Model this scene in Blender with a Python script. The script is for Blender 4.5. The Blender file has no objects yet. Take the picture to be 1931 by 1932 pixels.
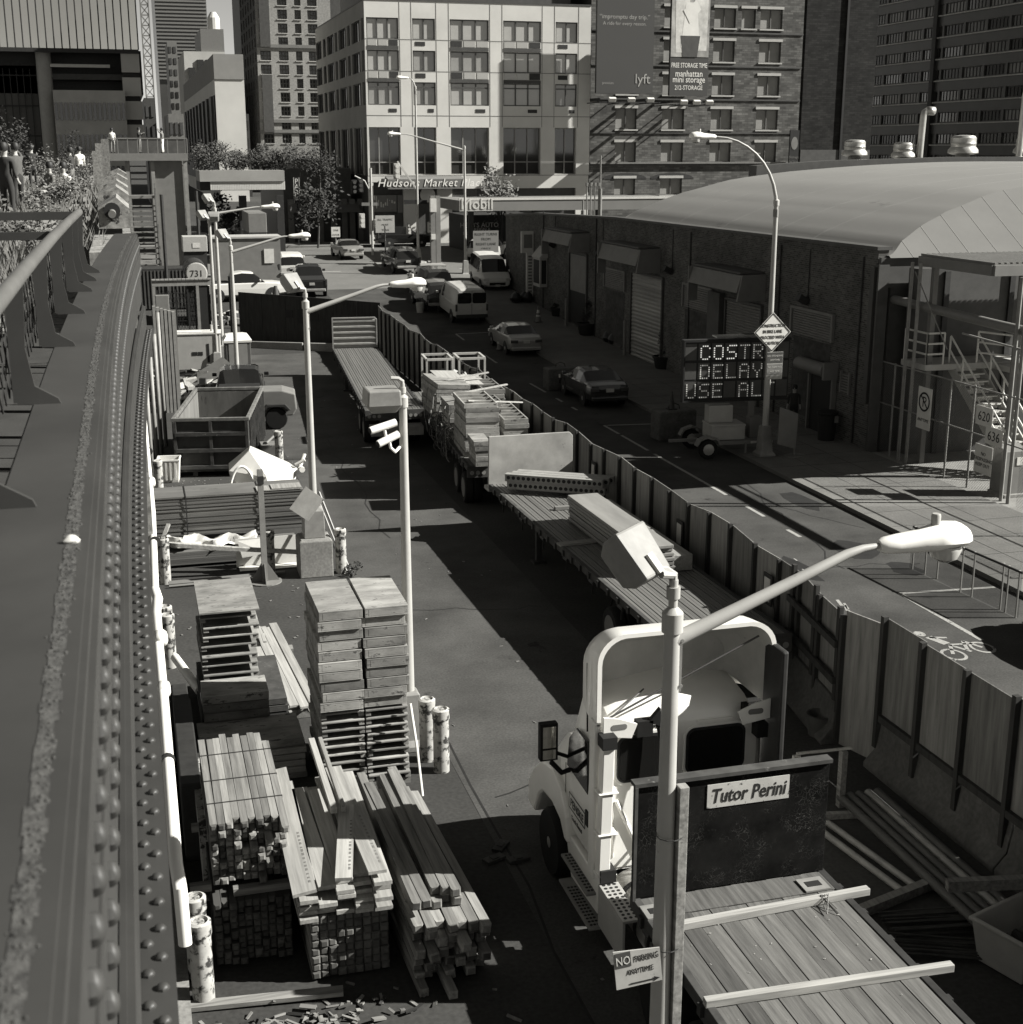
import bpy, math, random
from mathutils import Vector, Matrix, Euler
rad = math.radians
S = bpy.context.scene
COL = S.collection
R = random.Random(11)

# ------------------------------------------------------------------ camera
EYE = 10.5
PITCH = math.atan(681 / 2548.0)
YAW = rad(15.6)
cam_d = bpy.data.cameras.new('camera')
cam = bpy.data.objects.new('camera', cam_d)
COL.objects.link(cam)
cam.location = (0, 0, EYE)
cam.rotation_euler = (math.pi / 2 - PITCH, 0, -YAW)
cam_d.sensor_width = 36
cam_d.lens = 36 * 2548 / 1931
cam_d.clip_start = 0.05
cam_d.clip_end = 5000
cam_d.dof.use_dof = True
cam_d.dof.focus_distance = 24
cam_d.dof.aperture_fstop = 7.0
S.camera = cam

# ------------------------------------------------------------------ sky, sun, exposure
SUN_EL, SUN_AZ = 34.5, 106          # azimuth clockwise from the street's axis (+Y)
w = bpy.data.worlds.new('World')
S.world = w
w.use_nodes = True
nt = w.node_tree
for n in list(nt.nodes):
    nt.nodes.remove(n)
sky = nt.nodes.new('ShaderNodeTexSky')
sky.sky_type = 'NISHITA'
sky.sun_disc = False
sky.sun_elevation = rad(SUN_EL)
sky.sun_rotation = rad(SUN_AZ)
sky.altitude = 2500
sky.air_density = .7
sky.dust_density = .5
bw = nt.nodes.new('ShaderNodeRGBToBW')          # a black and white photograph: grey sky light
tint = nt.nodes.new('ShaderNodeMix')
tint.data_type = 'RGBA'
tint.blend_type = 'MULTIPLY'
tint.inputs['Factor'].default_value = 1
tint.inputs['B'].default_value = (1, .985, .93, 1)
bg = nt.nodes.new('ShaderNodeBackground')
bg.inputs['Strength'].default_value = .05
out = nt.nodes.new('ShaderNodeOutputWorld')
nt.links.new(sky.outputs[0], bw.inputs[0])
nt.links.new(bw.outputs[0], tint.inputs['A'])
nt.links.new(tint.outputs['Result'], bg.inputs['Color'])
nt.links.new(bg.outputs[0], out.inputs['Surface'])
sun_d = bpy.data.lights.new('sun', 'SUN')
sun = bpy.data.objects.new('sun', sun_d)
COL.objects.link(sun)
sun_d.energy = 5.0
sun_d.angle = rad(.5)
sun_d.color = (1, .985, .94)
to_sun = Vector((math.sin(rad(SUN_AZ)) * math.cos(rad(SUN_EL)), math.cos(rad(SUN_AZ)) * math.cos(rad(SUN_EL)), math.sin(rad(SUN_EL))))
sun.rotation_euler = to_sun.to_track_quat('Z', 'Y').to_euler()
sun.location = to_sun * 200
S.view_settings.view_transform = 'Standard'
S.view_settings.look = 'None'
S.view_settings.exposure = 1.3
S.view_settings.gamma = 1
S.render.engine = 'CYCLES'
S.cycles.max_bounces = 4
S.cycles.diffuse_bounces = 2
S.cycles.use_denoising = True

# ------------------------------------------------------------------ where a sight line meets a plane (survey of the place)
_st, _ct, _sy, _cy = math.sin(PITCH), math.cos(PITCH), math.sin(YAW), math.cos(YAW)
def ray(u, v):
    x = (u - 965.5) / 2548; y = (966 - v) / 2548
    fw = _ct + y * _st
    return (x * _cy + fw * _sy, -x * _sy + fw * _cy, y * _ct - _st)
def atZ(u, v, z):
    d = ray(u, v); t = (z - EYE) / d[2]
    return Vector((d[0] * t, d[1] * t, z))
def atY(u, v, Y):
    d = ray(u, v); t = Y / d[1]
    return Vector((d[0] * t, Y, EYE + d[2] * t))
def atX(u, v, X):
    d = ray(u, v); t = X / d[0]
    return Vector((X, d[1] * t, EYE + d[2] * t))
def gz(Y):                                # the street climbs to the avenue
    t = max(0, min(1, (Y - 60) / 55)); return 2.3 * t * t * (3 - 2 * t)
def atG(u, v):
    z = 0
    for i in range(50):
        p = atZ(u, v, z); z = gz(p.y)
    return p

# ------------------------------------------------------------------ materials (grey: the photograph is black and white)
def G(v):
    return (v, v * .985, v * .93, 1)
MATS = {}
def mat(name, v, rough=.8, var=.25, scale=3., stretch=(1, 1, 1), metal=0., bump=.0, spots=0., spot_v=.02, spot_scale=8., rnd=.0, detail=6, spec=.3, coat=0., fine=0.):
    if name in MATS:
        return MATS[name]
    m = bpy.data.materials.new(name); m.use_nodes = True
    t = m.node_tree; N = t.nodes; L = t.links
    b = N['Principled BSDF']
    b.inputs['Roughness'].default_value = rough
    b.inputs['Metallic'].default_value = metal
    b.inputs['Specular IOR Level'].default_value = spec
    b.inputs['Coat Weight'].default_value = coat
    tc = N.new('ShaderNodeTexCoord'); mp = N.new('ShaderNodeMapping')
    mp.inputs['Scale'].default_value = stretch
    L.new(tc.outputs['Object'], mp.inputs['Vector'])
    src = mp.outputs['Vector']
    if rnd:
        oi = N.new('ShaderNodeObjectInfo'); ad = N.new('ShaderNodeVectorMath'); ad.operation = 'ADD'
        ml = N.new('ShaderNodeMath'); ml.operation = 'MULTIPLY'; ml.inputs[1].default_value = 37
        L.new(oi.outputs['Random'], ml.inputs[0]); L.new(src, ad.inputs[0]); L.new(ml.outputs[0], ad.inputs[1])
        src = ad.outputs['Vector']
    no = N.new('ShaderNodeTexNoise'); no.inputs['Scale'].default_value = scale; no.inputs['Detail'].default_value = detail; no.inputs['Roughness'].default_value = .62
    L.new(src, no.inputs['Vector'])
    rp = N.new('ShaderNodeValToRGB')
    rp.color_ramp.elements[0].position = .3; rp.color_ramp.elements[1].position = .72
    rp.color_ramp.elements[0].color = G(v * (1 - var)); rp.color_ramp.elements[1].color = G(v * (1 + var))
    L.new(no.outputs['Fac'], rp.inputs['Fac'])
    colr = rp.outputs['Color']
    if fine:
        n3 = N.new('ShaderNodeTexNoise'); n3.inputs['Scale'].default_value = fine; n3.inputs['Detail'].default_value = 3
        L.new(tc.outputs['Object'], n3.inputs['Vector'])
        r3 = N.new('ShaderNodeMapRange'); r3.inputs['From Min'].default_value = .3; r3.inputs['From Max'].default_value = .7
        r3.inputs['To Min'].default_value = .8; r3.inputs['To Max'].default_value = 1.18
        L.new(n3.outputs['Fac'], r3.inputs['Value'])
        mx = N.new('ShaderNodeMix'); mx.data_type = 'RGBA'; mx.blend_type = 'MULTIPLY'; mx.inputs['Factor'].default_value = 1
        L.new(colr, mx.inputs['A']); L.new(r3.outputs['Result'], mx.inputs['B']); colr = mx.outputs['Result']
    if rnd:
        r4 = N.new('ShaderNodeMapRange'); r4.inputs['To Min'].default_value = 1 - rnd; r4.inputs['To Max'].default_value = 1 + rnd
        L.new(oi.outputs['Random'], r4.inputs['Value'])
        mx = N.new('ShaderNodeMix'); mx.data_type = 'RGBA'; mx.blend_type = 'MULTIPLY'; mx.inputs['Factor'].default_value = 1
        L.new(colr, mx.inputs['A']); L.new(r4.outputs['Result'], mx.inputs['B']); colr = mx.outputs['Result']
    if spots:
        n2 = N.new('ShaderNodeTexNoise'); n2.inputs['Scale'].default_value = spot_scale; n2.inputs['Detail'].default_value = 8; n2.inputs['Roughness'].default_value = .7
        L.new(src, n2.inputs['Vector'])
        r2 = N.new('ShaderNodeValToRGB'); r2.color_ramp.elements[0].position = .68 - spots * .3; r2.color_ramp.elements[1].position = .74 - spots * .3
        L.new(n2.outputs['Fac'], r2.inputs['Fac'])
        mx = N.new('ShaderNodeMix'); mx.data_type = 'RGBA'
        L.new(r2.outputs['Color'], mx.inputs['Factor']); L.new(colr, mx.inputs['A']); mx.inputs['B'].default_value = G(spot_v)
        colr = mx.outputs['Result']
    L.new(colr, b.inputs['Base Color'])
    if bump:
        bp = N.new('ShaderNodeBump'); bp.inputs['Strength'].default_value = bump; bp.inputs['Distance'].default_value = .02
        L.new(no.outputs['Fac'], bp.inputs['Height']); L.new(bp.outputs['Normal'], b.inputs['Normal'])
    MATS[name] = m
    return m
def brick(name, v, mortar, bw_=.22, bh=.075, axis='X', var=.3, spots=0., spot_v=.3):
    """running bond on a vertical wall whose length runs along axis"""
    m = bpy.data.materials.new(name); m.use_nodes = True
    t = m.node_tree; N = t.nodes; L = t.links; b = N['Principled BSDF']
    b.inputs['Roughness'].default_value = .9; b.inputs['Specular IOR Level'].default_value = .15
    tc = N.new('ShaderNodeTexCoord'); sp = N.new('ShaderNodeSeparateXYZ'); cb = N.new('ShaderNodeCombineXYZ')
    L.new(tc.outputs['Object'], sp.inputs[0]); L.new(sp.outputs[axis], cb.inputs['X']); L.new(sp.outputs['Z'], cb.inputs['Y'])
    br = N.new('ShaderNodeTexBrick'); br.inputs['Scale'].default_value = 1; br.inputs['Brick Width'].default_value = bw_; br.inputs['Row Height'].default_value = bh
    br.inputs['Mortar Size'].default_value = bh * .1; br.inputs['Bias'].default_value = -.1
    br.inputs['Color1'].default_value = G(v * (1 - var)); br.inputs['Color2'].default_value = G(v * (1 + var)); br.inputs['Mortar'].default_value = G(mortar)
    L.new(cb.outputs[0], br.inputs['Vector'])
    no = N.new('ShaderNodeTexNoise'); no.inputs['Scale'].default_value = .6; no.inputs['Detail'].default_value = 8; no.inputs['Roughness'].default_value = .65
    L.new(cb.outputs[0], no.inputs['Vector'])
    mr = N.new('ShaderNodeMapRange'); mr.inputs['From Min'].default_value = .3; mr.inputs['From Max'].default_value = .7; mr.inputs['To Min'].default_value = .6; mr.inputs['To Max'].default_value = 1.4
    L.new(no.outputs['Fac'], mr.inputs['Value'])
    mx = N.new('ShaderNodeMix'); mx.data_type = 'RGBA'; mx.blend_type = 'MULTIPLY'; mx.inputs['Factor'].default_value = 1
    L.new(br.outputs['Color'], mx.inputs['A']); L.new(mr.outputs['Result'], mx.inputs['B'])
    c = mx.outputs['Result']
    if spots:
        mp = N.new('ShaderNodeMapping'); mp.inputs['Scale'].default_value = (.5, 2.2, 1)
        L.new(cb.outputs[0], mp.inputs['Vector'])
        n2 = N.new('ShaderNodeTexNoise'); n2.inputs['Scale'].default_value = 1.3; n2.inputs['Detail'].default_value = 9; n2.inputs['Roughness'].default_value = .75
        L.new(mp.outputs[0], n2.inputs['Vector'])
        r2 = N.new('ShaderNodeValToRGB'); r2.color_ramp.elements[0].position = .6; r2.color_ramp.elements[1].position = .68
        r2.color_ramp.elements[1].color = (spots, spots, spots, 1)
        L.new(n2.outputs['Fac'], r2.inputs['Fac'])
        m2 = N.new('ShaderNodeMix'); m2.data_type = 'RGBA'
        L.new(r2.outputs['Color'], m2.inputs['Factor']); L.new(c, m2.inputs['A']); m2.inputs['B'].default_value = G(spot_v); c = m2.outputs['Result']
    L.new(c, b.inputs['Base Color'])
    MATS[name] = m
    return m
def glass(name, v=.02, rough=.08, spec=.6):
    m = mat(name, v, rough=rough, var=.15, scale=.7, spec=spec)
    return m
def emit(name, s):
    m = bpy.data.materials.new(name); m.use_nodes = True
    b = m.node_tree.nodes['Principled BSDF']; b.inputs['Base Color'].default_value = G(.6); b.inputs['Emission Color'].default_value = G(1); b.inputs['Emission Strength'].default_value = s
    MATS[name] = m; return m

M_asphalt = mat('asphalt', .042, .9, .22, .35, bump=.1, fine=14., detail=9, spots=.12, spot_v=.028, spot_scale=.55, spec=.15)
M_road = mat('road_asphalt', .056, .9, .38, .45, bump=.1, fine=22., detail=10, spots=.2, spot_v=.022, spot_scale=.7, spec=.15)
M_conc = mat('concrete', .2, .9, .2, 1.2, bump=.1, fine=20., spots=.1, spot_v=.12, spot_scale=1.5, spec=.15)
M_walk = mat('sidewalk_concrete', .14, .9, .16, .8, bump=.05, fine=25., spots=.12, spot_v=.09, spot_scale=1.1, spec=.15)
M_steel = mat('painted_girder_steel', .037, .5, .2, 1.6, bump=.04, spots=.1, spot_v=.03, spot_scale=3.2, spec=.35)
M_grit = mat('grit', .055, .95, .5, 30., bump=.6, spots=.35, spot_v=.02, spot_scale=22)
M_speck = mat('speckled_gravel', .2, .95, .6, 7., bump=.4, spots=.45, spot_v=.015, spot_scale=5.5)
M_wood = mat('weathered_timber', .18, .85, .42, 16., (1, .05, 1), bump=.15, rnd=.3, spots=.1, spot_v=.07, spot_scale=6, spec=.15)
M_woodx = mat('weathered_timber_crosswise', .18, .85, .42, 16., (.05, 1, 1), bump=.15, rnd=.25, spots=.1, spot_v=.07, spot_scale=6, spec=.15)
M_woodl = mat('fresh_timber', .28, .8, .3, 18., (1, .04, 1), bump=.08, rnd=.2, spots=.06, spot_v=.12, spot_scale=7, spec=.15)
M_woodlx = mat('fresh_timber_crosswise', .28, .8, .3, 18., (.04, 1, 1), bump=.08, rnd=.2, spec=.15)
M_form = mat('plywood_formwork', .22, .85, .45, 3.5, (.5, 1.4, 1), bump=.2, rnd=.3, spots=.34, spot_v=.07, spot_scale=7, spec=.15)
M_woodshade = mat('shade_toned_timber', .055, .9, .3, 3., (1, .12, 1), bump=.1, rnd=.3, spec=.1)  # lower bundle's wood darkened in place of a shadow that misses it
M_endgrain = mat('timber_end', .12, .9, .4, 9., rnd=.6, spec=.1)  # timber ends toned down as well, standing in for missing shade
M_ply = mat('hoarding_plywood', .16, .85, .35, 3., (3, 3, .25), bump=.12, rnd=.28, spots=.12, spot_v=.05, spot_scale=5, spec=.15)
M_deck = mat('truck_deck_planks', .12, .8, .3, 2.5, (2, .18, 1), bump=.15, rnd=0, spots=.08, spot_v=.05, spot_scale=5, fine=25., spec=.2)
M_galv = mat('galvanised_steel', .33, .5, .08, 3., metal=.0, spec=.5, spots=.02, spot_v=.22)
M_galvd = mat('dull_galvanised_steel', .2, .55, .2, 4., spec=.4)
M_white = mat('white_paint', .75, .35, .05, 1.5, spec=.5, coat=.3)
M_whited = mat('soiled_white_paint', .55, .6, .12, 3., spots=.1, spot_v=.12, spot_scale=4., spec=.3)
M_black = mat('black_rubber', .012, .8, .2, 4., spec=.2)
M_dark = mat('dark_steel', .025, .6, .3, 5., spec=.35)
M_rust = mat('rusty_steel', .05, .85, .45, 3., bump=.1, spots=.2, spot_v=.13, spot_scale=4.)
M_alu = mat('aluminium', .45, .38, .15, 3., metal=.6, spec=.5)
M_glass = glass('dark_glass', .012, .06, .6)
M_glassb = glass('window_glass', .03, .05, .8)
M_gray = mat('grey_paint', .15, .6, .12, 2.)
M_grayd = mat('dark_grey_paint', .06, .6, .2, 2.)
M_grayl = mat('light_grey_paint', .33, .6, .1, 2.)
M_plast = mat('white_plastic', .7, .45, .05, 2., spec=.4)
M_sign = mat('sign_white', .5, .6, .08, 4.)
M_ink = mat('black_ink', .015, .7, .1, 4.)
M_leaf = mat('foliage', .12, .7, .5, .9, rnd=.1, detail=4, spec=.2)
M_leafm = mat('tree_foliage', .055, .7, .5, .9, rnd=.1, detail=4, spec=.2)
M_leafd = mat('dark_foliage', .035, .7, .5, .9, rnd=.1, detail=4, spec=.2)
M_bark = mat('bark', .06, .9, .3, 6.)
M_line = mat('road_paint', .27, .85, .35, 6., spots=.42, spot_v=.07, spot_scale=6.)
M_skin = mat('skin', .28, .6, .05, 3.)
M_cloth = mat('dark_cloth', .03, .9, .2, 5.)
M_clothw = mat('white_cloth', .7, .9, .08, 5.)
M_clothg = mat('grey_cloth', .14, .9, .2, 5.)
M_hair = mat('hair', .02, .6, .3, 9.)

# ------------------------------------------------------------------ mesh builder
class MB:
    def __init__(s):
        s.v = []; s.f = []; s.m = []
    def add(s, vs, fs, m=0):
        o = len(s.v)
        s.v += [tuple(p) for p in vs]
        for f in fs:
            s.f.append(tuple(i + o for i in f)); s.m.append(m)
        return s
    def box(s, x0, x1, y0, y1, z0, z1, m=0):
        return s.add([(x0, y0, z0), (x1, y0, z0), (x1, y1, z0), (x0, y1, z0), (x0, y0, z1), (x1, y0, z1), (x1, y1, z1), (x0, y1, z1)],
                     [(0, 3, 2, 1), (4, 5, 6, 7), (0, 1, 5, 4), (1, 2, 6, 5), (2, 3, 7, 6), (3, 0, 4, 7)], m)
    def cbox(s, c, size, rot=(0, 0, 0), m=0):
        E = Euler(rot).to_matrix(); c = Vector(c); h = Vector(size) / 2
        vs = [c + E @ Vector((sx * h.x, sy * h.y, sz * h.z)) for sz in (-1, 1) for sx, sy in ((-1, -1), (1, -1), (1, 1), (-1, 1))]
        return s.add(vs, [(0, 3, 2, 1), (4, 5, 6, 7), (0, 1, 5, 4), (1, 2, 6, 5), (2, 3, 7, 6), (3, 0, 4, 7)], m)
    def bar(s, p, q, w, h=None, m=0, up=(0, 0, 1)):
        p = Vector(p); q = Vector(q); h = h or w
        d = (q - p).normalized(); up = Vector(up)
        if abs(d.dot(up)) > .98: up = Vector((0, 1, 0))
        a = d.cross(up).normalized(); b = a.cross(d)
        vs = [e + a * (i * w / 2) + b * (j * h / 2) for e in (p, q) for i, j in ((-1, -1), (1, -1), (1, 1), (-1, 1))]
        return s.add(vs, [(0, 1, 2, 3), (7, 6, 5, 4), (0, 4, 5, 1), (1, 5, 6, 2), (2, 6, 7, 3), (3, 7, 4, 0)], m)
    def tube(s, pts, r, n=8, m=0, caps=True):
        pts = [Vector(p) for p in pts]; k = len(pts)
        rs = r if isinstance(r, (list, tuple)) else [r] * k
        d0 = (pts[1] - pts[0]).normalized()
        ref = Vector((0, 0, 1)) if abs(d0.z) < .9 else Vector((0, 1, 0))
        a = d0.cross(ref).normalized()
        vs = []
        for i, p in enumerate(pts):
            d = (pts[min(i + 1, k - 1)] - pts[max(i - 1, 0)]).normalized()
            a = (a - d * a.dot(d)).normalized(); b = d.cross(a)
            for j in range(n):
                t = 2 * math.pi * j / n
                vs.append(p + (a * math.cos(t) + b * math.sin(t)) * rs[i])
        fs = [(i * n + j, i * n + (j + 1) % n, (i + 1) * n + (j + 1) % n, (i + 1) * n + j) for i in range(k - 1) for j in range(n)]
        if caps:
            fs += [tuple(range(n - 1, -1, -1)), tuple((k - 1) * n + j for j in range(n))]
        return s.add(vs, fs, m)
    def lathe(s, prof, n=16, c=(0, 0, 0), rot=(0, 0, 0), m=0, sx=1., sy=1.):
        E = Euler(rot).to_matrix(); c = Vector(c); vs = []
        for r, z in prof:
            for j in range(n):
                t = 2 * math.pi * j / n
                vs.append(c + E @ Vector((r * math.cos(t) * sx, r * math.sin(t) * sy, z)))
        k = len(prof)
        fs = [(i * n + j, i * n + (j + 1) % n, (i + 1) * n + (j + 1) % n, (i + 1) * n + j) for i in range(k - 1) for j in range(n)]
        fs += [tuple(range(n - 1, -1, -1)), tuple((k - 1) * n + j for j in range(n))]
        return s.add(vs, fs, m)
    def prism(s, poly, axis, a, b, m=0):
        """poly in the plane normal to axis ('x': (y,z), 'y': (x,z), 'z': (x,y))"""
        def P(p, t):
            return (t, p[0], p[1]) if axis == 'x' else (p[0], t, p[1]) if axis == 'y' else (p[0], p[1], t)
        n = len(poly)
        vs = [P(p, a) for p in poly] + [P(p, b) for p in poly]
        fs = [tuple(range(n)), tuple(range(2 * n - 1, n - 1, -1))] + [(i, i + n, (i + 1) % n + n, (i + 1) % n) for i in range(n)]
        return s.add(vs, fs, m)
    def loft(s, rings, m=0, closed=True, caps=True):
        n = len(rings[0]); vs = [p for r in rings for p in r]; k = len(rings)
        e = n if closed else n - 1
        fs = [(i * n + j, i * n + (j + 1) % n, (i + 1) * n + (j + 1) % n, (i + 1) * n + j) for i in range(k - 1) for j in range(e)]
        if caps:
            fs += [tuple(range(n - 1, -1, -1)), tuple((k - 1) * n + j for j in range(n))]
        return s.add(vs, fs, m)
    def quad(s, a, b, c, d, m=0):
        return s.add([a, b, c, d], [(0, 1, 2, 3)], m)
    def build(s, name, mats, parent=None, smooth=False, bevel=0., fix=True, loc=None, rz=0):
        me = bpy.data.meshes.new(name)
        me.from_pydata(s.v, [], s.f)
        for mm in (mats if isinstance(mats, (list, tuple)) else [mats]):
            me.materials.append(mm)
        me.polygons.foreach_set('material_index', s.m)
        if fix:
            import bmesh
            bm = bmesh.new(); bm.from_mesh(me); bmesh.ops.recalc_face_normals(bm, faces=bm.faces); bm.to_mesh(me); bm.free()
        if smooth:
            me.polygons.foreach_set('use_smooth', [True] * len(me.polygons))
            me.set_sharp_from_angle(angle=rad(38))
        me.update()
        o = bpy.data.objects.new(name, me)
        COL.objects.link(o)
        if parent: o.parent = parent
        if loc is not None: o.location = loc
        if rz: o.rotation_euler = (0, 0, rz)
        if bevel:
            b = o.modifiers.new('bevel', 'BEVEL'); b.width = bevel; b.segments = 2; b.limit_method = 'ANGLE'; b.angle_limit = rad(40)
        return o
def tag(o, label, cat, group=None):
    o['label'] = label; o['category'] = cat
    if group: o['group'] = group
    return o
def struct(o):
    o['kind'] = 'structure'; return o
def stuff(o):
    o['kind'] = 'stuff'; return o
def thing(name, label, cat, loc=(0, 0, 0), rz=0, group=None):
    o = bpy.data.objects.new(name, None); COL.objects.link(o)
    o.empty_display_size = .3
    o.location = loc; o.rotation_euler = (0, 0, rz)
    return tag(o, label, cat, group)
def dup(o, loc, rz=None, label=None, group=None):
    def cp(x, par):
        c = x.copy(); COL.objects.link(c)
        if par: c.parent = par
        for ch in x.children: cp(ch, c)
        return c
    c = cp(o, None); c.location = loc
    if rz is not None: c.rotation_euler = (0, 0, rz)
    if label: c['label'] = label
    if group: c['group'] = group
    return c
def text_into(mb, txt, size, origin, U, V, depth=.004, m=0, align='CENTER', shear=0., spacing=1., xs=1., bold=0.):
    """lettering as mesh: origin = middle of the base line, U reading direction, V up"""
    cu = bpy.data.curves.new('t', 'FONT'); cu.body = txt; cu.size = size; cu.align_x = align; cu.extrude = depth; cu.shear = shear; cu.space_character = spacing
    cu.resolution_u = 2; cu.offset = bold * size
    o = bpy.data.objects.new('t', cu); COL.objects.link(o)
    dg = bpy.context.evaluated_depsgraph_get()
    me = bpy.data.meshes.new_from_object(o.evaluated_get(dg))
    U = Vector(U).normalized(); V = Vector(V).normalized(); W = U.cross(V); origin = Vector(origin)
    mb.add([origin + U * (v.co.x * xs) + V * v.co.y + W * v.co.z for v in me.vertices], [tuple(p.vertices) for p in me.polygons], m)
    bpy.data.objects.remove(o); bpy.data.curves.remove(cu); bpy.data.meshes.remove(me)
def rrect(w, h, r, n=5):
    pts = []
    for cx, cy, a0 in ((w / 2 - r, h / 2 - r, 0), (-w / 2 + r, h / 2 - r, 90), (-w / 2 + r, -h / 2 + r, 180), (w / 2 - r, -h / 2 + r, 270)):
        for i in range(n + 1):
            a = rad(a0 + 90 * i / n); pts.append((cx + r * math.cos(a), cy + r * math.sin(a)))
    return pts
def shift(poly, dx, dy):
    return [(x + dx, y + dy) for x, y in poly]

# ================================================================== GROUND AND STREET
def sheet(name, x0, x1, y0, y1, dz, m, kind='structure'):
    ys = [y0] + [y for y in [60 + 2.5 * i for i in range(23)] if y0 < y < y1] + [y1]
    mb = MB(); vs = []
    for y in ys:
        vs += [(x0, y, gz(y) + dz), (x1, y, gz(y) + dz)]
    mb.add(vs, [(2 * i, 2 * i + 1, 2 * i + 3, 2 * i + 2) for i in range(len(ys) - 1)])
    return struct(mb.build(name, m))
def slab(name, x0, x1, y0, y1, h, m, step=2.5):
    ys = [y0] + [y for y in [60 + step * i for i in range(23)] if y0 < y < y1] + [y1]
    mb = MB(); n = len(ys)
    mb.loft([[(x0, y, gz(y) - .05), (x1, y, gz(y) - .05), (x1, y, gz(y) + h), (x0, y, gz(y) + h)] for y in ys])
    return struct(mb.build(name, m))
sheet('ground', -3000, 3000, -300, 3500, 0, M_asphalt)
sheet('street', 12.5, 20.4, -40, 99, .004, mat('street_asphalt', .054, .9, .38, .45, bump=.1, fine=22., detail=10, spots=.2, spot_v=.02, spot_scale=.7, spec=.12))
sheet('avenue', -80, 160, 92, 121.0, .008, mat('avenue_asphalt', .12, .9, .2, .25, fine=20., detail=8, spots=.12, spot_v=.05, spot_scale=.5, spec=.15))
sheet('yard_pavement', 4.9, 9.2, -10, 71, .004, M_road)
slab('sidewalk', 20.4, 24.98, -40, 98, .13, M_walk)
slab('far_sidewalk', -60, 150, 121.0, 126.0, .14, M_walk)
slab('yard_sidewalk', 12.6, 14.2, 56, 78, .1, M_conc)
slab('traffic_island', 18.2, 23.2, 101.5, 104.5, .16, M_conc)
slab('corner_lot', 25.0, 60, 15, 42.0, .1, M_conc)
slab('yard_curb', -.2, .1, 9, 44, .12, M_conc)
jt = MB()                                    # joints between the sidewalk slabs, tar seams and patches in the road
for k in range(40):
    y = 22 + k * 1.55
    jt.box(20.45, 24.95, y, y + .018, gz(y) + .1302, gz(y) + .1335) if y < 60 else None
for x in (21.9, 23.4): jt.box(x, x + .018, 20, 60, .1302, .1335)
struct(jt.build('sidewalk_joints', mat('joint', .05, .9, .3, 3.)))
pt = MB()
for x, y, a, b in ((15.2, 36, .5, 1.6), (18.6, 31.5, .7, .9), (16.2, 30.3, .35, 1.2), (13.9, 34.4, .5, .5), (19.6, 36.8, .5, 1.3), (14.6, 27, .6, .8), (7.4, 20.5, .2, .9), (18.9, 29.6, .45, .6)):
    n = 11; c = [(x + a * R.uniform(.7, 1.15) * math.cos(6.283 * k / n), y + b * R.uniform(.7, 1.15) * math.sin(6.283 * k / n), .0062) for k in range(n)]
    pt.add(c, [tuple(range(n))])
def crack(x, y, x1, y1, n=14, w=.02):
    p = Vector((x, y, 0)); q = Vector((x1, y1, 0)); o = (q - p).normalized(); o = Vector((-o.y, o.x, 0)); pr = None
    for k in range(n + 1):
        c = p.lerp(q, k / n) + o * R.gauss(0, .09); c.z = gz(c.y) + .0066
        if pr is not None: pt.quad(pr - o * w, pr + o * w, c + o * w, c - o * w)
        pr = c
for a in ((5.0, 12, 4.85, 36), (13.2, 21, 13.6, 41), (19.2, 41, 17.3, 30), (16.4, 41.5, 19.8, 33.3), (14.2, 38, 19.9, 36.2), (5.3, 20, 9, 21.5), (4.9, 30, 8.9, 29.2), (6.5, 36, 6.7, 50), (13.4, 31, 19.5, 29.8), (15.5, 26, 14.2, 21)): crack(*a)
struct(pt.build('tar_patches', mat('tar', .016, .75, .3, 3., spec=.25)))
# painted markings, 4 mm above the asphalt
mk = MB()
def stripe(x0, y0, x1, y1, w=.12):
    p = Vector((x0, y0, 0)); q = Vector((x1, y1, 0)); n = (q - p).normalized(); a = Vector((-n.y, n.x, 0)) * w / 2
    f = lambda t: Vector((t.x, t.y, gz(t.y) + .009))
    mk.quad(f(p - a), f(p + a), f(q + a), f(q - a))
for y0, y1 in ((24.4, 27.8), (33, 33.8), (35.3, 36.6), (38, 44.2), (44.8, 47.6), (47.9, 49.6), (53, 53.7), (55, 55.9), (57.5, 60), (66, 68.5), (73, 75)):
    stripe(17.65, y0, 17.65, y1)
for x0, y0, x1, y1 in ((17.65, 27.8, 20.2, 27.6), (17.65, 49.6, 20.3, 49.3), (17.65, 75, 20.2, 75.1)):
    stripe(x0, y0, x1, y1)
for i in range(9):
    stripe(15.35, 24 + i * 1.6, 15.35, 24.7 + i * 1.6, .1)
for i in range(26):
    a, b = R.uniform(13.6, 16.6), R.uniform(21, 40)
    stripe(a, b, a + R.uniform(-.05, .05), b + R.uniform(.15, .4), R.uniform(.02, .06))
for i in range(9):
    a, b = R.uniform(15.2, 15.9), R.uniform(25.5, 27.6)
    stripe(a, b, a + R.uniform(-.1, .2), b + R.uniform(.2, .5), R.uniform(.04, .1))
stripe(-40, 100.5, 15, 100.5, .25)
stripe(24, 100.5, 100, 100.5, .25)
struct(mk.build('road_markings', M_line))
bk = MB()                                  # bicycle lane symbol, read by riders coming along the street
def ring(cx, cy, ro, ri, n=22):
    vs = []
    for j in range(n):
        t = 2 * math.pi * j / n
        vs += [(cx + ro * math.cos(t), cy + ro * 1.35 * math.sin(t), .009), (cx + ri * math.cos(t), cy + ri * 1.35 * math.sin(t), .009)]
    bk.add(vs, [(2 * j, 2 * j + 1, (2 * j + 3) % (2 * n), (2 * j + 2) % (2 * n)) for j in range(n)])
def bl(x0, y0, x1, y1, w):
    p = Vector((x0, y0, .009)); q = Vector((x1, y1, .009)); n = (q - p).normalized(); a = Vector((-n.y, n.x, 0)) * w / 2
    bk.quad(p - a, p + a, q + a, q - a)
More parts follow.
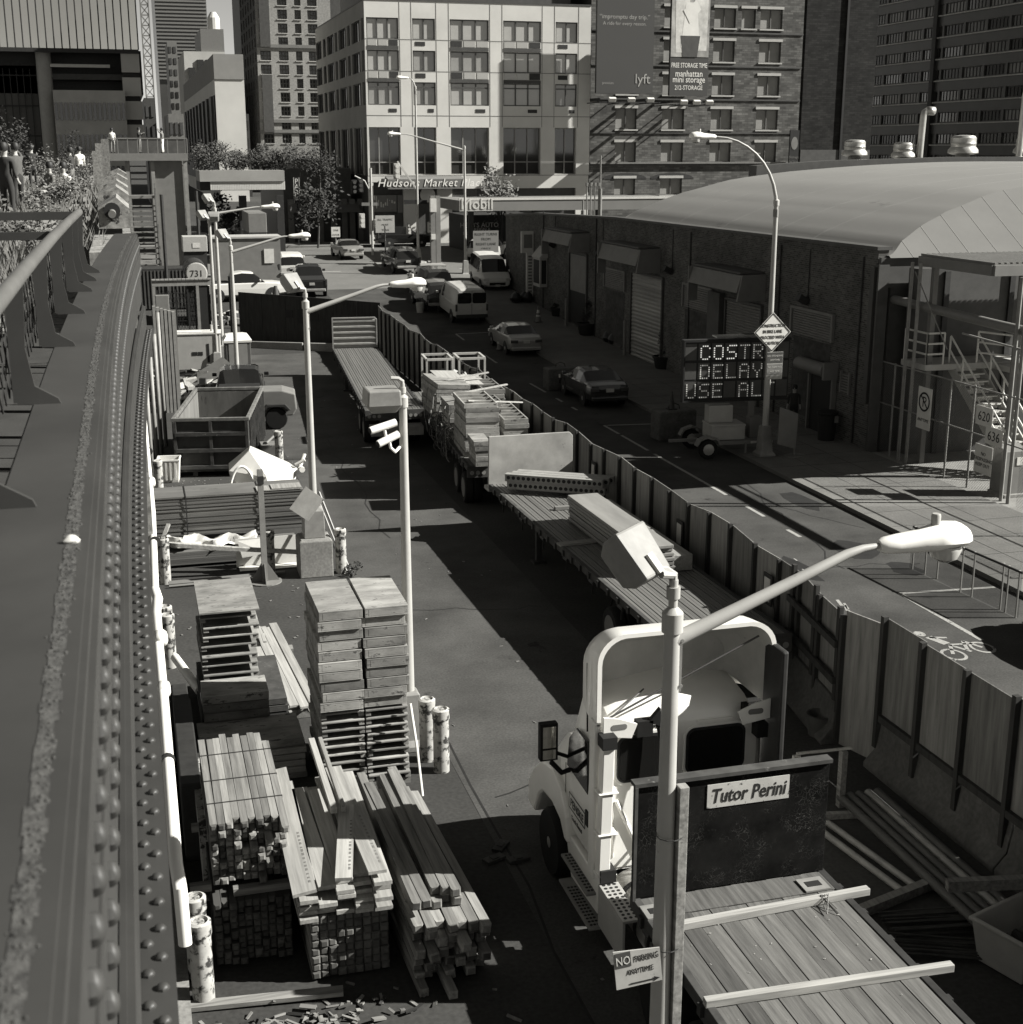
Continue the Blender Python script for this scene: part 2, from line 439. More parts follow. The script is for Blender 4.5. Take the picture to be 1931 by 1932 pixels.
bc = atG(1812, 1222); _k = .62; _r0, _b0 = ring, bl
def ring(cx, cy, ro, ri, n=22): _r0(bc.x + (cx - bc.x) * _k, bc.y + (cy - bc.y) * _k, ro * _k, ri * _k, n)
def bl(x0, y0, x1, y1, w): _b0(bc.x + (x0 - bc.x) * _k, bc.y + (y0 - bc.y) * _k, bc.x + (x1 - bc.x) * _k, bc.y + (y1 - bc.y) * _k, w * .75)
ring(bc.x + .75, bc.y - .2, .42, .32); ring(bc.x - .62, bc.y - .55, .42, .32)
for l in ((-.62, -.5, -.2, .35), (-.2, .35, .5, .25), (.75, -.2, .45, .55), (.45, .55, .1, -.3), (-.25, .35, .15, -.45)):
    bl(bc.x + l[0], bc.y + l[1], bc.x + l[2], bc.y + l[3], .11)
bl(bc.x - .25, bc.y + .45, bc.x - .5, bc.y + 1.25, .28); bl(bc.x - .5, bc.y + 1.2, bc.x + .1, bc.y + 1.0, .12)
ring(bc.x - .62, bc.y + 1.62, .2, .0, 12)
struct(bk.build('bicycle_lane_symbol', M_line))

# ================================================================== HIGH WALKWAY GIRDER (close to the eye)
def gdx(y):
    t = max(0, min(1, (y - 6) / 14)); return .34 * t * t
YS = [.6, 2, 4, 6, 7, 8, 9, 10, 11, 12, 13, 14, 15, 16, 17, 18, 18.6]
def gbox(mb, x0, x1, z0, z1, y0=.6, y1=18.6, m=0):
    ys = [y0] + [y for y in YS if y0 < y < y1] + [y1]
    mb.loft([[(x0 + gdx(y), y, z0), (x1 + gdx(y), y, z0), (x1 + gdx(y), y, z1), (x0 + gdx(y), y, z1)] for y in ys], m=m)
GT = EYE - 1.05
g = thing('steel_girder', 'grey riveted plate girder with a broad flange, running along the edge of the raised walkway', 'girder', (0, 0, 0))
mb = MB(); gbox(mb, -.44, -.145, GT - .03, GT); gbox(mb, -.43, -.16, GT, GT + .012); mb.build('top_flange', M_steel, g)
mb = MB(); gbox(mb, -.30, -.145, GT - .86, GT - .032); gbox(mb, -.145, -.13, GT - .52, GT - .034); gbox(mb, -.1295, -.124, GT - .31, GT - .235); gbox(mb, -.146, -.128, GT - 1.2, GT - .92)
for y in (3.2, 5.6, 8, 10.4, 12.8, 15.2):
    pass
mb.build('web', M_steel, g)
mb = MB(); gbox(mb, -.44, -.012, GT - 1.25, GT - 1.22); gbox(mb, -.128, -.108, GT - 1.2, GT - .93); mb.build('bottom_flange', M_steel, g)
dome = [(.029, 0), (.028, .008), (.024, .015), (.015, .021), (.005, .023)]
rv = MB()
def rivet(x, y, z, up):
    if up: rv.lathe([(r * .68, h * .7) for r, h in dome], 8, (x, y, z))
    else: rv.lathe(dome, 8, (x, y, z), (0, math.pi / 2, 0))
y = .9
while y < 18.3:
    dx = gdx(y)
    rivet(-.13 + dx, y, GT - .13, False); rivet(-.13 + dx, y + .078, GT - .42, False)
    rivet(-.088 + dx, y, GT - 1.22, True); rivet(-.05 + dx, y + .078, GT - 1.22, True)
    y += .155
rv.build('riveting', M_steel, g, smooth=True)
gr = MB(); gv = MB()
y = .8
while y < 18:
    for k in range(7):
        s_ = R.uniform(.0015, .006)
        gr.lathe([(s_, -.002), (s_ * .8, s_ * .5), (s_ * .2, s_ * .8)], 5, (-.205 + gdx(y) + R.gauss(0, .009), y + R.uniform(0, .05), GT + .0125), (0, 0, R.random()))
    a_, b_ = (R.uniform(.012, .022) for _ in range(2))
    gr.quad((-.207 - a_ + gdx(y), y, GT + .0135), (-.207 + b_ + gdx(y), y, GT + .0135), (-.207 + b_ + gdx(y + .05), y + .05, GT + .0135), (-.207 - a_ + gdx(y + .05), y + .05, GT + .0135))
    y += .05
gr.build('grit_seam', M_grit, g)
mb = MB(); mb.lathe([(.022, 0), (.024, .006), (.014, .018), (.004, .022)], 7, (-.205, 3.75, GT + .013), sy=.7)
tag(mb.build('pebble', M_sign, smooth=True), 'pale pebble lying on the gritty seam of the girder flange', 'pebble')
# railing on the girder
r = thing('hand_railing', 'tubular steel hand railing with flat bracket posts and wire mesh above the girder', 'railing')
ry = lambda y: (-.46 + gdx(y) * .85, y, GT + .53)
mb = MB(); mb.tube([ry(y) for y in (1.5, 3, 5, 7, 9, 11, 12.7)], .034, 12); mb.build('rail_tube', mat('worn_rail', .095, .5, .2, 6., (1, .3, 1), spots=.1, spot_v=.15, spot_scale=9, spec=.4), r, smooth=True)
def bracket(y):
    mb = MB(); x = -.46 + gdx(y) * .85
    prof = [(x - .035, GT + .51), (x + .03, GT + .51), (x + .015, GT + .25), (x + .04, GT + .09), (x + .13, GT + .035), (x + .14, GT + .012), (x - .035, GT + .012)]
    mb.prism(prof, 'y', y - .22, y - .2)
    mb.box(x - .05, x - .035, y - .22, y - .12, GT + .02, GT + .5)
    return mb.build('bracket_post', M_steel, r)
for y in (4.4, 6.2, 8.0, 9.6, 11.1, 12.0, 12.8): bracket(y)
mb = MB()
for k in range(54):                                             # woven mesh between the posts
    y = 3.0 + k * .18
    for s_ in (1, -1):
        a = (-.53 + gdx(y) * .85, y, GT + .03); b = (-.53 + gdx(y) * .85, y + s_ * .45, GT + .48)
        mb.bar(a, b, .006)
mb.build('wire_mesh', M_dark, r)
mb = MB()
for z in (GT + .5, GT + .33):
    mb.bar((-.44, 12.75, z), (-3.4, 12.75, z), .05, .07)
for x in (-1.5, -3.0): mb.box(x, x + .05, 12.7, 12.8, GT - .5, GT + .5)
mb.build('cross_rail', M_steel, r)

# white drain pipe below the girder
d = thing('drain_pipe', 'long white drain pipe with sockets slung under the girder', 'pipe')
mb = MB(); zz = 5.25
px_ = lambda y: .0 + gdx(y) * .3
mb.tube([(px_(y) - .03, y, zz + (y - 12) * .008) for y in (16.4, 20, 25, 30, 36, 40)], .05, 12)
mb.tube([(px_(16.4) - .03, 16.4, zz + .03), (px_(16) , 16.15, zz), (.02, 16.05, zz - .12), (.02, 16.0, zz - .5)], .062, 12)
mb.tube([(.02, 16.0, zz - .45), (.03, 14.6, zz - .75), (.03, 12.2, zz - .83), (.03, 11.2, zz - .87), (.05, 10.95, zz - .98), (.06, 10.9, zz - 1.5)], .06, 12)
mb.build('pipe_run', M_plast, d, smooth=True)
mb = MB()
for y, z, rr in ((15.9, zz - .42, .085), (14.9, zz - .68, .078), (22, zz + .08, .062), (29, zz + .14, .062)):
    mb.tube([(px_(y), y - .07, z - .02), (px_(y), y + .07, z + .02)], rr, 12)
mb.build('socket', M_plast, d, smooth=True)
mb = MB()
for y in (13.2, 18.5, 24.5): mb.tube([(px_(y), y - .02, zz - .78 if y < 15 else zz + .06), (px_(y), y + .02, zz - .78 if y < 15 else zz + .06)], .074, 12)
mb.build('strap', M_dark, d)

# ================================================================== RAISED PARK BEYOND THE GIRDER
v = thing('park_viaduct', 'speckled grey edge wall of the raised park beyond the riveted girder', 'viaduct')
mb = MB()
mb.box(-14, .04, 13.2, 96, 8.3, 8.9) if 0 else mb.box(-14, .04, 19.0, 96, 8.3, 8.9); mb.box(-.5, .06, 19.0, 96, 5.6, 9.2)
mb.box(-.3, .06, 18.75, 19.0, 4.5, 9.0)
mb.build('edge_wall', M_speck, v)
def gable(Y, u0, u1, vt, vb):
    a = atY(u0, vb, Y); b = atY(u1, vt, Y); mb = MB()
    x0, x1, z0, z1 = a.x, b.x, max(a.z, 8.4), b.z
    mb.prism([(x0, z0), (x1, z0), (x1, z1 - .12), ((x0 * .4 + x1 * .6), z1 + .06), (x0, z1 - .1)], 'y', Y, Y + 2.2)
    return mb.build('planter_head', M_speck, v)
for a in ((23, 188, 244, 380, 432), (29, 186, 243, 357, 392), (36, 190, 242, 345, 368), (44, 195, 241, 332, 352), (54, 203, 239, 322, 338)): gable(*a)
mb = MB(); c_ = atY(212, 398, 22.97); mb.lathe([(.13, 0), (.13, .02)], 16, c_, (math.pi / 2, 0, 0)); mb.build('drain_scupper', M_ink, v)
mb = MB(); mb.tube([c_ + Vector((0, .0, -.03)), c_ + Vector((-.0, -.14, -.05))], .06, 12); mb.build('drain_spout', M_gray, v, smooth=True)
mb = MB()
for i in range(12):
    y = 30 + i * 5.5
    mb.box(-.5, -.1, y, y + .4, 0, 5.6); mb.box(-7.2, -6.8, y, y + .4, 0, 8.3)
mb.build('column', M_grayd, v)
mb = MB(); mb.box(-13.9, -.52, 13.0, 96, 8.901, 8.93); mb.build('gravel_bed', M_speck, v)
mb = MB()
for y in (26, 28.5, 31): mb.box(-.08, .08, y, y + .12, 2.5, 8.3)
mb.build('strut', M_grayd, v)

def leaf_cloud(mb, c, rx, ry, rz, n, size, m=0, clump=7, rnd=R):
    cs = []
    for i in range(clump):
        a = rnd.uniform(0, 6.28); b = rnd.uniform(-.8, 1); q = rnd.uniform(.35, .85)
        cs.append((c[0] + rx * q * math.cos(a), c[1] + ry * q * math.sin(a), c[2] + rz * b * .75, rnd.uniform(.25, .55)))
    for i in range(n):
        k = rnd.choice(cs)
        g3 = [rnd.gauss(0, .5) for _ in range(3)]
        p = Vector((k[0] + g3[0] * rx * k[3], k[1] + g3[1] * ry * k[3], k[2] + g3[2] * rz * k[3]))
        s_ = size * rnd.uniform(.5, 1.3)
        a = Vector((rnd.uniform(-1, 1), rnd.uniform(-1, 1), rnd.uniform(-.6, .6))).normalized(); b = a.orthogonal().normalized()
        b = (b + Vector((rnd.uniform(-.4, .4),) * 3)).normalized()
        mb.quad(p - a * s_, p + b * s_ * .55, p + a * s_, p - b * s_ * .55)
    return cs
def tree(name, label, base, h, cr, n=900, leaf=.12, m=None, group=None, rise=.62, cat='tree'):
    t = thing(name, label, cat, base, 0, group)
    mb = MB(); cs = leaf_cloud(mb, (0, 0, h * rise), cr, cr, h * (1 - rise), n, leaf, clump=9)
    mb.build('crown', m or M_leaf, t, fix=False)
    mb = MB(); r0 = max(.03, h * .018)
    mb.tube([(0, 0, 0), (.02 * h, 0, h * .3), (0, .02 * h, h * rise)], [r0, r0 * .75, r0 * .4], 7)
    for c in cs[:6]: mb.tube([(0, 0, h * .35), ((c[0]) * .5, c[1] * .5, (c[2] + h * .4) / 2 + .1), c[:3]], [r0 * .5, r0 * .35, r0 * .12], 5)
    mb.build('trunk', M_bark, t)
    return t
# planting bed: grasses nobody could count
mb = MB()
for i in range(17000):
    y = 14 + (R.random() ** 1.6) * 52
    x = R.uniform(-9.5 - y * .05, -.35) if y > 19 else R.uniform(-6, -.75)
    if x > -1.9 and 22.8 < y and R.random() < .7: continue
    h = R.uniform(.12, .5) * (1 if y > 18 else .8)
    zb = 8.95
    a = R.uniform(0, 6.28); lx, ly = math.cos(a) * h * .5, math.sin(a) * h * .5; wv = .009 + y * .0005
    mb.add([(x - wv, y, zb), (x + wv, y, zb), (x + lx, y + ly, zb + h)], [(0, 1, 2)])
tag(stuff(mb.build('meadow_grass', mat('grass', .17, .8, .5, 1.2, spec=.15), fix=False)), 'feathery meadow grasses filling the planting bed of the raised park', 'grass')
k = 0
for x, y, h, rr, lab in ((-1.4, 21, .9, .6, 'low leafy bush by the speckled wall closest to the rail'), (-2.9, 24, 1.2, .8, 'spreading bush in the planting bed by the cross rail'), (-5.1, 29, 1.5, .9, 'dense bush in front of the seated people'),
                         (-1.6, 33, 1.0, .7, 'small round bush behind the second planter head'), (-3.2, 40, 1.6, .9, 'tall wispy bush beside the woman in white'), (-2.1, 47, 1.5, .8, 'feathery bush before the wooden posts'),
                         (-4.4, 52, 1.9, 1.1, 'broad bush below the glazed hall'), (-1.4, 58, 1.3, .8, 'pale bush near the balcony')):
    mb = tree('bush', lab + ', on the raised park', (x, y, 8.93), h, rr, 1500, .04, M_leaf, 'bushes on the raised park', .5, 'bush')
for x, y, h, lab in ((-6.7, 34, 3.1, 'slender young tree over the man raising his arms'), (-4.6, 44, 2.8, 'slender young tree behind the seated people'), (-2.6, 38.5, 2.5, 'slim sapling left of the woman in white'), (-2.0, 63, 2.6, 'thin sapling near the wooden posts')):
    tree('young_tree', lab + ', growing on the raised park', (x, y, 8.93), h, .6, 800, .045, M_leafd, 'young trees on the raised park', .66)

# ================================================================== BUILDINGS
def facade(t, p0, U, us, vs, cells, wallm, glassm, depth=.25, framem=None, wname='window', inset=None, lintel=None, sill=None, bar=.07, wallname='wall', limit=100):
    """wall with recessed openings. p0: (x, y) start, U: direction along the wall; the outside is to the right of U seen from above"""
    U = Vector((U[0], U[1], 0)).normalized(); N = Vector((-U.y, U.x, 0)); O = Vector((p0[0], p0[1], 0))
    P = lambda u, z, d=0.: O + U * u + N * d + Vector((0, 0, z))
    wl = MB(); done = 0; rest = MB()
    for i in range(len(us) - 1):
        for j in range(len(vs) - 1):
            a, b, c, d = us[i], us[i + 1], vs[j], vs[j + 1]
            if (i, j) not in cells:
                wl.quad(P(a, c), P(b, c), P(b, d), P(a, d)); continue
            dp = depth
            for q in (((a, c), (b, c)), ((b, c), (b, d)), ((b, d), (a, d)), ((a, d), (a, c))):
                (u0, z0), (u1, z1) = q
                wl.quad(P(u0, z0), P(u1, z1), P(u1, z1, dp), P(u0, z0, dp))
            nx, ny = cells[(i, j)]
            mb = MB() if done < limit else rest
            e = .003
            vsl = [P(a, c, dp - e), P(b, c, dp - e), P(b, d, dp - e), P(a, d, dp - e), P(a, c, dp + .04), P(b, c, dp + .04), P(b, d, dp + .04), P(a, d, dp + .04)]
            mb.add(vsl, [(0, 1, 2, 3), (7, 6, 5, 4), (0, 4, 5, 1), (1, 5, 6, 2), (2, 6, 7, 3), (3, 7, 4, 0)])
            fr = MB()
            if framem:
                xs = [a + (b - a) * k / nx for k in range(nx + 1)]; zs = [c + (d - c) * k / ny for k in range(ny + 1)] if not isinstance(ny, (list, tuple)) else [c] + [c + (d - c) * q for q in ny] + [d]
                for n_, x in enumerate(xs):
                    xx = min(max(x, a + bar / 2), b - bar / 2)
                    fr.bar(P(xx, c, dp - .05), P(xx, d, dp - .05), bar, .09, up=N)
                for z in zs:
                    z2 = min(max(z, c + bar / 2), d - bar / 2)
                    fr.bar(P(a + bar, z2, dp - .056), P(b - bar, z2, dp - .056), .08, bar)
            if lintel: fr.bar(P(a - .1, d + .12, -.03), P(b + .1, d + .12, -.03), .12, .24, m=1)
            if sill: fr.bar(P(a - .1, c - .07, -.06), P(b + .1, c - .07, -.06), .2, .13, m=1)
            if done < limit:
                w_ = mb.build(wname, R.choice(glassm) if isinstance(glassm, list) else glassm, t)
                if fr.v: fr.build('frame', [framem or wallm, lintel or sill or wallm], w_)
            else:
                rest.v += []; rest.add(fr.v, fr.f)
            done += 1
    if rest.v: stuff(rest.build(wname + 's_beyond', [glassm[0] if isinstance(glassm, list) else glassm], t))
    wl.build(wallname, wallm, t)
def grid_cells(ni, nj, si=1, sj=1, nx=2, ny=1):
    return {(2 * i + si, 2 * j + sj): (nx, ny) for i in range(ni) for j in range(nj)}

# ---- pale stone corner building across the avenue
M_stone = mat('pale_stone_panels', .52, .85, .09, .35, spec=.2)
M_stoned = mat('shaded_side_cladding', .22, .85, .1, .5, spec=.2)  # corner building's stone darkened: shade of its side put into the colour
M_frame = mat('window_frame', .07, .5, .1, 2.)
M_blind = mat('blind_behind_glass', .33, .25, .06, .5, spec=.6, coat=.6)
YF = 122.0
fx = lambda u: atY(u, 150, YF).x
fz = lambda v: atY(900, v, YF).z
wb = thing('corner_building', 'pale stone apartment building with grouped windows above a corner market, across the avenue', 'building')
x0 = fx(690.5)
ub = [q - x0 for q in map(fx, (690.5, 694, 754, 780, 822.5, 850, 923, 950, 1021, 1048, 1089, 1114))]
zb = [fz(v) for v in (331, 241, 201, 157, 135.5, 98, 91, 76, 38, 6)]
zb = [fz(454), fz(331), fz(330), fz(241), fz(200), fz(157), fz(137), fz(98), fz(78), fz(38), fz(6)]
cells = {}
for i, big in ((1, 1), (3, 0), (5, 1), (7, 1), (9, 0)):
    cells[(i, 2)] = (3 if big else 2, (.27,))
    cells[(i, 4)] = (3 if big else 2, (.78,))
    for j in (6, 8): cells[(i, j)] = (3 if big else 2, 1)
gl = {k: c for k, c in cells.items()}
facade(wb, (x0, YF), (1, 0), ub, zb, {k: c for k, c in cells.items() if k[1] == 2}, M_stone, M_glassb, .35, M_galvd, bar=.09, wallname='stone_front') if 0 else None
# two materials of glazing: dark lobby glass below, blinds above
def split_fac(sel, gm, nm, wm, zr):
    pass
facade(wb, (x0, YF), (1, 0), ub, zb[3:], {(i, j - 3): c for (i, j), c in cells.items() if j > 3}, M_stone, [M_blind, M_blind, mat('blind_pale', .42, .25, .08, .5, spec=.6, coat=.6), mat('blind_dim', .24, .2, .1, .5, spec=.6, coat=.6)], .2, M_frame, bar=.09, wallname='stone_front')
facade(wb, (x0, YF), (1, 0), ub, zb[1:4], {(i, j - 1): c for (i, j), c in cells.items() if j == 2}, M_stone, M_glassb, .45, M_galvd, wname='lobby_window', bar=.09, wallname='stone_base')
mb = MB()                                              # spandrels and joints
for i, big in ((1, 1), (3, 0), (5, 1), (7, 1), (9, 0)):
    a, b = x0 + ub[i], x0 + ub[i + 1]
    for vt, vb in ((78, 91), (137, 151)):
        if big:
            mb.box(a + .02, b - .02, YF - .035, YF - .004, fz(vb + 6), fz(vb - .5), 1)
            for k in range(3):
                mb.box(a + (b - a) * k / 3 + .08, a + (b - a) * (k + 1) / 3 - .08, YF - .03, YF - .004, fz(vb - 1.2), fz(vt + .8), 0 if k != (2 if i != 5 else 0) else 2)
        else:
            mb.box(a + (b - a) * .12, a + (b - a) * .55, YF - .03, YF - .004, fz(vb - 2), fz(vt + 3.5), 2)
    mb.box(a + (b - a) * .65, a + (b - a) * .9, YF - .03, YF - .004, fz(213), fz(206.5), 2)
mb.build('air_grille', [M_blind, M_grayd, M_dark], wb)
mb = MB()
for v in (78, 137, 219.5): mb.box(x0 + .02, x0 + ub[-1], YF - .012, YF - .002, fz(v) - .03, fz(v) + .03)
for u in (754 + 2, 780 - 2, 822.5 + 2, 850 - 2, 925, 948, 1023, 1046, 1091): mb.box(fx(u) - .025, fx(u) + .025, YF - .014, YF - .002, fz(240), fz(8))
mb.build('panel_joints', M_gray, wb)
mb = MB(); mb.box(x0 + .4, x0 + ub[-1] - .1, YF + .52, YF + 28, 0, fz(6) - .3); mb.box(x0 - .02, x0 + ub[-1] + .02, YF - .05, YF + 30, fz(6), fz(6) + .12)
mb.box(x0 + 2, x0 + ub[-1] - 1, YF + 3, YF + 26, fz(6), 42)
mb.build('core', M_grayd, wb)
# left face, down the cross street
us = [0, .5]; cl = {}
L_ = 31
n = 0; ws = [0]; y = 0
for wdt, gap in ((1.2, .5), (4.4, .9), (1.5, 1.0), (4.4, .9), (1.5, 1), (4.4, .9), (2, 1), (4, 1.2)):
    ws += [ws[-1] + gap, ws[-1] + gap + wdt]
ws.append(L_)
rows = [fz(331), fz(241), fz(200), fz(157), fz(137), fz(98), fz(78), fz(38), fz(6)]
cl = {(i, j): (3 if ws[i + 1] - ws[i] > 3 else 1, 1) for i in range(1, len(ws) - 1, 2) for j in (0, 2, 4, 6)}
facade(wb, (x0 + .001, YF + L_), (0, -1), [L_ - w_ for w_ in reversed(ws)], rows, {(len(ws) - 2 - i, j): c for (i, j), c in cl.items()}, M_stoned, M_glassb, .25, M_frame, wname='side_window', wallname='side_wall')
# street level: shop fronts
mb = MB()
mb.box(x0 + .02, x0 + ub[-1], YF + .3, YF + .6, 0, fz(331))
mb.build('shop_wall', M_grayd, wb)
mb = MB()
for u0, u1 in ((690.5, 700), (757, 781), (822, 851), (1089, 1113)): mb.box(fx(u0) + .01, fx(u1), YF + .0, YF + .29, 0, fz(332))
mb.build('shop_pier', M_stone, wb)
mb = MB(); mb.box(fx(868), fx(1090), YF - .02, YF + .28, fz(356), fz(332)); mb.box(fx(690), fx(868), YF - .02, YF + .28, fz(343), fz(332)); mb.build('shop_fascia', M_stone, wb)
mb = MB()
for k in range(8): mb.box(fx(851), fx(900), YF + .2, YF + .28, fz(372 - k * 2), fz(371 - k * 2))
mb.build('shutter', M_gray, wb)
mb = MB(); mb.box(fx(697), fx(744), YF + .05, YF + .25, fz(398), fz(367)); mb.box(fx(746), fx(757), YF + .1, YF + .25, fz(400), fz(367))
mb.build('menu_panel', M_gray, wb)
mb = MB()
for k in range(11): mb.box(fx(700) + k * .2, fx(700) + k * .2 + R.uniform(.05, .15), YF + .03, YF + .045, fz(395 - R.uniform(0, 22)), fz(393 - R.uniform(0, 22)) + .25)
mb.build('menu_picture', M_sign, wb)
mb = MB(); mb.lathe([(.62, 0), (.7, .12), (.5, .2)], 18, (fx(803), YF - .1, fz(367)), (math.pi / 2, 0, 0), sy=.95); mb.build('round_apple_sign', M_sign, wb, smooth=True)
aw = MB()
aw.prism([(YF - 1.6, fz(352) - .15), (YF - 1.6, fz(337)), (YF - .1, fz(332)), (YF - .1, fz(352))], 'x', fx(722), fx(868))
a_ = aw.build('awning', mat('awning_cloth', .13, .9, .1, 1.), wb)
tx = MB(); text_into(tx, "Hudsons Market Place", .95, ((fx(738) + fx(862)) / 2 + .2, YF - 1.62, fz(350.5)), (1, 0, 0), (0, 0, 1), .02, shear=.25, spacing=1.12, xs=1.0)
tx.build('lettering', M_white, a_)
mb = MB(); mb.box(fx(555), fx(567), YF + 5.0, YF + 5.2, fz(385), fz(338)); 
pk = thing('vertical_sign', 'black upright sign with white letters reading PARK', 'sign', (0, 0, 0))
psx = x0 - 6.1; psy = 121.6
zt = lambda v: atY(560, v, psy).z
psx0, psx1 = atY(554.5, 360, psy).x, atY(566.5, 360, psy).x
mb = MB(); mb.box(psx0, psx1, psy, psy + .25, zt(384), zt(335)); mb.bar((psx0 + .3, psy + .12, zt(384)), (psx0 + .3, psy + .12, gz(psy)), .12); mb.build('board', M_ink, pk)
mb = MB()
for k, ch in enumerate('PARK'): text_into(mb, ch, .62, ((psx0 + psx1) / 2, psy - .006, zt(348 + 10.5 * k) + .05), (1, 0, 0), (0, 0, 1), .004)
mb.box(psx0 + .02, psx0 + .06, psy - .01, psy - .002, zt(384), zt(335)); mb.box(psx1 - .06, psx1 - .02, psy - .01, psy - .002, zt(384), zt(335))
mb.build('lettering', M_sign, pk)

# low shop row running down the cross street on the left of the corner building
lr = thing('shop_row', 'low dark shop row with awnings behind the black PARK upright sign', 'building')
mb = MB(); mb.box(atY(537, 400, 128).x, x0 - .6, 128, 150, 0, atY(600, 318, 128).z); mb.build('wall', M_grayd, lr)
mb = MB()
for u in (545, 575, 600, 625, 645, 660, 675): 
    a = atY(u, 420, 127.9).x
    mb.box(a, a + .5, 127.6, 127.98, 0, 6.2)
mb.build('pier', M_gray, lr)
mb = MB()
for u in (548, 580, 628):
    a = atY(u, 400, 127.9); mb.prism([(126.4, a.z), (127.97, a.z + .9), (127.97, a.z)], 'x', a.x, a.x + 2.4)
mb.build('awning', M_gray, lr)

# ---- brick storage building with billboards
M_brk = brick('storage_brick', .1, .07, .6, .2, 'X', .35)
sb = thing('storage_building', 'dark brick warehouse with stacked recessed windows, beside the pale corner building', 'building')
YB = 124.0
bx = lambda u: atY(u, 150, YB).x
bz = lambda v: atY(1350, v, YB).z
ub = [bx(u) for u in (1114.5, 1163, 1203, 1251, 1293, 1344, 1384, 1395, 1421, 1430, 1471, 1511)]
zs = [2.0, bz(367), bz(336), bz(306), bz(269), bz(245), bz(206), bz(180), bz(142), bz(117), bz(77), bz(53), bz(15), 32]
cells = {}
for i in (1, 3):
    for j in (1, 3, 5, 7, 9, 11): cells[(i, j)] = (2, 1)
for i in (5, 9):
    for j in (3, 5, 7, 9, 11): cells[(i, j)] = (2, 1)
cells[(7, 11)] = (1, 1)
facade(sb, (ub[0], YB), (1, 0), [q - ub[0] for q in ub], zs, cells, M_brk, mat('window_board', .22, .8, .15, 1.), .3, mat('board_frame', .09, .7, .1, 1.), lintel=mat('stone_lintel', .36, .85, .1, 2.), sill=True, wallname='brick_front', bar=.06)
mb = MB(); mb.box(ub[0] + .02, ub[-1], YB + 1, YB + 22, 0, 32); mb.box(ub[0] + .01, ub[0] + .5, YB + .01, YB + 1.1, 0, 32)
mb.build('core', M_grayd, sb)
mb = MB()
for v in (306.5, 246.5, 184, 121, 57): mb.box(ub[0] + .01, ub[-1], YB - .1, YB - .004, bz(v) - .3, bz(v) - .16)
mb.build('string_course', M_grayd, sb)
mb = MB(); mb.box(ub[0] + .01, ub[-1], YB - .3, YB - .003, bz(309), bz(306)); mb.build('ledge', M_gray, sb)
mb = MB()
for u in (1180, 1271):                                     # arched heads of the lowest windows
    c = bx(u + 3); pts = [(c - 2.2, bz(337)), (c + 2.2, bz(337))] + [(c + 2.2 * math.cos(rad(a)), bz(337) + .55 * math.sin(rad(a))) for a in range(15, 180, 15)]
    mb.prism(pts, 'y', YB - .03, YB - .003)
mb.build('arch_head', M_dark, sb)

def billboard(lab, u0, u1, v0, v1, Y, pm):
    t = thing('billboard', lab, 'billboard', (0, 0, 0), 0, None)
    a = atY(u0, v1, Y); b = atY(u1, v0, Y)
    mb = MB(); mb.box(a.x, b.x, Y, Y + .35, a.z, 24); mb.build('panel', pm, t)
    mb = MB()
    for x in (a.x + .4, b.x - .4): mb.box(x - .12, x + .12, Y + .36, YB - .76 + .7, a.z - .6, a.z - .4)
    for z in (a.z + .5, a.z + 5): mb.box(a.x + .2, b.x - .2, Y + .36, Y + .6, z, z + .2)
    mb.box(a.x - .2, b.x + .2, Y - 1.5, Y + .3, a.z - .85, a.z - .78)
    for x in (a.x, (a.x + b.x) / 2, b.x): mb.bar((x, Y - 1.5, a.z - .8), (x, YB - .05, a.z - .8), .08)
    mb.build('catwalk', M_dark, t)
    for k in range(3):
        x = a.x + (b.x - a.x) * (k + .4) / 3
        mb = MB(); mb.bar((x, Y - .2, a.z - .78), (x, Y - 2.2, a.z - .7), .06, m=1); mb.cbox((x, Y - 2.3, a.z - .62), (.65, .3, .34), (.5, 0, 0)); mb.build('flood_light', [M_sign, M_dark], t, bevel=.04)
    return t, a, b, Y
M_bill = mat('billboard_dark', .05, .7, .03, .3)
t, a, b, Y = billboard('tall dark grey billboard with a few lines of pale type, on the brick warehouse', 1125, 1236, 0, 176, 119.6, M_bill)
Wd = b.x - a.x; mx_ = (a.x + b.x) / 2
tx = MB()
text_into(tx, '“impromptu day trip.”', .53, (mx_ - .1, Y - .006, atY(1180, 36, Y).z), (1, 0, 0), (0, 0, 1), .004, xs=1.0)
text_into(tx, 'A ride for every reason.', .42, (mx_ - .1, Y - .006, atY(1180, 48, Y).z), (1, 0, 0), (0, 0, 1), .004)
text_into(tx, 'premium', .3, (a.x + 1.1, Y - .006, atY(1150, 159, Y).z), (1, 0, 0), (0, 0, 1), .004)
text_into(tx, 'lyft', 1.2, (b.x - 1.0, Y - .006, atY(1210, 158, Y).z), (1, 0, 0), (0, 0, 1), .02)
tx.build('lettering', mat('billboard_type', .3, .7, .1, 1.), t)
t, a, b, Y = billboard('bright storage billboard with a pale draped garment above white words', 1263, 1341, 0, 181, 119.6, M_bill)
H = lambda v: atY(1300, v, Y).z
mb = MB(); mb.box(a.x + .02, b.x - .02, Y - .03, Y - .004, H(108), 23.9, 0)
cxm = (a.x + b.x) / 2
for k, (dx0, dx1, dx2, dx3, v0, v1, mi) in enumerate(((-1.5, -.2, .2, -1.4, -20, 100, 1), (.3, 1.7, 1.6, .5, -20, 96, 1), (-.5, .6, .9, -.9, 5, 90, 3), (-.95, .95, .7, -.7, 68, 108, 2))):
    mb.quad((cxm + dx0, Y - .04 - k * .004, H(v0)), (cxm + dx1, Y - .04 - k * .004, H(v0)), (cxm + dx2, Y - .04 - k * .004, H(v1)), (cxm + dx3, Y - .04 - k * .004, H(v1)), mi)
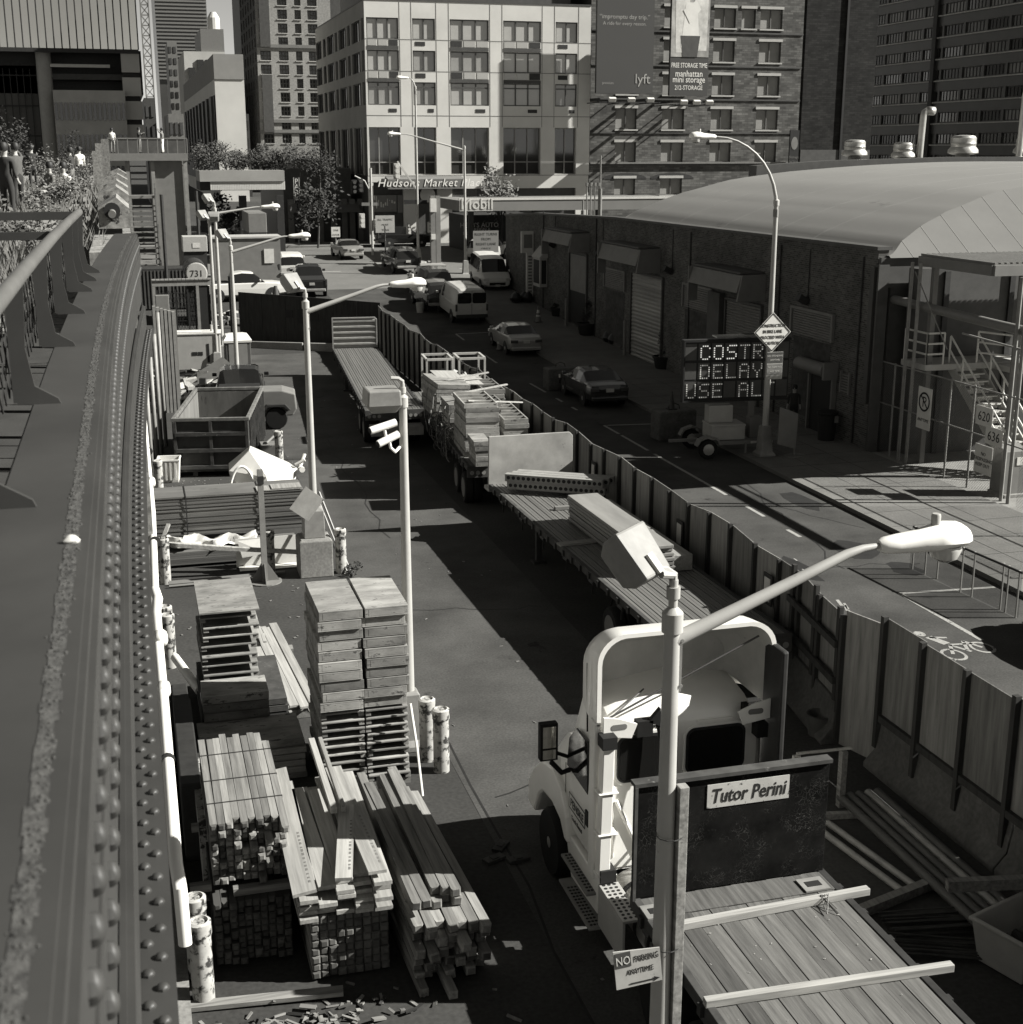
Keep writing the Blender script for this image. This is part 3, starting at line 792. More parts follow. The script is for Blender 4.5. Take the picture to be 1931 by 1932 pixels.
q = [(cxm - .75, H(20)), (cxm + .5, H(0)), (cxm + .95, H(18)), (cxm - .1, H(45))]
mb.add([(x, Y - .07, z) for x, z in q], [(0, 1, 2, 3)], 3)
mb.build('picture', [mat('ad_ground', .3, .7, .6, .5), mat('ad_cloth', .5, .7, .3, 1.2), M_grayd, mat('ad_board', .62, .6, .08, 1.)], t, fix=False)
tx = MB()
text_into(tx, 'FREE STORAGE TIME', .58, (cxm, Y - .006, H(128)), (1, 0, 0), (0, 0, 1), .006, xs=.66)
text_into(tx, 'manhattan', .78, (cxm, Y - .006, H(145)), (1, 0, 0), (0, 0, 1), .012, xs=.82)
text_into(tx, 'mini storage', .78, (cxm, Y - .006, H(156)), (1, 0, 0), (0, 0, 1), .012, xs=.82)
text_into(tx, '212-STORAGE', .55, (cxm, Y - .006, H(170)), (1, 0, 0), (0, 0, 1), .012, xs=.8)
tx.build('lettering', M_white, t)

# ---- blank brick building (the tower's shade painted into its brick) and far glass tower
db = thing('blank_brick_building', 'tall blank shade-painted brick wall standing between the brick warehouse and the glass tower', 'building')
mb = MB(); a = atY(1508, 300, 131).x; b = atY(1640, 300, 131).x; mb.box(a, b, 131, 160, 0, 44); mb.build('wall', brick('shade_painted_brick', .022, .015, .6, .2, 'X', .3), db)
mb = MB(); mb.box(a + .05, b - .05, 130.9, 130.99, 0, atY(1570, 283, 131).z); mb.build('base_course', M_grayd, db)
mb = MB(); mb.box(a + (b - a) * .55, a + (b - a) * .58, 130.8, 130.99, 0, 44); mb.build('pilaster', M_ink, db)
bs = thing('banner_sign', 'narrow black storage banner hanging beside the blank brick wall', 'sign')
p_, q_ = atY(1487, 323, 123.3), atY(1508, 246, 123.3)
mb = MB(); mb.box(p_.x, q_.x, 123.2, 123.4, p_.z, q_.z); mb.build('board', M_ink, bs)
mb = MB(); cx_ = (p_.x + q_.x) / 2
mb.lathe([(.34, 0), (.36, .01)], 12, (cx_, 123.19, p_.z + 2.6), (math.pi / 2, 0, 0), sy=1.7)
text_into(mb, 'Storage', .33, (cx_, 123.19, p_.z + 1.2), (1, 0, 0), (0, 0, 1), .004); text_into(mb, 'Self Store', .25, (cx_, 123.19, p_.z + .8), (1, 0, 0), (0, 0, 1), .004)
mb.build('lettering', M_gray, bs)
gt = thing('glass_tower', 'dark glazed office tower with long ribbon windows on its street side', 'building')
X_ = 150.0
y0 = atX(1633, 150, X_).y; y1 = atX(1990, 150, X_).y
us = [0]; cells = {}
M_tg = [mat('tower_glass', .02, .07, .5, .25, spec=.9), mat('tower_glass_dark', .008, .15, .5, .25, spec=.3), mat('tower_blind', .1, .3, .3, .6, spec=.6), mat('tower_glass_mid', .04, .2, .6, .4, spec=.5)]
fl = 3.9
vs = [0]
zt0 = atX(1800, 250, X_).z
for k in range(13): vs += [zt0 - 6 + k * fl, zt0 - 6 + k * fl + 1.9]
vs.append(vs[-1] + 2)
Lw = y0 - y1; n_b = 9
for k in range(n_b): us += [Lw * (k + .06) / n_b, Lw * (k + .97) / n_b]
us.append(Lw)
cells = {(2 * i + 1, 2 * j + 1): (6, 1) for i in range(n_b) for j in range(13)}
facade(gt, (X_, y0), (0, -1), us, vs, cells, mat('tower_spandrel', .035, .4, .2, .3, spec=.5), M_tg, .3, mat('tower_frame', .03, .5, .2, 1.), bar=.16, wname='ribbon_window', limit=99)
mb = MB(); mb.box(X_ + .4, X_ + 60, y1 - 5, y0 - .2, 0, vs[-1]); mb.box(X_ - .5, X_ + .39, y0 - Lw * .42, y0 - Lw * .4, 0, vs[-1]); mb.build('core', M_dark, gt)
mb = MB()
for j in range(13): mb.box(X_ - .25, X_ - .01, y1, y0, vs[2 * j + 1] - .3, vs[2 * j + 1] - .1)
mb.build('ledge', M_grayl, gt)

# ---- brick apartment tower, left of the corner building
ap = thing('apartment_tower', 'grey brick apartment tower with a grid of square windows and pale sills', 'building')
YA = 285.0
ax = lambda u: atY(u, 150, YA).x
az = lambda v: atY(550, v, YA).z
ub = [ax(u) for u in (488, 494, 514, 529, 547, 561, 573, 585, 603, 628)]
vs = [az(300)]
for k in range(13):
    v = 259 - 26 * k + 12
    vs += [az(v), az(v - 18)]
vs.append(az(-90))
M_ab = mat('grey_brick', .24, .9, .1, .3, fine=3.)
facade(ap, (ub[0], YA), (1, 0), [q - ub[0] for q in ub], vs, {(i, 2 * j + 1): (3, 2) for i in (1, 3, 5, 7) for j in range(12)}, M_ab, M_glassb, .6, M_frame, sill=mat('pale_sill', .42, .8, .05, 1.), bar=.22)
mb = MB(); mb.box(ub[0] + .4, ub[-1] + 30, YA + .8, YA + 60, 0, 80); mb.build('core', M_grayd, ap)
vs2 = vs
ly0 = YA; ly1 = atX(459, 150, ub[0]).y
Lw = ly1 - ly0
us = [0]; nb = 6
for k in range(nb): us += [Lw * (k + .25) / nb, Lw * (k + .7) / nb]
us.append(Lw)
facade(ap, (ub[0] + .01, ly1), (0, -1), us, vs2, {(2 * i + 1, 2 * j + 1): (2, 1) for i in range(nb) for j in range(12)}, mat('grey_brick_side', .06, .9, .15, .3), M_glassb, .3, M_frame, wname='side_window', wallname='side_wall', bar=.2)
mb = MB()
for vt, vb in ((0, 90), (142, 250)):
    mb.box(ax(494.5), ax(513.5), YA - .6, YA - .02, az(vb), az(vt - 60) if vt == 0 else az(vt))
mb.build('bay_panel', M_grayd, ap)
mb = MB()
for v in (88, 229, 248): mb.box(ub[0], ub[-1], YA - .3, YA - .01, az(v) - .3, az(v) + .3)
mb.build('string_course', M_gray, ap)

def block(lab, u0, u1, v0, Y, dpt, m, zb=0, name='office_block'):
    t = thing(name, lab, 'building'); a = atY(u0, v0, Y); b = atY(u1, v0, Y)
    mb = MB(); mb.box(a.x, b.x, Y, Y + dpt, zb, a.z); mb.build('wall', m, t)
    return t, a, b
# ---- blank-sided loft building and its stepped neighbour
t, a, b = block('long loft building with a blank pale end wall and dark side piers', 403, 459, 107, 236, 112, mat('pale_end_wall', .5, .85, .08, .2))
mb = MB(); mb.box(a.x - .02, b.x + .02, 235.85, 349, a.z - 3.5, a.z + .4); mb.build('parapet', M_stoned, t)
mb = MB()
for k in range(9): mb.box(a.x - .6, a.x - .02, 239 + k * 12, 243 + k * 12, 10, a.z - 6.1)
mb.build('side_pier', M_grayd, t)
mb = MB(); mb.box(a.x - .25, a.x - .02, 236.2, 348, 5, a.z - 6.02); mb.build('side_wall', M_dark, t)
t, a, b = block('stepped stone building with a roof tank, behind the blank pale end wall', 347, 425, 97, 520, 60, mat('stone_tower', .4, .85, .15, .1))
c1, c2 = atY(378, 55, 522), atY(422, 60, 522)
mb = MB(); mb.box(c1.x, c2.x, 521, 560, a.z, c1.z); mb.build('penthouse', M_gray, t)
c1, c2 = atY(394, 48, 525), atY(418, 60, 525); mb = MB(); mb.lathe([((c2.x - c1.x) / 2, 0), ((c2.x - c1.x) / 2, 6), (1, 8)], 14, ((c1.x + c2.x) / 2, 530, c2.z - 1)); mb.build('roof_tank', M_sign, t)
mb = MB()
for u, v in ((374, 135), (376, 170), (390, 135), (358, 150)):
    p = atY(u, v, 519.7); mb.box(p.x, p.x + 2.2, 519.5, 519.98, p.z, p.z + 4)
mb.build('window', M_dark, t)
t, a, b = block('far dark skyscraper striped with window bands', 288, 386, -60, 760, 60, mat('skyscraper_glass', .05, .3, .2, .1, spec=.6))
mb = MB()
for k in range(26):
    v = 150 - k * 7; p = atY(300, v, 759.5); mb.box(a.x, b.x, 759, 759.95, p.z, p.z + .9)
mb.build('spandrel_band', M_gray, t)
# small blocks at the foot of the skyline
for lab, u0, u1, v, Y, m in (('small pale house front with dark windows low between the mast and the loft building', 318, 347, 215, 210, M_gray), ('narrow dark building rising behind the balcony', 272, 292, 185, 230, M_grayd), ('low dark brick building at the foot of the blank pale end wall', 421, 470, 215, 260, M_dark),
                            ('grey brick building seen under the glazed hall', 100, 236, 170, 149, mat('pale_brick', .4, .85, .15, .4)), ('thin pale chimney tower beside the lattice mast', 316, 334, 80, 420, M_gray)):
    t, a, b = block(lab, u0, u1, v, Y, 20, m)
    fr = MB(); wd = b.x - a.x; nx = max(2, int((u1 - u0) / 9)); nz = 9
    for i in range(nx):
        for j in range(nz):
            zt_ = a.z - 1.2 - j * 3.1
            if zt_ < 9: continue
            fr.box(a.x + wd * (i + .2) / nx, a.x + wd * (i + .75) / nx, Y - .12, Y - .01, zt_ - 1.7, zt_)
    fr.build('window', M_glassb, t)

# ---- glazed hall bridging the raised park, its dark undercroft and legs
gh = thing('glazed_hall', 'big glazed hall with vertical fins raised on legs over the raised park', 'building')
YG = 150
a = atY(-60, 88, YG); b = atY(262, 92, YG)
mb = MB(); mb.box(a.x, b.x, YG + .3, YG + 40, a.z, 60); mb.build('glass_wall', mat('hall_glass', .62, .1, .15, .05, metal=1.), gh)
mb = MB()
n = 22
for k in range(n + 1):
    x = a.x + (b.x - a.x) * k / n; mb.box(x - .06, x + .06, YG + .2, YG + .29, a.z, 60)
mb.box(a.x, b.x, YG - .2, YG + .28, a.z - .4, a.z - .01)
mb.build('fin', M_dark, gh)
mb = MB(); c, d = atY(-60, 165, YG + 3), atY(240, 95, YG + 3); mb.box(c.x, d.x + 1.4, YG + 4, YG + 40, c.z - .5, d.z); mb.build('undercroft', M_dark, gh)
c, d = atY(95, 150, YG + 2), atY(235, 122, YG + 2)
mb = MB(); mb.box(c.x, d.x, YG + 2, YG + 3.8, c.z, d.z - 1); mb.build('duct', M_grayd, gh)
mb = MB(); c, d = atY(95, 126, YG + 1), atY(208, 122, YG + 1); mb.box(c.x, d.x, YG + 1.5, YG + 2, c.z, d.z); mb.build('light_strip', M_sign, gh)
c, d = atY(240, 270, YG), atY(262, 92, YG)
mb = MB(); mb.box(c.x + .1, d.x - .1, YG + .6, YG + 2.6, c.z, d.z - .1); mb.build('leg_core', M_dark, gh)
for k in range(4):
    z0 = c.z + (d.z - c.z) * k / 4; z1 = c.z + (d.z - c.z) * (k + 1) / 4 - .5
    mb = MB(); mb.box(c.x, d.x, YG + .1, YG + .55, z0, z1); mb.build('leg_panel', mat('leg_concrete', .45, .85, .08, .3), gh)
c, d = atY(80, 300, YG), atY(96, 95, YG)
mb = MB(); mb.tube([((c.x + d.x) / 2, YG + 2, 0), ((c.x + d.x) / 2, YG + 2, d.z)], .75, 14); mb.build('column', M_grayl, gh, smooth=True)
c, d = atY(-60, 300, YG + 1), atY(76, 98, YG + 1)
sw = thing('shrouded_tower', 'tower wrapped in dark construction netting under the glazed hall', 'building')
mb = MB(); mb.box(c.x, d.x, YG + 4.0, YG + 12, 0, d.z - 1.2); mb.build('netting', mat('netting', .11, .9, .35, .5, (1, 1, .2)), sw)
mb = MB()
for k in range(13): mb.bar((c.x + (d.x - c.x) * k / 12, YG + 3.8, 5), (c.x + (d.x - c.x) * k / 12, YG + 3.8, d.z - 1.5), .08)
for k in range(5): mb.bar((c.x, YG + 3.85, 9 + k * 3), (d.x, YG + 3.85, 9 + k * 3), .12)
mb.build('scaffold', M_dark, sw)
# lattice crane mast
cm = thing('crane_mast', 'slender lattice crane mast against the sky', 'crane')
YM = 240; a = atY(278, 200, YM); b = atY(293, 200, YM); w_ = b.x - a.x
mb = MB()
for x in (a.x, b.x):
    for y in (YM, YM + w_): mb.bar((x, y, 0), (x, y, 70), .16)
mb.build('chord', M_gray, cm)
mb = MB(); z = 8
while z < 68:
    for y in (YM, YM + w_):
        mb.bar((a.x, y, z), (b.x, y, z + w_ * 1.2), .09); mb.bar((b.x, y, z), (a.x, y, z + w_ * 1.2), .09); mb.bar((a.x, y, z), (b.x, y, z), .09)
    z += w_ * 1.25
mb.build('lattice', M_gray, cm)

# ---- balcony of the park and the lift shaft below it
bl_ = thing('park_balcony', 'raised viewing balcony with glass balustrade carried on a lift shaft', 'balcony')
YV = 103
a, b = atY(205, 290, YV), atY(355, 290, YV)
mb = MB(); mb.box(a.x, b.x, YV, YV + 4, a.z - .5, a.z); mb.build('deck', M_gray, bl_)
mb = MB(); zr = atY(300, 262, YV).z
for x in [a.x + (b.x - a.x) * k / 8 for k in range(9)]: mb.box(x - .03, x + .03, YV + .05, YV + .12, a.z, zr)
mb.box(a.x, b.x, YV + .03, YV + .13, zr, zr + .06); mb.box(a.x, b.x, YV + 3.7, YV + 3.8, zr, zr + .06)
mb.build('rail', M_gray, bl_)
mb = MB(); mb.box(a.x, b.x, YV + 3.74, YV + 3.76, a.z, zr); mb.build('glass_panel', M_grayd, bl_)
c, d = atY(291, 410, YV), atY(344, 298, YV)
mb = MB(); mb.box(c.x, d.x, YV + .5, YV + 3.5, 0, a.z - .52); mb.build('lift_shaft', M_gray, bl_)
mb = MB()
for u in (240, 288, 350): 
    p = atY(u, 300, YV); mb.box(p.x - .13, p.x + .13, YV + .3, YV + .48, 0, a.z - .52)
mb.build('column', M_galvd, bl_)
st = thing('site_stairs', 'grey outdoor staircase with landings below the viewing balcony', 'stairs')
mb = MB(); a = atY(246, 425, 96); b = atY(292, 340, 96)
for k in range(14):
    f = k / 14; mb.box(a.x, b.x, 92 + k * .32, 92.34 + k * .32, gz(95) + 1 + 4.6 * f, gz(95) + 1.08 + 4.6 * f)
mb.box(a.x, b.x, 96.6, 98.2, 7.4, 7.6)
mb.build('tread', M_gray, st)
mb = MB()
for x in (a.x, b.x): mb.bar((x, 92, gz(95) + 1), (x, 96.6, 7.4), .08, .3); mb.bar((x, 92, gz(95) + 2), (x, 96.6, 8.4), .05)
for x in (a.x, b.x):
    for y in (92, 94.3, 96.6): mb.bar((x, y, gz(y)), (x, y, 3.5 + (y - 92) * 1.0), .1)
mb.build('stringer', M_grayd, st)

# ---- park bridge over the avenue and its planting
br = thing('park_bridge', 'pale girder bridge with a striped fascia crossing the avenue', 'bridge')
YP = 115; a = atY(378, 343, YP); b = atY(537, 322, YP)
mb = MB(); mb.box(a.x, b.x, YP, YP + 6, a.z, b.z); mb.build('girder', mat('bridge_girder', .26, .7, .12, .6), br)
mb = MB(); mb.box(a.x, b.x, YP + .4, YP + 6, atY(400, 360, YP).z, a.z - .01)
mb.build('soffit', M_dark, br)
mb = MB(); n = 44
for k in range(n):
    x = atY(398, 350, YP).x + (b.x - atY(398, 350, YP).x) * k / n; mb.box(x, x + .16, YP + .1, YP + .38, atY(400, 359, YP).z, a.z - .02)
mb.build('fascia_slat', M_sign, br)
mb = MB()
for u in (385, 460, 530): p = atY(u, 400, YP + 2); mb.box(p.x - .3, p.x + .3, YP + 2, YP + 2.6, 0, a.z - 1.2)
mb.build('column', M_dark, br)
k = 0
for u, v, h, m, lab in ((392, 300, 3.2, M_leafm, 'bushy tree above the bridge, farthest from the corner building'), (425, 296, 3.6, M_leafm, 'spreading tree on the bridge below the low dark brick building'), (458, 300, 3.3, M_leafm, 'round tree on the bridge below the apartment tower'), (495, 298, 3.3, M_leafm, 'pale leafy tree in the middle of the bridge planting'), (530, 300, 3.4, M_leafm, 'wispy tree on the bridge near its corner end'), (565, 300, 3.0, M_leafm, 'small pale tree at the end of the bridge'), (602, 308, 4.2, M_leafd, 'dense dark tree against the side of the corner building')):
    p = atY(u, v, 118); tree('park_tree', lab, (p.x, 118, p.z - h * .62), h, 1.6, 1300, .11, m, 'trees planted on the bridge', .62)
for u, v, h, lab in ((600, 440, 6.0, 'dark street tree before the shop row'), (430, 440, 4.6, 'dark street tree under the bridge')):
    p = atY(u, v, 120); tree('street_tree', lab, (p.x, 120, gz(120)), h, 1.9, 1100, .18, M_leafd, None, .6)
p = atY(945, 352, 112); tree('station_tree', 'leafy tree rising over the fuel station canopy', (p.x, 112, gz(112)), 7.2, 1.7, 1100, .15, M_leaf, None, .66)

# ---- fuel station canopy
fs = thing('fuel_station_canopy', 'long flat fuel station canopy with raised lettering on its pale end', 'canopy')
YC = 104; a = atY(868, 399, YC); b = atY(1300, 371, YC)
mb = MB(); mb.box(a.x, b.x, YC, YC + 9, a.z, b.z - .15); mb.build('fascia', mat('canopy_fascia', .16, .6, .1, .4), fs)
mb = MB(); mb.box(a.x - .05, b.x, YC - .05, YC + .15, b.z - .14, b.z + .02); mb.build('roof_edge', M_sign, fs)
mb = MB(); c = atY(930, 385, YC); mb.box(a.x - .03, c.x, YC - .04, YC - .003, a.z, b.z - .15); mb.build('name_panel', M_grayl, fs)
tx = MB(); text_into(tx, 'Mobil', 1.18, ((a.x + c.x) / 2 + .05, YC - .05, a.z + .16), (1, 0, 0), (0, 0, 1), .03, xs=.98); tx.build('lettering', M_sign, fs)
mb = MB()
for u in (890, 1010, 1130, 1240): p = atY(u, 420, YC + 4); mb.box(p.x - .2, p.x + .2, YC + 4, YC + 4.4, 0, a.z)
mb.build('column', M_grayd, fs)
st_ = thing('station_shop', 'dark service garage with painted words under the fuel station canopy', 'building')
a = atY(878, 462, 113); b = atY(1010, 405, 113)
mb = MB(); mb.box(a.x, b.x, 113, 119, 0, b.z); mb.build('wall', M_dark, st_)
tx = MB()
for txt, sz, v in (('HERB’S AUTO', .55, 429), ('FOREIGN &', .38, 436), ('DOMESTIC CARS', .38, 443)): text_into(tx, txt, sz, (atY(905, v, 112.98).x, 112.98, atY(905, v, 112.98).z), (1, 0, 0), (0, 0, 1), .01)
tx.build('lettering', M_sign, st_)
pl = thing('price_pylon', 'tall twin-post fuel price pylon standing on the traffic island', 'sign')
a = atY(812, 487, 103); 
mb = MB()
for u in (818, 827.5): p = atY(u, 430, 103); mb.box(p.x - .18, p.x + .18, 103, 103.4, gz(103), atY(820, 370, 103).z)
mb.build('post', M_gray, pl)
mb = MB(); p, q = atY(811, 400, 102.95), atY(822, 375, 102.95); mb.box(p.x, q.x, 102.6, 102.99, p.z, q.z); p, q = atY(814, 452, 102.9), atY(822, 442, 102.9); mb.box(p.x, q.x, 102.8, 102.98, p.z, q.z); mb.build('panel', M_sign, pl)

# ================================================================== BRICK WAREHOUSE WITH ARCHED ROOF
M_wbrk = brick('warehouse_brick', .075, .13, .22, .075, 'Y', .35, .45, .12)
M_roof = mat('roof_membrane', .17, .85, .08, .2, (1, .5, 1), spots=.08, spot_v=.11, spot_scale=.5, spec=.2)
wh = thing('brick_warehouse', 'long low brick warehouse with loading doors, louvres and a pale arched roof', 'building')
mb = MB(); mb.prism([(42.3, -.2), (91, -.2), (91, 6.2), (84, 6.6), (69, 7.0), (42.3, 7.18)], 'x', 25, 25.4); mb.build('street_wall', M_wbrk, wh)
mb = MB()
for (y0, z0), (y1, z1) in (((42.25, 7.18), (69, 7.0)), ((69, 7.0), (84, 6.6)), ((84, 6.6), (91.05, 6.2))):
    mb.loft([[(24.92, y0, z0), (25.5, y0, z0), (25.5, y0, z0 + .12), (24.92, y0, z0 + .12)], [(24.92, y1, z1), (25.5, y1, z1), (25.5, y1, z1 + .12), (24.92, y1, z1 + .12)]])
mb.build('coping', M_grayd, wh)
prof = [(25.3, 7.0), (26.2, 7.45), (27.5, 7.95), (28.8, 8.36), (31.5, 9.0), (35, 9.42), (40, 9.75), (46, 9.92), (53, 9.8), (60, 9.1), (66, 7)]
NP = len(prof)
mb = MB()
fine = []
for (a0, z0), (a1, z1) in zip(prof, prof[1:]):
    for k in range(4): fine.append((a0 + (a1 - a0) * k / 4, None))
fine = [x for x, _ in fine] + [66]
def arch(x):                                                       # smooth crown through the surveyed heights
    import bisect
    i = max(0, min(len(prof) - 2, bisect.bisect([p[0] for p in prof], x) - 1)); P_ = lambda k: prof[max(0, min(len(prof) - 1, k))]
    t_ = (x - prof[i][0]) / (prof[i + 1][0] - prof[i][0]); p0, p1, p2, p3 = (P_(i + k)[1] for k in (-1, 0, 1, 2))
    return p1 + .5 * t_ * ((p2 - p0) + t_ * ((2 * p0 - 5 * p1 + 4 * p2 - p3) + t_ * (3 * (p1 - p2) + p3 - p0)))
crease = lambda x: 42.0 + max(.05, (arch(x) - 6.93) / .62)
mb.loft([[(x, crease(x), arch(x)) for x in fine], [(x, 55, arch(x)) for x in fine], [(x, 69, arch(x)) for x in fine]], closed=False, caps=False)
hp_ = MB(); hp_.add([(x, 42.0, 6.93) for x in fine] + [(x, crease(x), arch(x)) for x in fine], [(i, i + 1, len(fine) + i + 1, len(fine) + i) for i in range(len(fine) - 1)]); hp_.build('hip_slope', mat('hip_membrane', .12, .85, .1, .4, spec=.2), wh, fix=False)  # roof membrane darkened here to offset the slope's stronger sunlight
mb.add([(x, 69, z) for x, z in prof] + [(66, 69, 5), (25.3, 69, 5)], [tuple(range(NP + 2))])
for k in range(1, 9): pass
mb.build('arched_roof', M_roof, wh, smooth=True, fix=False)
mb = MB()
for i in range(28):                                               # membrane seams on the sloping end and along the vault
    x = 26.2 + i * 1.15
    if x < 60: mb.bar((x, crease(x), arch(x) + .004), (x, 42.0, 6.934), .03, .012)
for y in (48.5, 52, 57, 62, 66): mb.tube([(x, y, arch(x)) for x in fine], .012, 4, caps=False)
mb.build('roof_seam', M_gray, wh)
mb = MB(); mb.box(25.5, 66, 42.2, 69, 0, 6.9); mb.box(25.45, 66, 69.02, 90.9, 0, 5.9); mb.box(25.02, 66, 42.12, 42.28, 5.9, 6.93); mb.build('core', M_grayd, wh)
mb = MB(); mb.box(25.5, 60, 69.3, 90.5, 6.0, 6.02); mb.build('flat_roof', M_roof, wh)
mb = MB(); mb.prism([(33.5, 6), (33.5, 9.72), (38, 9.98), (46, 10.16), (62, 10.2), (62, 6)], 'y', 70, 71); mb.build('roof_curb', M_grayd, wh)
def door_frame(y0, y1, z0, z1, name, m, ribs=0, depth=.1, rim=M_grayd, lines=None):
    mb = MB(); mb.box(24.98, 24.999, y0, y1, z0, z1)
    for k in range(ribs):
        z = z0 + (z1 - z0) * (k + .5) / ribs
        mb.prism([(24.98, z - (z1 - z0) / ribs * .42), (24.93, z - .02), (24.93, z + .02), (24.98, z + (z1 - z0) / ribs * .42)], 'y', y0 + .06, y1 - .06)
    o = mb.build(name, m, wh)
    mb = MB()
    for a, b in ((y0 - .12, y0 - .003), (y1 + .003, y1 + .12)): mb.box(24.88, 24.998, a, b, z0, z1 + .1)
    mb.box(24.88, 24.998, y0 - .002, y1 + .002, z1 + .003, z1 + .12)
    mb.build('frame', rim, o)
    return o
door_frame(62.0, 66.2, .15, 4.45, 'roller_door', mat('ribbed_door', .26, .5, .4, .6, (.2, .2, 5), spec=.4), 22, rim=M_grayd)
door_frame(51.1, 54.5, .12, 4.25, 'roller_door', M_gray, 34)
o = door_frame(73.5, 76.6, .7, 4.75, 'half_open_door', M_ink, 0)
mb = MB(); mb.box(24.95, 24.975, 73.6, 76.5, 2.6, 4.7); mb.build('raised_shutter', M_gray, o)
mb = MB(); mb.box(24.7, 24.95, 54.75, 56.0, .12, 4.5); mb.build('open_door_leaf', M_grayd, wh)
for y0, y1, z0, z1 in ((67.3, 70.4, 3.35, 4.3), (56.15, 59.3, 3.45, 4.45), (45.15, 48.3, 3.6, 4.55)):
    door_frame(y0, y1, z0, z1, 'louvre', M_gray, 10, rim=M_gray)
    mb = MB(); mb.box(24.985, 24.999, y0 + .1, y1 - .1, .5, z0 - .1); mb.build('infill_panel', mat('infill_block', .05, .9, .4, 1.2, (1, 1, 2), fine=5.), wh)
for y0, y1, z0, z1 in ((62.6, 68.2, 4.72, 5.85), (51.0, 56.0, 4.55, 5.6), (73.3, 78.4, 5.0, 6.0)):
    mb = MB()                                                      # hood over a loading door
    mb.prism([(23.75, z0 + .35), (23.95, z1), (24.998, z1 + .02), (24.998, z1 - .12), (24.05, z1 - .12), (23.87, z0 + .35)], 'y', y0 + .01, y1 - .01)
    mb.prism([(23.75, z0), (23.95, z1 + .015), (24.995, z1 + .035), (24.995, z0)], 'y', y0 - .12, y0)
    mb.box(23.76, 24.2, y1, y1 + .1, z0 - .45, z1)
    h_ = mb.build('loading_hood', M_gray, wh)
    mb = MB(); mb.box(23.9, 24.99, y0 + .02, y1 - .02, z1 + .04, z1 + .12); mb.build('gutter', M_grayd, h_)
mb = MB(); mb.box(24.9, 24.997, 44.72, 46.4, .12, 2.35); mb.build('entry_door', M_ink, wh)
mb = MB(); mb.box(24.8, 24.99, 44.6, 44.7, .12, 2.4); mb.box(24.8, 24.99, 46.42, 46.52, .12, 2.4); mb.build('door_post', M_gray, wh)
mb = MB(); mb.tube([(24.6, 44.7, 2.62), (24.6, 46.9, 2.62)], .26, 14); mb.box(24.4, 24.99, 44.55, 44.68, 2.3, 2.95); mb.build('shutter_drum', M_gray, wh, smooth=True)
mb = MB()
for k in range(7): mb.box(24.93, 24.98, 43.65, 44.2, 1.95 + k * .1, 2.0 + k * .1)
mb.box(24.9, 24.99, 43.58, 43.65, 1.9, 2.7); mb.box(24.9, 24.99, 44.2, 44.27, 1.9, 2.7); mb.build('vent', M_gray, wh)
for y in (47.2, 60.9, 70.9, 79.6):
    mb = MB(); mb.cbox((24.75, y, 5.0), (.42, .3, .26), (0, .5, 0)); mb.bar((25, y, 5.1), (24.8, y, 5.05), .06); mb.tube([(24.97, y, 5.1), (24.97, y, 6.9)], .02, 5); mb.build('wall_lamp', M_dark, wh)
mb = MB()
for y in (43.2, 49.6, 58.7, 72, 82): mb.tube([(24.95, y, .2), (24.95, y, 6.9)], .035, 6)
mb.build('conduit', M_dark, wh)
mb = MB(); mb.box(24.9, 25.3, 42.02, 42.11, 0, 6.7); mb.box(24.88, 24.995, 42.3, 42.55, 1.8, 6.6); mb.build('corner_pilaster', M_grayd, wh)
t = thing('hanging_sign', 'tall white sign strip with dark printing fixed to the far end of the brick warehouse', 'sign')
mb = MB(); mb.box(24.55, 24.99, 84.3, 84.5, 1.4, 5.4); mb.box(24.2, 24.99, 84.28, 84.52, 4.2, 5.55); mb.build('board', M_sign, t)
mb = MB(); mb.box(24.35, 24.9, 84.26, 84.275, 4.5, 5.35)
for k in range(12): mb.box(24.65, 24.9, 84.285, 84.297, 1.7 + k * .2, 1.82 + k * .2)
mb.build('printing', M_gray, t)
t = thing('wall_kiosk', 'small white gabled notice box on the brick warehouse wall', 'notice box')
mb = MB(); mb.box(24.5, 24.98, 81.2, 82.7, 2.3, 4.1); mb.prism([(24.4, 4.1), (24.98, 4.75), (24.98, 4.1)], 'y', 81.05, 82.85); mb.build('case', M_grayl, t)
mb = MB(); mb.box(24.6, 24.9, 81.17, 81.195, 2.5, 3.95); mb.box(24.48, 24.497, 81.35, 82.55, 2.5, 3.95); mb.build('pane', M_ink, t)
# vents and flues on the roof
def roof_vent(u, v, w_, lab):
    p = atY(u, v, 72.5); s_ = w_ / 47 * 1.0
    t = thing('roof_vent', lab, 'roof vent', (p.x, 72.5, p.z - .05), 0, 'ventilators on the warehouse roof')
    mb = MB(); mb.lathe([(.36 * s_, 0), (.36 * s_, .55 * s_)], 16); mb.build('neck', M_galvd, t, smooth=True)
    mb = MB(); mb.lathe([(.5 * s_, .42 * s_), (.74 * s_, .5 * s_), (.72 * s_, .66 * s_), (.6 * s_, .8 * s_), (.6 * s_, .92 * s_), (.62 * s_, .96 * s_), (.6 * s_, 1.0 * s_), (.6 * s_, 1.22 * s_), (.52 * s_, 1.32 * s_), (.2 * s_, 1.36 * s_)], 20); mb.build('hood', M_alu, t, smooth=True)
roof_vent(1611, 308, 47, 'mushroom roof vent nearest the blank brick building')
roof_vent(1703, 311, 46, 'mushroom roof vent beside the bent flue pipe')
roof_vent(1815, 307, 56, 'largest mushroom roof vent, alone between two flue pipes')
roof_vent(1935, 304, 50, 'mushroom roof vent cut by the edge of the picture')
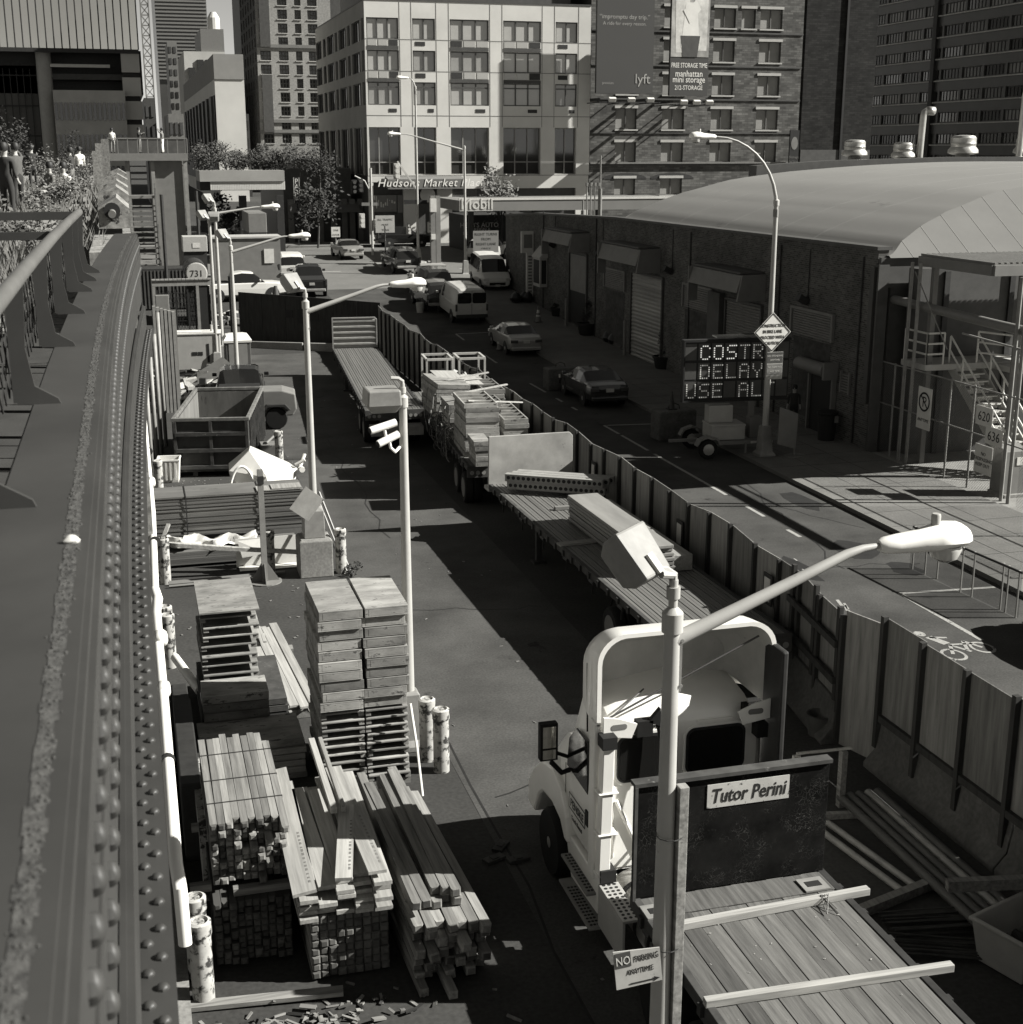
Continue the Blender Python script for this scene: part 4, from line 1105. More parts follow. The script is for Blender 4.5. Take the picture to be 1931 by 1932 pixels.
for u, v, z, lab in ((1733, 312, 4.0, 'shorter bent metal flue pipe on the warehouse roof'), (1921, 302, 5.2, 'taller bent metal flue pipe near the picture edge on the warehouse roof')):
    p = atY(u, v, 72); h = 3.05 if z < 5 else 4.0
    t = thing('flue_pipe', lab, 'flue pipe', (p.x, 72, p.z))
    mb = MB(); mb.tube([(0, 0, -.3), (.05, 0, h * .6), (.08, 0, h - .3), (.14, 0, h - .08), (.3, 0, h)], .19, 12); mb.build('pipe', M_alu, t, smooth=True)
    mb = MB(); mb.tube([(.3, 0, h), (.75, 0, h - .02)], .24, 12); mb.lathe([(.32, -.3), (.25, .2)], 12); mb.build('collar', M_alu, t, smooth=True)
mb = MB()
for k in range(4): mb.tube([(29.8 + k * .28, 88, 5.9), (29.8 + k * .28, 88, 8.2), (29.8 + k * .28, 88, 8.21), (29.8 + k * .28, 88, 8.45)], [.05, .05, .1, .1], 6)
tag(mb.build('vent_pipe', M_gray), 'thin vent pipe in the row of four on the flat roof near the fuel canopy', 'vent pipes')
for u, y, h, lab in ((1132, 88, 4.3, 'slim metal stack with a collar standing on the flat warehouse roof'), (1100, 89, 1.4, 'short capped pipe on the flat warehouse roof')):
    p = atY(u, 405, y); mb = MB(); mb.tube([(p.x, y, 5.8), (p.x, y, 5.9 + h * .5)], .14, 8); mb.tube([(p.x, y, 5.9), (p.x, y, 5.9 + h)], .06, 8); tag(mb.build('roof_stack', M_gray, smooth=True), lab, 'stack')

# ================================================================== LOADING YARD AT THE END OF THE WAREHOUSE
mb = MB(); mb.tube([(25.6, 42.1, 5.5), (25.5, 36, 5.35), (25.4, 29.5, 5.25)], .15, 10); tag(mb.build('overhead_pipe', M_gray, smooth=True), 'thick grey pipe running above the mesh fence of the loading yard', 'pipe')
for k, (y, x1, z) in enumerate(((38.5, 13.0, 8.2), (33.2, 12.6, 9.6))):
    pass
t = thing('yard_canopy', 'flat ribbed canopy on steel posts over the loading yard', 'canopy')
mb = MB()
mb.box(25.6, 34, 36.5, 40.6, 7.05, 7.13)
for k in range(40): mb.box(25.6 + k * .21, 25.72 + k * .21, 36.5, 40.62, 7.131, 7.18)
mb.build('roof_sheet', M_gray, t)
mb = MB(); mb.box(25.55, 34, 36.38, 36.5, 6.78, 7.1); mb.box(25.5, 25.6, 36.5, 40.6, 6.78, 7.1); mb.box(29, 34, 36.3, 36.37, 6.72, 6.85); mb.build('edge_beam', M_gray, t)
for x, y in ((25.8, 40.0), (27.3, 37.4), (29.6, 36.7), (31.5, 40.2)):
    mb = MB(); mb.box(x - .09, x + .09, y - .09, y + .09, .1, 6.78); mb.build('post', M_gray, t)
t = thing('yard_back_wall', 'dark panelled wall behind the loading yard stairs', 'wall')
mb = MB(); mb.box(26, 44, 41.3, 41.9, .1, 6.6); mb.build('panel', M_grayd, t)
mb = MB()
for k in range(6): mb.box(27 + k * 2.6, 27.2 + k * 2.6, 41.2, 41.29, .1, 6.5)
mb.build('rib', M_dark, t)
t = thing('loading_platform', 'white railed steel platform and stairs in the loading yard behind the mesh fence', 'stairs')
mb = MB(); mb.box(25.5, 29.0, 39.7, 41.2, 3.35, 3.55); mb.box(28.2, 33, 38.6, 41.2, 3.3, 3.5); mb.build('deck', M_grayl, t)
def rail(t, pts, h=1.05, rows=3, m=M_whited, r=.035, every=1.2):
    mb = MB()
    for p, q in zip(pts, pts[1:]):
        p = Vector(p); q = Vector(q)
        for k in range(rows): mb.tube([p + Vector((0, 0, h * (k + 1) / rows)), q + Vector((0, 0, h * (k + 1) / rows))], r, 6)
        n = max(1, round((q - p).length / every))
        for k in range(n + 1):
            a = p.lerp(q, k / n); mb.tube([a, a + Vector((0, 0, h))], r, 6)
    return mb.build('rail', m, t)
rail(t, [(25.55, 39.75, 3.55), (26.2, 39.75, 3.55)]); rail(t, [(27.5, 39.75, 3.55), (28.3, 38.7, 3.5), (30, 38.65, 3.5)]); rail(t, [(30.4, 38.65, 3.5), (33, 38.65, 3.5)]); rail(t, [(25.55, 41.1, 3.55), (25.55, 39.75, 3.55)])
A = Vector((26.6, 40.0, 3.5)); B = Vector((27.3, 36.9, .15)); wS = Vector((1.15, .1, 0))
mb = MB()
for k in range(15):
    c = A.lerp(B, (k + .5) / 15) + wS / 2
    mb.cbox(c, (1.12, .26, .05), (0, 0, .08))
    mb.cbox(c + Vector((0, .13, -.09)), (1.12, .02, .16), (0, 0, .08))
mb.build('tread', M_whited, t)
mb = MB()
for o in (Vector((0, 0, 0)), wS): mb.bar(A + o, B + o, .05, .28)
mb.build('stringer', M_grayl, t)
for o in (Vector((0, 0, 0)), wS): rail(t, [A + o, B + o], .95, 2, every=1.0)
mf = thing('mesh_fence', 'tall chain link fence with steel posts along the loading yard', 'fence')
for y in (41.2, 40.6, 40.1, 37.8, 36.5, 34.7, 34.35, 30.5, 26.5):
    big = y in (34.7, 34.35, 40.6, 40.1)
    mb = MB(); mb.tube([(25.3, y, .05), (25.3, y, 6.9 if big else 3.4)], .06 if big else .035, 8); mb.build('post', M_galvd, mf, smooth=True)
mb = MB(); 
for z in (3.35, 1.9): mb.tube([(25.3, 42.0, z), (25.3, 26.5, z)], .025, 6)
mb.bar((25.3, 40.4, 6.6), (25.3, 38.2, 4.3), .03); mb.bar((25.35, 37.5, 4.9), (25.35, 34.4, 4.8), .05)
mb.build('top_rail', M_galvd, mf)
M_mesh = bpy.data.materials.new('chain_link'); M_mesh.use_nodes = True
_t = M_mesh.node_tree; _b = _t.nodes['Principled BSDF']; _b.inputs['Base Color'].default_value = G(.1)
_c = _t.nodes.new('ShaderNodeTexCoord'); _m = _t.nodes.new('ShaderNodeMapping'); _m.inputs['Rotation'].default_value = (rad(45), 0, 0); _m.inputs['Scale'].default_value = (0, 14, 14)
_k = _t.nodes.new('ShaderNodeTexVoronoi'); _k.inputs['Scale'].default_value = 1; _k.feature = 'DISTANCE_TO_EDGE'; _k.inputs['Randomness'].default_value = 0
_l = _t.nodes.new('ShaderNodeMath'); _l.operation = 'LESS_THAN'; _l.inputs[1].default_value = .055
_t.links.new(_c.outputs['Object'], _m.inputs[0]); _t.links.new(_m.outputs[0], _k.inputs['Vector']); _t.links.new(_k.outputs['Distance'], _l.inputs[0]); _t.links.new(_l.outputs[0], _b.inputs['Alpha'])
mb = MB(); mb.quad((25.26, 42, .1), (25.26, 34.8, .1), (25.26, 34.8, 3.33), (25.26, 42, 3.33)); mb.quad((25.26, 33.9, .1), (25.26, 26.5, .1), (25.26, 26.5, 3.33), (25.26, 33.9, 3.33)); mb.build('chain_link', M_mesh, mf)
def plate(name, lab, cat, y0, y1, z0, z1, x, lines, m=M_sign, size=.3):
    t = thing(name, lab, cat)
    mb = MB(); mb.box(x, x + .02, y0, y1, z0, z1); mb.build('board', m, t)
    tx = MB(); zc = (z0 + z1) / 2; n = len(lines)
    for k, s_ in enumerate(lines): text_into(tx, s_, size, (x - .004, (y0 + y1) / 2, zc + (n / 2 - k - 1) * size * 1.1 + size * .2), (0, -1, 0), (0, 0, 1), .003)
    tx.build('lettering', M_ink, t)
    return t
plate('number_sign', 'white board numbered 620 hung on the mesh fence', 'sign', 35.35, 36.2, 2.25, 2.85, 25.2, ['620'], size=.42)
plate('number_sign', 'white board numbered 636 hung on the mesh fence below the other number', 'sign', 34.75, 35.6, 1.75, 2.3, 25.18, ['636'], size=.42)
plate('notice_board', 'white notice with lines of print under the number boards on the fence', 'sign', 35.2, 36.1, .75, 1.65, 25.21, ['NO', 'TRESPASSING', 'KEEP OUT'], size=.16)
t = plate('no_parking_sign', 'white sign with a struck out P in a ring, hung on the mesh fence', 'sign', 38.7, 39.5, 1.5, 2.9, 25.2, [''], size=.2)
tx = MB(); text_into(tx, 'P', .5, (25.196, 39.1, 2.25), (0, -1, 0), (0, 0, 1), .003)
for a in range(24):
    p, q = rad(a * 15), rad(a * 15 + 15); f = lambda t_, r_: (25.19, 39.1 - r_ * math.cos(t_), 2.42 + r_ * math.sin(t_)); tx.quad(f(p, .26), f(q, .26), f(q, .33), f(p, .33))
tx.bar((25.188, 39.3, 2.62), (25.188, 38.9, 2.22), .05, .004, up=(1, 0, 0)); text_into(tx, 'ANYTIME', .16, (25.196, 39.1, 1.75), (0, -1, 0), (0, 0, 1), .003)
tx.build('symbol', M_ink, t)
t = thing('utility_cabinet', 'grey utility cabinet with a small white label by the fence corner', 'cabinet', (26.0, 35.4, .1))
mb = MB(); mb.prism([(-.35, 0), (.35, 0), (.35, 1.5), (.2, 1.6), (-.35, 1.45)], 'x', -.4, .4); mb.build('body', M_gray, t, bevel=.02)
mb = MB(); mb.box(.0, .2, -.37, -.352, 1.0, 1.25); mb.build('label_plate', M_sign, t)
mb = MB(); mb.box(-.42, .42, -.5, .4, 0, .1); mb.build('plinth', M_conc, t)
nb = thing('netted_barrier', 'low barrier of thin posts with dark netting at the kerb', 'barrier')
for x, y in ((19.05, 29.5), (19.1, 29.0), (19.2, 28.6), (19.15, 27.5), (19.2, 27.1), (19.3, 26.1), (19.3, 25.9), (19.3, 25.5)):
    mb = MB(); mb.tube([(x, y, 0), (x, y, 1.15)], .025, 6); mb.build('post', M_grayl, nb)
M_net = bpy.data.materials.new('netting_cloth'); M_net.use_nodes = True
M_net.node_tree.nodes['Principled BSDF'].inputs['Base Color'].default_value = G(.02); M_net.node_tree.nodes['Principled BSDF'].inputs['Alpha'].default_value = .35
mb = MB(); mb.quad((19.02, 29.6, .02), (19.3, 25.4, .02), (19.3, 25.4, 1.1), (19.02, 29.6, 1.1)); mb.build('net', M_net, nb)
mb = MB(); mb.tube([(19.05, 29.6, 1.12), (19.3, 25.4, 1.12)], .03, 6); mb.build('top_cord', M_dark, nb)

# ================================================================== ROAD VEHICLES
M_car = {'silver': mat('silver_paint', .26, .3, .04, 1., metal=.3, spec=.5, coat=.6), 'black': mat('black_paint', .012, .2, .1, 1., spec=.5, coat=.8), 'navy': mat('deep_paint', .022, .22, .1, 1., spec=.5, coat=.8),
         'white': mat('vehicle_white', .5, .4, .05, .8, spec=.5, coat=.3), 'pale': mat('pale_paint', .3, .3, .05, 1., spec=.5, coat=.6), 'cream': mat('van_paint', .36, .4, .07, .8, spec=.4, coat=.3)}
M_tail = mat('tail_lamp', .05, .2, .1, 3., spec=.6, coat=.8)
M_head = mat('head_lamp', .5, .1, .1, 3., spec=.8, coat=.8)
M_plate = mat('number_plate', .4, .5, .1, 8.)
M_rim = mat('alloy_rim', .35, .35, .1, 5., metal=.5, spec=.5)
KINDS = {
 'sedan': dict(L=4.75, W=1.82, wb=(-1.42, 1.4), wr=.33, st=[(-2.37, .72, .78, 0), (-2.32, .84, .96, 0), (-1.95, .9, 1.03, 0), (-1.62, .91, 1.04, 0), (-.95, .91, 1.0, 1.41), (-.3, .91, .98, 1.46), (.25, .91, .97, 1.43), (1.02, .91, .98, 0), (1.6, .9, .93, 0), (2.1, .85, .82, 0), (2.33, .72, .68, 0)]),
 'suv': dict(L=4.9, W=1.94, wb=(-1.45, 1.45), wr=.38, st=[(-2.42, .82, .9, 0), (-2.38, .93, 1.08, 0), (-2.15, .96, 1.14, 1.66), (-1.6, .97, 1.12, 1.78), (-.5, .97, 1.1, 1.8), (.3, .97, 1.1, 1.74), (1.1, .97, 1.12, 0), (1.7, .95, 1.08, 0), (2.25, .9, .98, 0), (2.45, .8, .8, 0)]),
 'van': dict(L=5.7, W=2.0, wb=(-1.75, 1.75), wr=.37, st=[(-2.85, .93, 1.12, 0), (-2.83, .98, 1.2, 2.02), (-2.5, 1.0, 1.2, 2.1), (-1, 1.0, 1.2, 2.12), (.5, 1.0, 1.2, 2.1), (1.0, 1.0, 1.2, 2.02), (1.85, .99, 1.22, 0), (2.4, .95, 1.12, 0), (2.75, .88, .95, 0), (2.85, .78, .75, 0)]),
 'pickup': dict(L=5.7, W=1.98, wb=(-1.75, 1.75), wr=.39, st=[(-2.85, .93, 1.05, 0), (-2.8, .98, 1.12, 0), (-1.3, .98, 1.12, 0), (-.78, .98, 1.14, 0), (-.66, .98, 1.14, 1.76), (-.1, .98, 1.14, 1.84), (.6, .98, 1.14, 1.78), (1.3, .98, 1.14, 0), (2.1, .97, 1.1, 0), (2.7, .9, 1.02, 0), (2.85, .8, .8, 0)]),
}
def vehicle(name, label, kind, paint, loc, yaw, group=None, cat='car', plate='', blind=False, front=True):
    K = KINDS[kind]; t = thing(name, label, cat, loc, yaw, group)
    st = K['st']; body = MB(); gls = MB(); screens = MB(); n = len(st)
    zb = .22 if kind == 'sedan' else .32
    rings = []
    for (y, w_, bt, rf) in st:
        e = (abs(y) / (K['L'] / 2)) ** 6 * .12
        right = [(w_ * .8, zb + e), (w_ * .98, zb + .1 + e), (w_, (zb + bt) / 2 + .02), (w_ * .985, bt - .06), (w_ * .95, bt)]
        up = [(w_ * .8, rf - .09), (w_ * .66, rf - .015), (0, rf + .01)] if rf else [(w_ * .88, bt + .015), (w_ * .6, bt + .03), (0, bt + .035)]
        rings.append(([Vector((x, y, z)) for x, z in right], [Vector((x, y, z)) for x, z in up]))
    def side(s_):
        f = lambda p: Vector((p.x * s_, p.y, p.z))
        for i in range(n - 1):
            (r0, u0), (r1, u1) = rings[i], rings[i + 1]
            col0 = r0 + u0; col1 = r1 + u1
            c0, c1 = st[i][3] > 0, st[i + 1][3] > 0
            for k in range(len(col0) - 1):
                q = (f(col0[k]), f(col0[k + 1]), f(col1[k + 1]), f(col1[k]))
                isglass = False; scr = False
                if k == 4 and (c0 and c1): isglass = not (blind and st[i + 1][0] < .9)
                if k >= 5 and c0 != c1 and not (kind == 'van' and not c0): scr = True
                if k == 4 and c0 != c1 and kind != 'van': isglass = True
                if k >= 5 and kind == 'van' and not c0: pass
                tgt = screens if scr else gls if isglass else body
                tgt.quad(*q)
        for i in (0, n - 1):
            r0, u0 = rings[i]; c = r0 + u0
            body.add([f(p) for p in c] + [Vector((0, st[i][0], c[0].z))], [tuple(range(len(c) + 1))])
        body.add([f(r[0][0]) for r in rings] + [Vector((0, r[0][0].y, r[0][0].z)) for r in rings], [(i, i + 1, n + i + 1, n + i) for i in range(n - 1)])
    side(1); side(-1)
    import bmesh
    b = body.build('body', paint, t, smooth=True)
    if kind == 'pickup':
        mb = MB(); mb.box(-.82, .82, -2.68, -.86, 1.10, 1.19); o = mb.build('cargo_bed', M_ink, t)
    gls.build('side_window', M_glass, t, smooth=True)
    if kind == 'van':
        for s_ in (-1, 1):
            mb = MB(); mb.prism(shift(rrect(.82, .62, .1), s_ * .45, 1.58), 'y', -2.87, -2.85); mb.build('rear_window', M_glass, t)
        mb = MB(); mb.box(-.012, .012, -2.865, -2.84, .6, 2.0); mb.box(-.95, .95, -2.97, -2.84, .42, .62); mb.build('rear_bumper', M_dark, t, bevel=.02)
    screens.build('windscreen', M_glass, t, smooth=True)
    for y in K['wb']:
        for s_ in (-1, 1):
            x = s_ * (K['W'] / 2 - .1); r_ = K['wr']
            mb = MB(); mb.lathe([(r_ * .62, -.1), (r_ * .94, -.1), (r_, -.06), (r_, .06), (r_ * .94, .1), (r_ * .62, .1)], 20, (x, y, r_), (0, math.pi / 2, 0)); w_ = mb.build('wheel', M_black, t, smooth=True)
            mb = MB(); mb.lathe([(r_ * .66, -.085), (r_ * .64, .085 if s_ > 0 else .08)], 16, (x, y, r_), (0, math.pi / 2, 0), m=1)
            for k in range(5):
                a = rad(72 * k); mb.bar((x + s_ * .1, y, r_), (x + s_ * .09, y + math.cos(a) * r_ * .6, r_ + math.sin(a) * r_ * .6), .07, .02, up=(1, 0, 0))
            mb.build('rim', [M_rim, M_ink], w_)
            mb = MB(); mb.lathe([(r_ * 1.14, -.02), (r_ * 1.14, .02)], 20, (s_ * (K['W'] / 2 - .015), y, r_ * 1.02), (0, math.pi / 2, 0)); mb.build('wheel_arch', M_ink, t)
    yr, yf = st[0][0], st[-1][0]; hw = K['W'] / 2
    for s_ in (-1, 1):
        zt = st[0][2] - .02
        mb = MB()
        if kind == 'sedan': mb.cbox((s_ * hw * .72, yr - .005, .80), (.38, .09, .15), (0, 0, s_ * .22))
        else: mb.cbox((s_ * hw * .93, yr + .02, 1.02), (.12, .1, .42))
        mb.build('tail_light', M_tail, t, bevel=.015)
        mb = MB(); mb.cbox((s_ * hw * .76, yf - .09, .7 if kind == 'sedan' else .88), (.36, .12, .15), (0, 0, -s_ * .35)); mb.build('headlight', M_head, t, bevel=.015)
        mb = MB(); yy = .95 if kind != 'van' else 1.55
        mb.cbox((s_ * (hw + .1), yy, 1.05 if kind == 'sedan' else 1.3), (.2, .1, .15)); mb.build('wing_mirror', paint, t, bevel=.03)
    mb = MB()
    for y, s_ in ((yr, -1), (yf, 1)): mb.cbox((0, y + s_ * .04, .42 if kind == 'sedan' else .55), (hw * 1.75, .16, .18))
    if kind != 'van': mb.build('bumper', paint if kind == 'sedan' else M_galvd, t, bevel=.04)
    mb = MB(); zz = .78 if kind == 'sedan' else .95
    xx = 0 if kind != 'van' else .45
    mb.box(xx - .17, xx + .17, yr - .05, yr - .02, zz - .08, zz + .08)
    if front: mb.box(-.17, .17, yf + .11, yf + .13, .42, .56)
    mb.build('number_plate', M_plate, t)
    mb = MB(); mb.box(-hw * .55, hw * .55, yf - .02, yf + .03, .5, .68); mb.build('grille', M_ink, t)
    return t
def street_car(name, label, kind, paint, u, v, yaw_deg, rear=True, **kw):
    """rear (or front) wheels' contact seen at u, v"""
    p = atG(u, v); L = KINDS[kind]['L'] / 2 * .93; a = rad(yaw_deg)
    d = Vector((-math.sin(a), math.cos(a), 0)) * (L if rear else -L)
    c = p + d; sl = math.atan((gz(c.y + 2) - gz(c.y - 2)) / 4)
    t = vehicle(name, label, kind, paint, (c.x, c.y, gz(c.y) + .01), a, **kw)
    t.rotation_euler = Euler((sl * math.cos(a), -sl * math.sin(a) if abs(math.sin(a)) > .5 else 0, a))
    return t
street_car('parked_van', 'pale panel van with two square rear windows parked at the kerb', 'van', M_car['cream'], 889, 612, 0, cat='van', blind=True)
street_car('parked_sedan', 'silver sedan parked behind the pale van beside an orange cone', 'sedan', M_car['silver'], 992, 672, 0)
street_car('parked_sedan', 'dark executive sedan parked nearest the message board, beside a concrete block', 'sedan', M_car['navy'], 1148, 770, -1)
street_car('parked_jeep', 'black boxy off-road car parked close in front of the pale van', 'suv', M_car['black'], 833, 590, 2)
street_car('parked_suv', 'black estate car with a pale roof bar parked ahead of the off-road car', 'suv', M_car['navy'], 829, 562, 4)
street_car('moving_suv', 'dark hatchback driving towards the avenue with its tail lamps glinting', 'suv', M_car['navy'], 770, 518, 3)
street_car('taxi_sedan', 'silver saloon crossing the sunlit junction alone', 'sedan', M_car['silver'], 667, 491, 4)
street_car('turning_suv', 'pale off-road car half hidden behind the lane sign post on the avenue', 'suv', M_car['pale'], 902, 496, -35)
street_car('white_van', 'white van facing us at the end of the brick warehouse', 'van', M_car['white'], 938, 552, 176, cat='van', rear=False)
p = atG(755, 463); vehicle('black_suv', 'black off-road car with bright wheels seen side-on across the avenue', 'suv', M_car['black'], (p.x, 120.0, gz(120) + .01), -math.pi / 2)
street_car('black_pickup', 'black pickup truck seen from behind beyond the plywood yard wall', 'pickup', M_car['black'], 590, 563, -3, cat='pickup truck')
street_car('white_suv', 'white estate car parked ahead of the black pickup truck', 'suv', M_car['white'], 553, 531, -2)
vehicle('white_pickup', 'white pickup truck seen side-on behind the round 731 sign', 'pickup', M_car['white'], (6.9, 89.0, gz(89)), -math.pi / 2 + .1, cat='pickup truck')
vehicle('dark_box_car', 'dark off-road car standing in the deep shade below the park bridge', 'suv', M_car['black'], (5.9, 116, gz(116)), -math.pi / 2)
vehicle('shadow_caster_car', 'unseen dark saloon added at the kerb to cast its shadow on the street', 'sedan', M_car['navy'], (20.0, 22.4, .02), math.pi)  # added out of view for the shadow wedge on the street
t = thing('box_truck', 'plain grey box truck seen from behind in the shade of the park bridge', 'truck', (7.0, 106, gz(106)), 0)
a, b = atY(470, 440, 106), atY(503, 402, 106)
t.location.x = (a.x + b.x) / 2; hw = (b.x - a.x) / 2
mb = MB(); mb.box(-hw, hw, 0, 5.5, a.z - gz(106) , b.z - gz(106)); mb.build('cargo_box', M_gray, t, bevel=.04)
mb = MB(); mb.box(-hw * .95, hw * .95, 5.6, 7.4, .5, 2.3); mb.build('cab', M_gray, t, bevel=.15)
for y in (1, 6.3):
    for s_ in (-1, 1): mb = MB(); mb.lathe([(.42, -.14), (.42, .14)], 14, (s_ * (hw - .2), y, .42), (0, math.pi / 2, 0)); mb.build('wheel', M_black, t)
for s_ in (-1, 1): mb = MB(); mb.cbox((s_ * hw * .8, -.03, a.z - gz(106) - .12), (.2, .06, .12)); mb.build('tail_light', M_head, t)
mb = MB(); mb.box(-hw * .9, hw * .9, -.1, 5.5, .55, a.z - gz(106) - .005); mb.build('chassis', M_dark, t)

# ================================================================== STREET FURNITURE ON THE FAR KERB
def cone(lab, x, y, h=.72):
    t = thing('traffic_cone', lab, 'traffic cone', (x, y, gz(y) + (.13 if x > 20.4 else .0)), R.uniform(-.3, .3), 'orange traffic cones')
    s_ = h / .72
    mb = MB(); mb.box(-.18 * s_, .18 * s_, -.18 * s_, .18 * s_, 0, .035); mb.build('base', M_dark, t, bevel=.01)
    mb = MB(); mb.lathe([(.14 * s_, .03), (.03 * s_, h), (.0, h)], 14); mb.build('cone_body', mat('cone_orange', .14, .6, .1, 4.), t, smooth=True)
    mb = MB(); f = lambda z: (.14 - (.11) * (z - .03 * s_) / (h - .03)) * s_ * 1.02 + .003
    mb.lathe([(f(.42 * s_), .42 * s_), (f(.58 * s_), .58 * s_)], 14); mb.lathe([(f(.25 * s_), .25 * s_), (f(.34 * s_), .34 * s_)], 14); mb.build('collar', M_sign, t, smooth=True)
cone('traffic cone with white collars on the sidewalk outside the half-open door', 23.2, 77.2, .9)
cone('traffic cone with white collars on the road beside the silver sedan', 18.85, 69.8, .95)
def cblock(lab, x, y, w_=1.55, h=1.0, rz=0):
    t = thing('concrete_block', lab, 'concrete block', (x, y, gz(y)), rz, 'rough concrete blocks along the kerb')
    mb = MB(); mb.box(-w_ / 2, w_ / 2, -.4, .4, 0, h); mb.build('block', mat('rough_concrete', .09, .95, .3, 2.5, bump=.3, fine=14.), t, bevel=.06)
    mb = MB(); mb.tube([(-.25, 0, h - .03), (-.2, 0, h + .16), (0, 0, h + .23), (.2, 0, h + .16), (.25, 0, h - .03)], .018, 6); mb.build('lifting_loop', M_dark, t)
cblock('rough concrete block carrying a small cone, beside the message board trailer', 19.35, 46.6, 1.55, 1.12, .05)
cblock('rough concrete block with a wire loop in front of the dark executive sedan', 18.55, 58.2, 1.4, 1.0, .05)
cblock('rough concrete block in front of the silver sedan', 20.0, 71.6, 1.4, .95)
t = thing('traffic_cone', 'dark small cone standing on top of the concrete block by the message board', 'traffic cone', (19.25, 46.6, 1.12), 0, 'orange traffic cones')
mb = MB(); mb.box(-.17, .17, -.17, .17, 0, .04); mb.build('base', M_dark, t); mb = MB(); mb.lathe([(.13, .03), (.03, .68), (0, .68)], 12); mb.build('cone_body', M_grayd, t, smooth=True)
def planter(lab, u, v, r_, plant):
    p = atG(u, v); t = thing('planter_pot', lab, 'planter', (p.x, p.y, gz(p.y) + .13), 0, 'round pots by the warehouse wall')
    mb = MB(); mb.lathe([(r_ * .68, 0), (r_ * .75, .05), (r_ * .95, r_ * .95), (r_ * 1.06, r_ * .98), (r_ * 1.06, r_ * 1.12), (r_ * .9, r_ * 1.12), (r_ * .88, r_ * .95)], 20); mb.build('pot', M_ink, t, smooth=True)
    if plant:
        mb = MB(); leaf_cloud(mb, (0, 0, r_ * 1.1 + plant * .5), r_ * .6, r_ * .6, plant * .55, 420, .06); mb.build('shrub', M_leafd, t, fix=False)
planter('round dark pot with a tall shrub beside the ribbed roller door', 1252, 700, .55, 1.5)
planter('wide dark pot with a thin shrub by the half-open door', 1108, 636, .6, 1.2)
planter('low dark pot without a plant by the white notice box', 1052, 600, .45, .25)
for lab, u, v, h in (('thin pale bollard before the ribbed roller door', 1178, 675, 1.9), ('thin pale bollard before the half-open door', 1068, 620, 1.7)):
    p = atG(u, v); mb = MB(); mb.tube([(p.x, p.y, gz(p.y) + .1), (p.x, p.y, gz(p.y) + h)], .085, 10); mb.lathe([(.085, 0), (.05, .06)], 10, (p.x, p.y, gz(p.y) + h))
    tag(mb.build('slim_bollard', M_gray, smooth=True), lab, 'bollard', 'thin bollards guarding the warehouse doors')
for lab, u, v in (('black rubbish bags heaped by the warehouse wall between two pots', 1160, 652), ('black rubbish heap near the tall white sign strip', 985, 575)):
    p = atG(u, v); mb = MB()
    for k in range(4): mb.lathe([(.05, 0), (.3, .08), (.38, .3), (.25, .55), (.06, .7)], 9, (p.x + R.uniform(-.6, .4), p.y + R.uniform(-.5, .5), gz(p.y) + .12), (R.uniform(-.2, .2), 0, R.random() * 3))
    tag(mb.build('rubbish_bags', mat('bin_liner', .012, .35, .3, 6., bump=.4, spec=.5), smooth=True), lab, 'rubbish')
p = atG(1558, 836); t = thing('litter_bin', 'dark slatted litter bin by the warehouse entry door', 'bin', (p.x, p.y, .13))
mb = MB(); mb.lathe([(.3, 0), (.36, .95), (.4, 1.0), (.4, 1.08), (.28, 1.1)], 16); mb.build('drum', M_ink, t)
mb = MB(); mb.box(.1, .24, -.4, -.36, .7, .95); mb.build('label_plate', M_gray, t)
p = atG(660, 578); mb = MB()
p = atG(793, 590); mb.lathe([(.2, 0), (.26, .62)], 12, (p.x, p.y, gz(p.y))); tag(mb.build('paint_bucket', M_grayl, smooth=True), 'pale bucket standing on the road by the black off-road car', 'bucket')

# ---- variable message board on its trailer
t = thing('message_board_trailer', 'solar message board trailer showing COSTR DELAYS USE AL in lamp dots', 'message board', (20.5, 43.8, 0), rad(-5))
zB0, zB1 = 1.95, 4.02; hw = 1.95
mb = MB(); mb.box(-hw, hw, -.1, .12, zB0, zB1); mb.box(-hw - .03, hw + .03, -.16, .14, zB1, zB1 + .08); mb.box(-hw - .03, -hw + .02, -.16, .14, zB0, zB1); mb.box(-hw - .03, hw + .03, -.16, .14, zB0 - .07, zB0); mb.build('board', M_ink, t)
mb = MB(); mb.bar((-.9, -.2, zB1 + .2), (1.9, -.2, zB1 + .24), .5, .05); mb.build('solar_panel', M_glassb, t)
FONT = {'C': ('01110', '10001', '10000', '10000', '10000', '10001', '01110'), 'O': ('01110', '10001', '10001', '10001', '10001', '10001', '01110'), 'S': ('01111', '10000', '10000', '01110', '00001', '00001', '11110'), 'T': ('11111', '00100', '00100', '00100', '00100', '00100', '00100'), 'R': ('11110', '10001', '10001', '11110', '10100', '10010', '10001'),
        'D': ('11110', '10001', '10001', '10001', '10001', '10001', '11110'), 'E': ('11111', '10000', '10000', '11110', '10000', '10000', '11111'), 'L': ('10000',) * 6 + ('11111',), 'A': ('01110', '10001', '10001', '11111', '10001', '10001', '10001'), 'Y': ('10001', '10001', '10001', '01010', '00100', '00100', '00100'), 'U': ('10001',) * 6 + ('01110',), ' ': ('00000',) * 7}
lm = {1: MB(), 2: MB(), 3: MB()}; cell = MB()
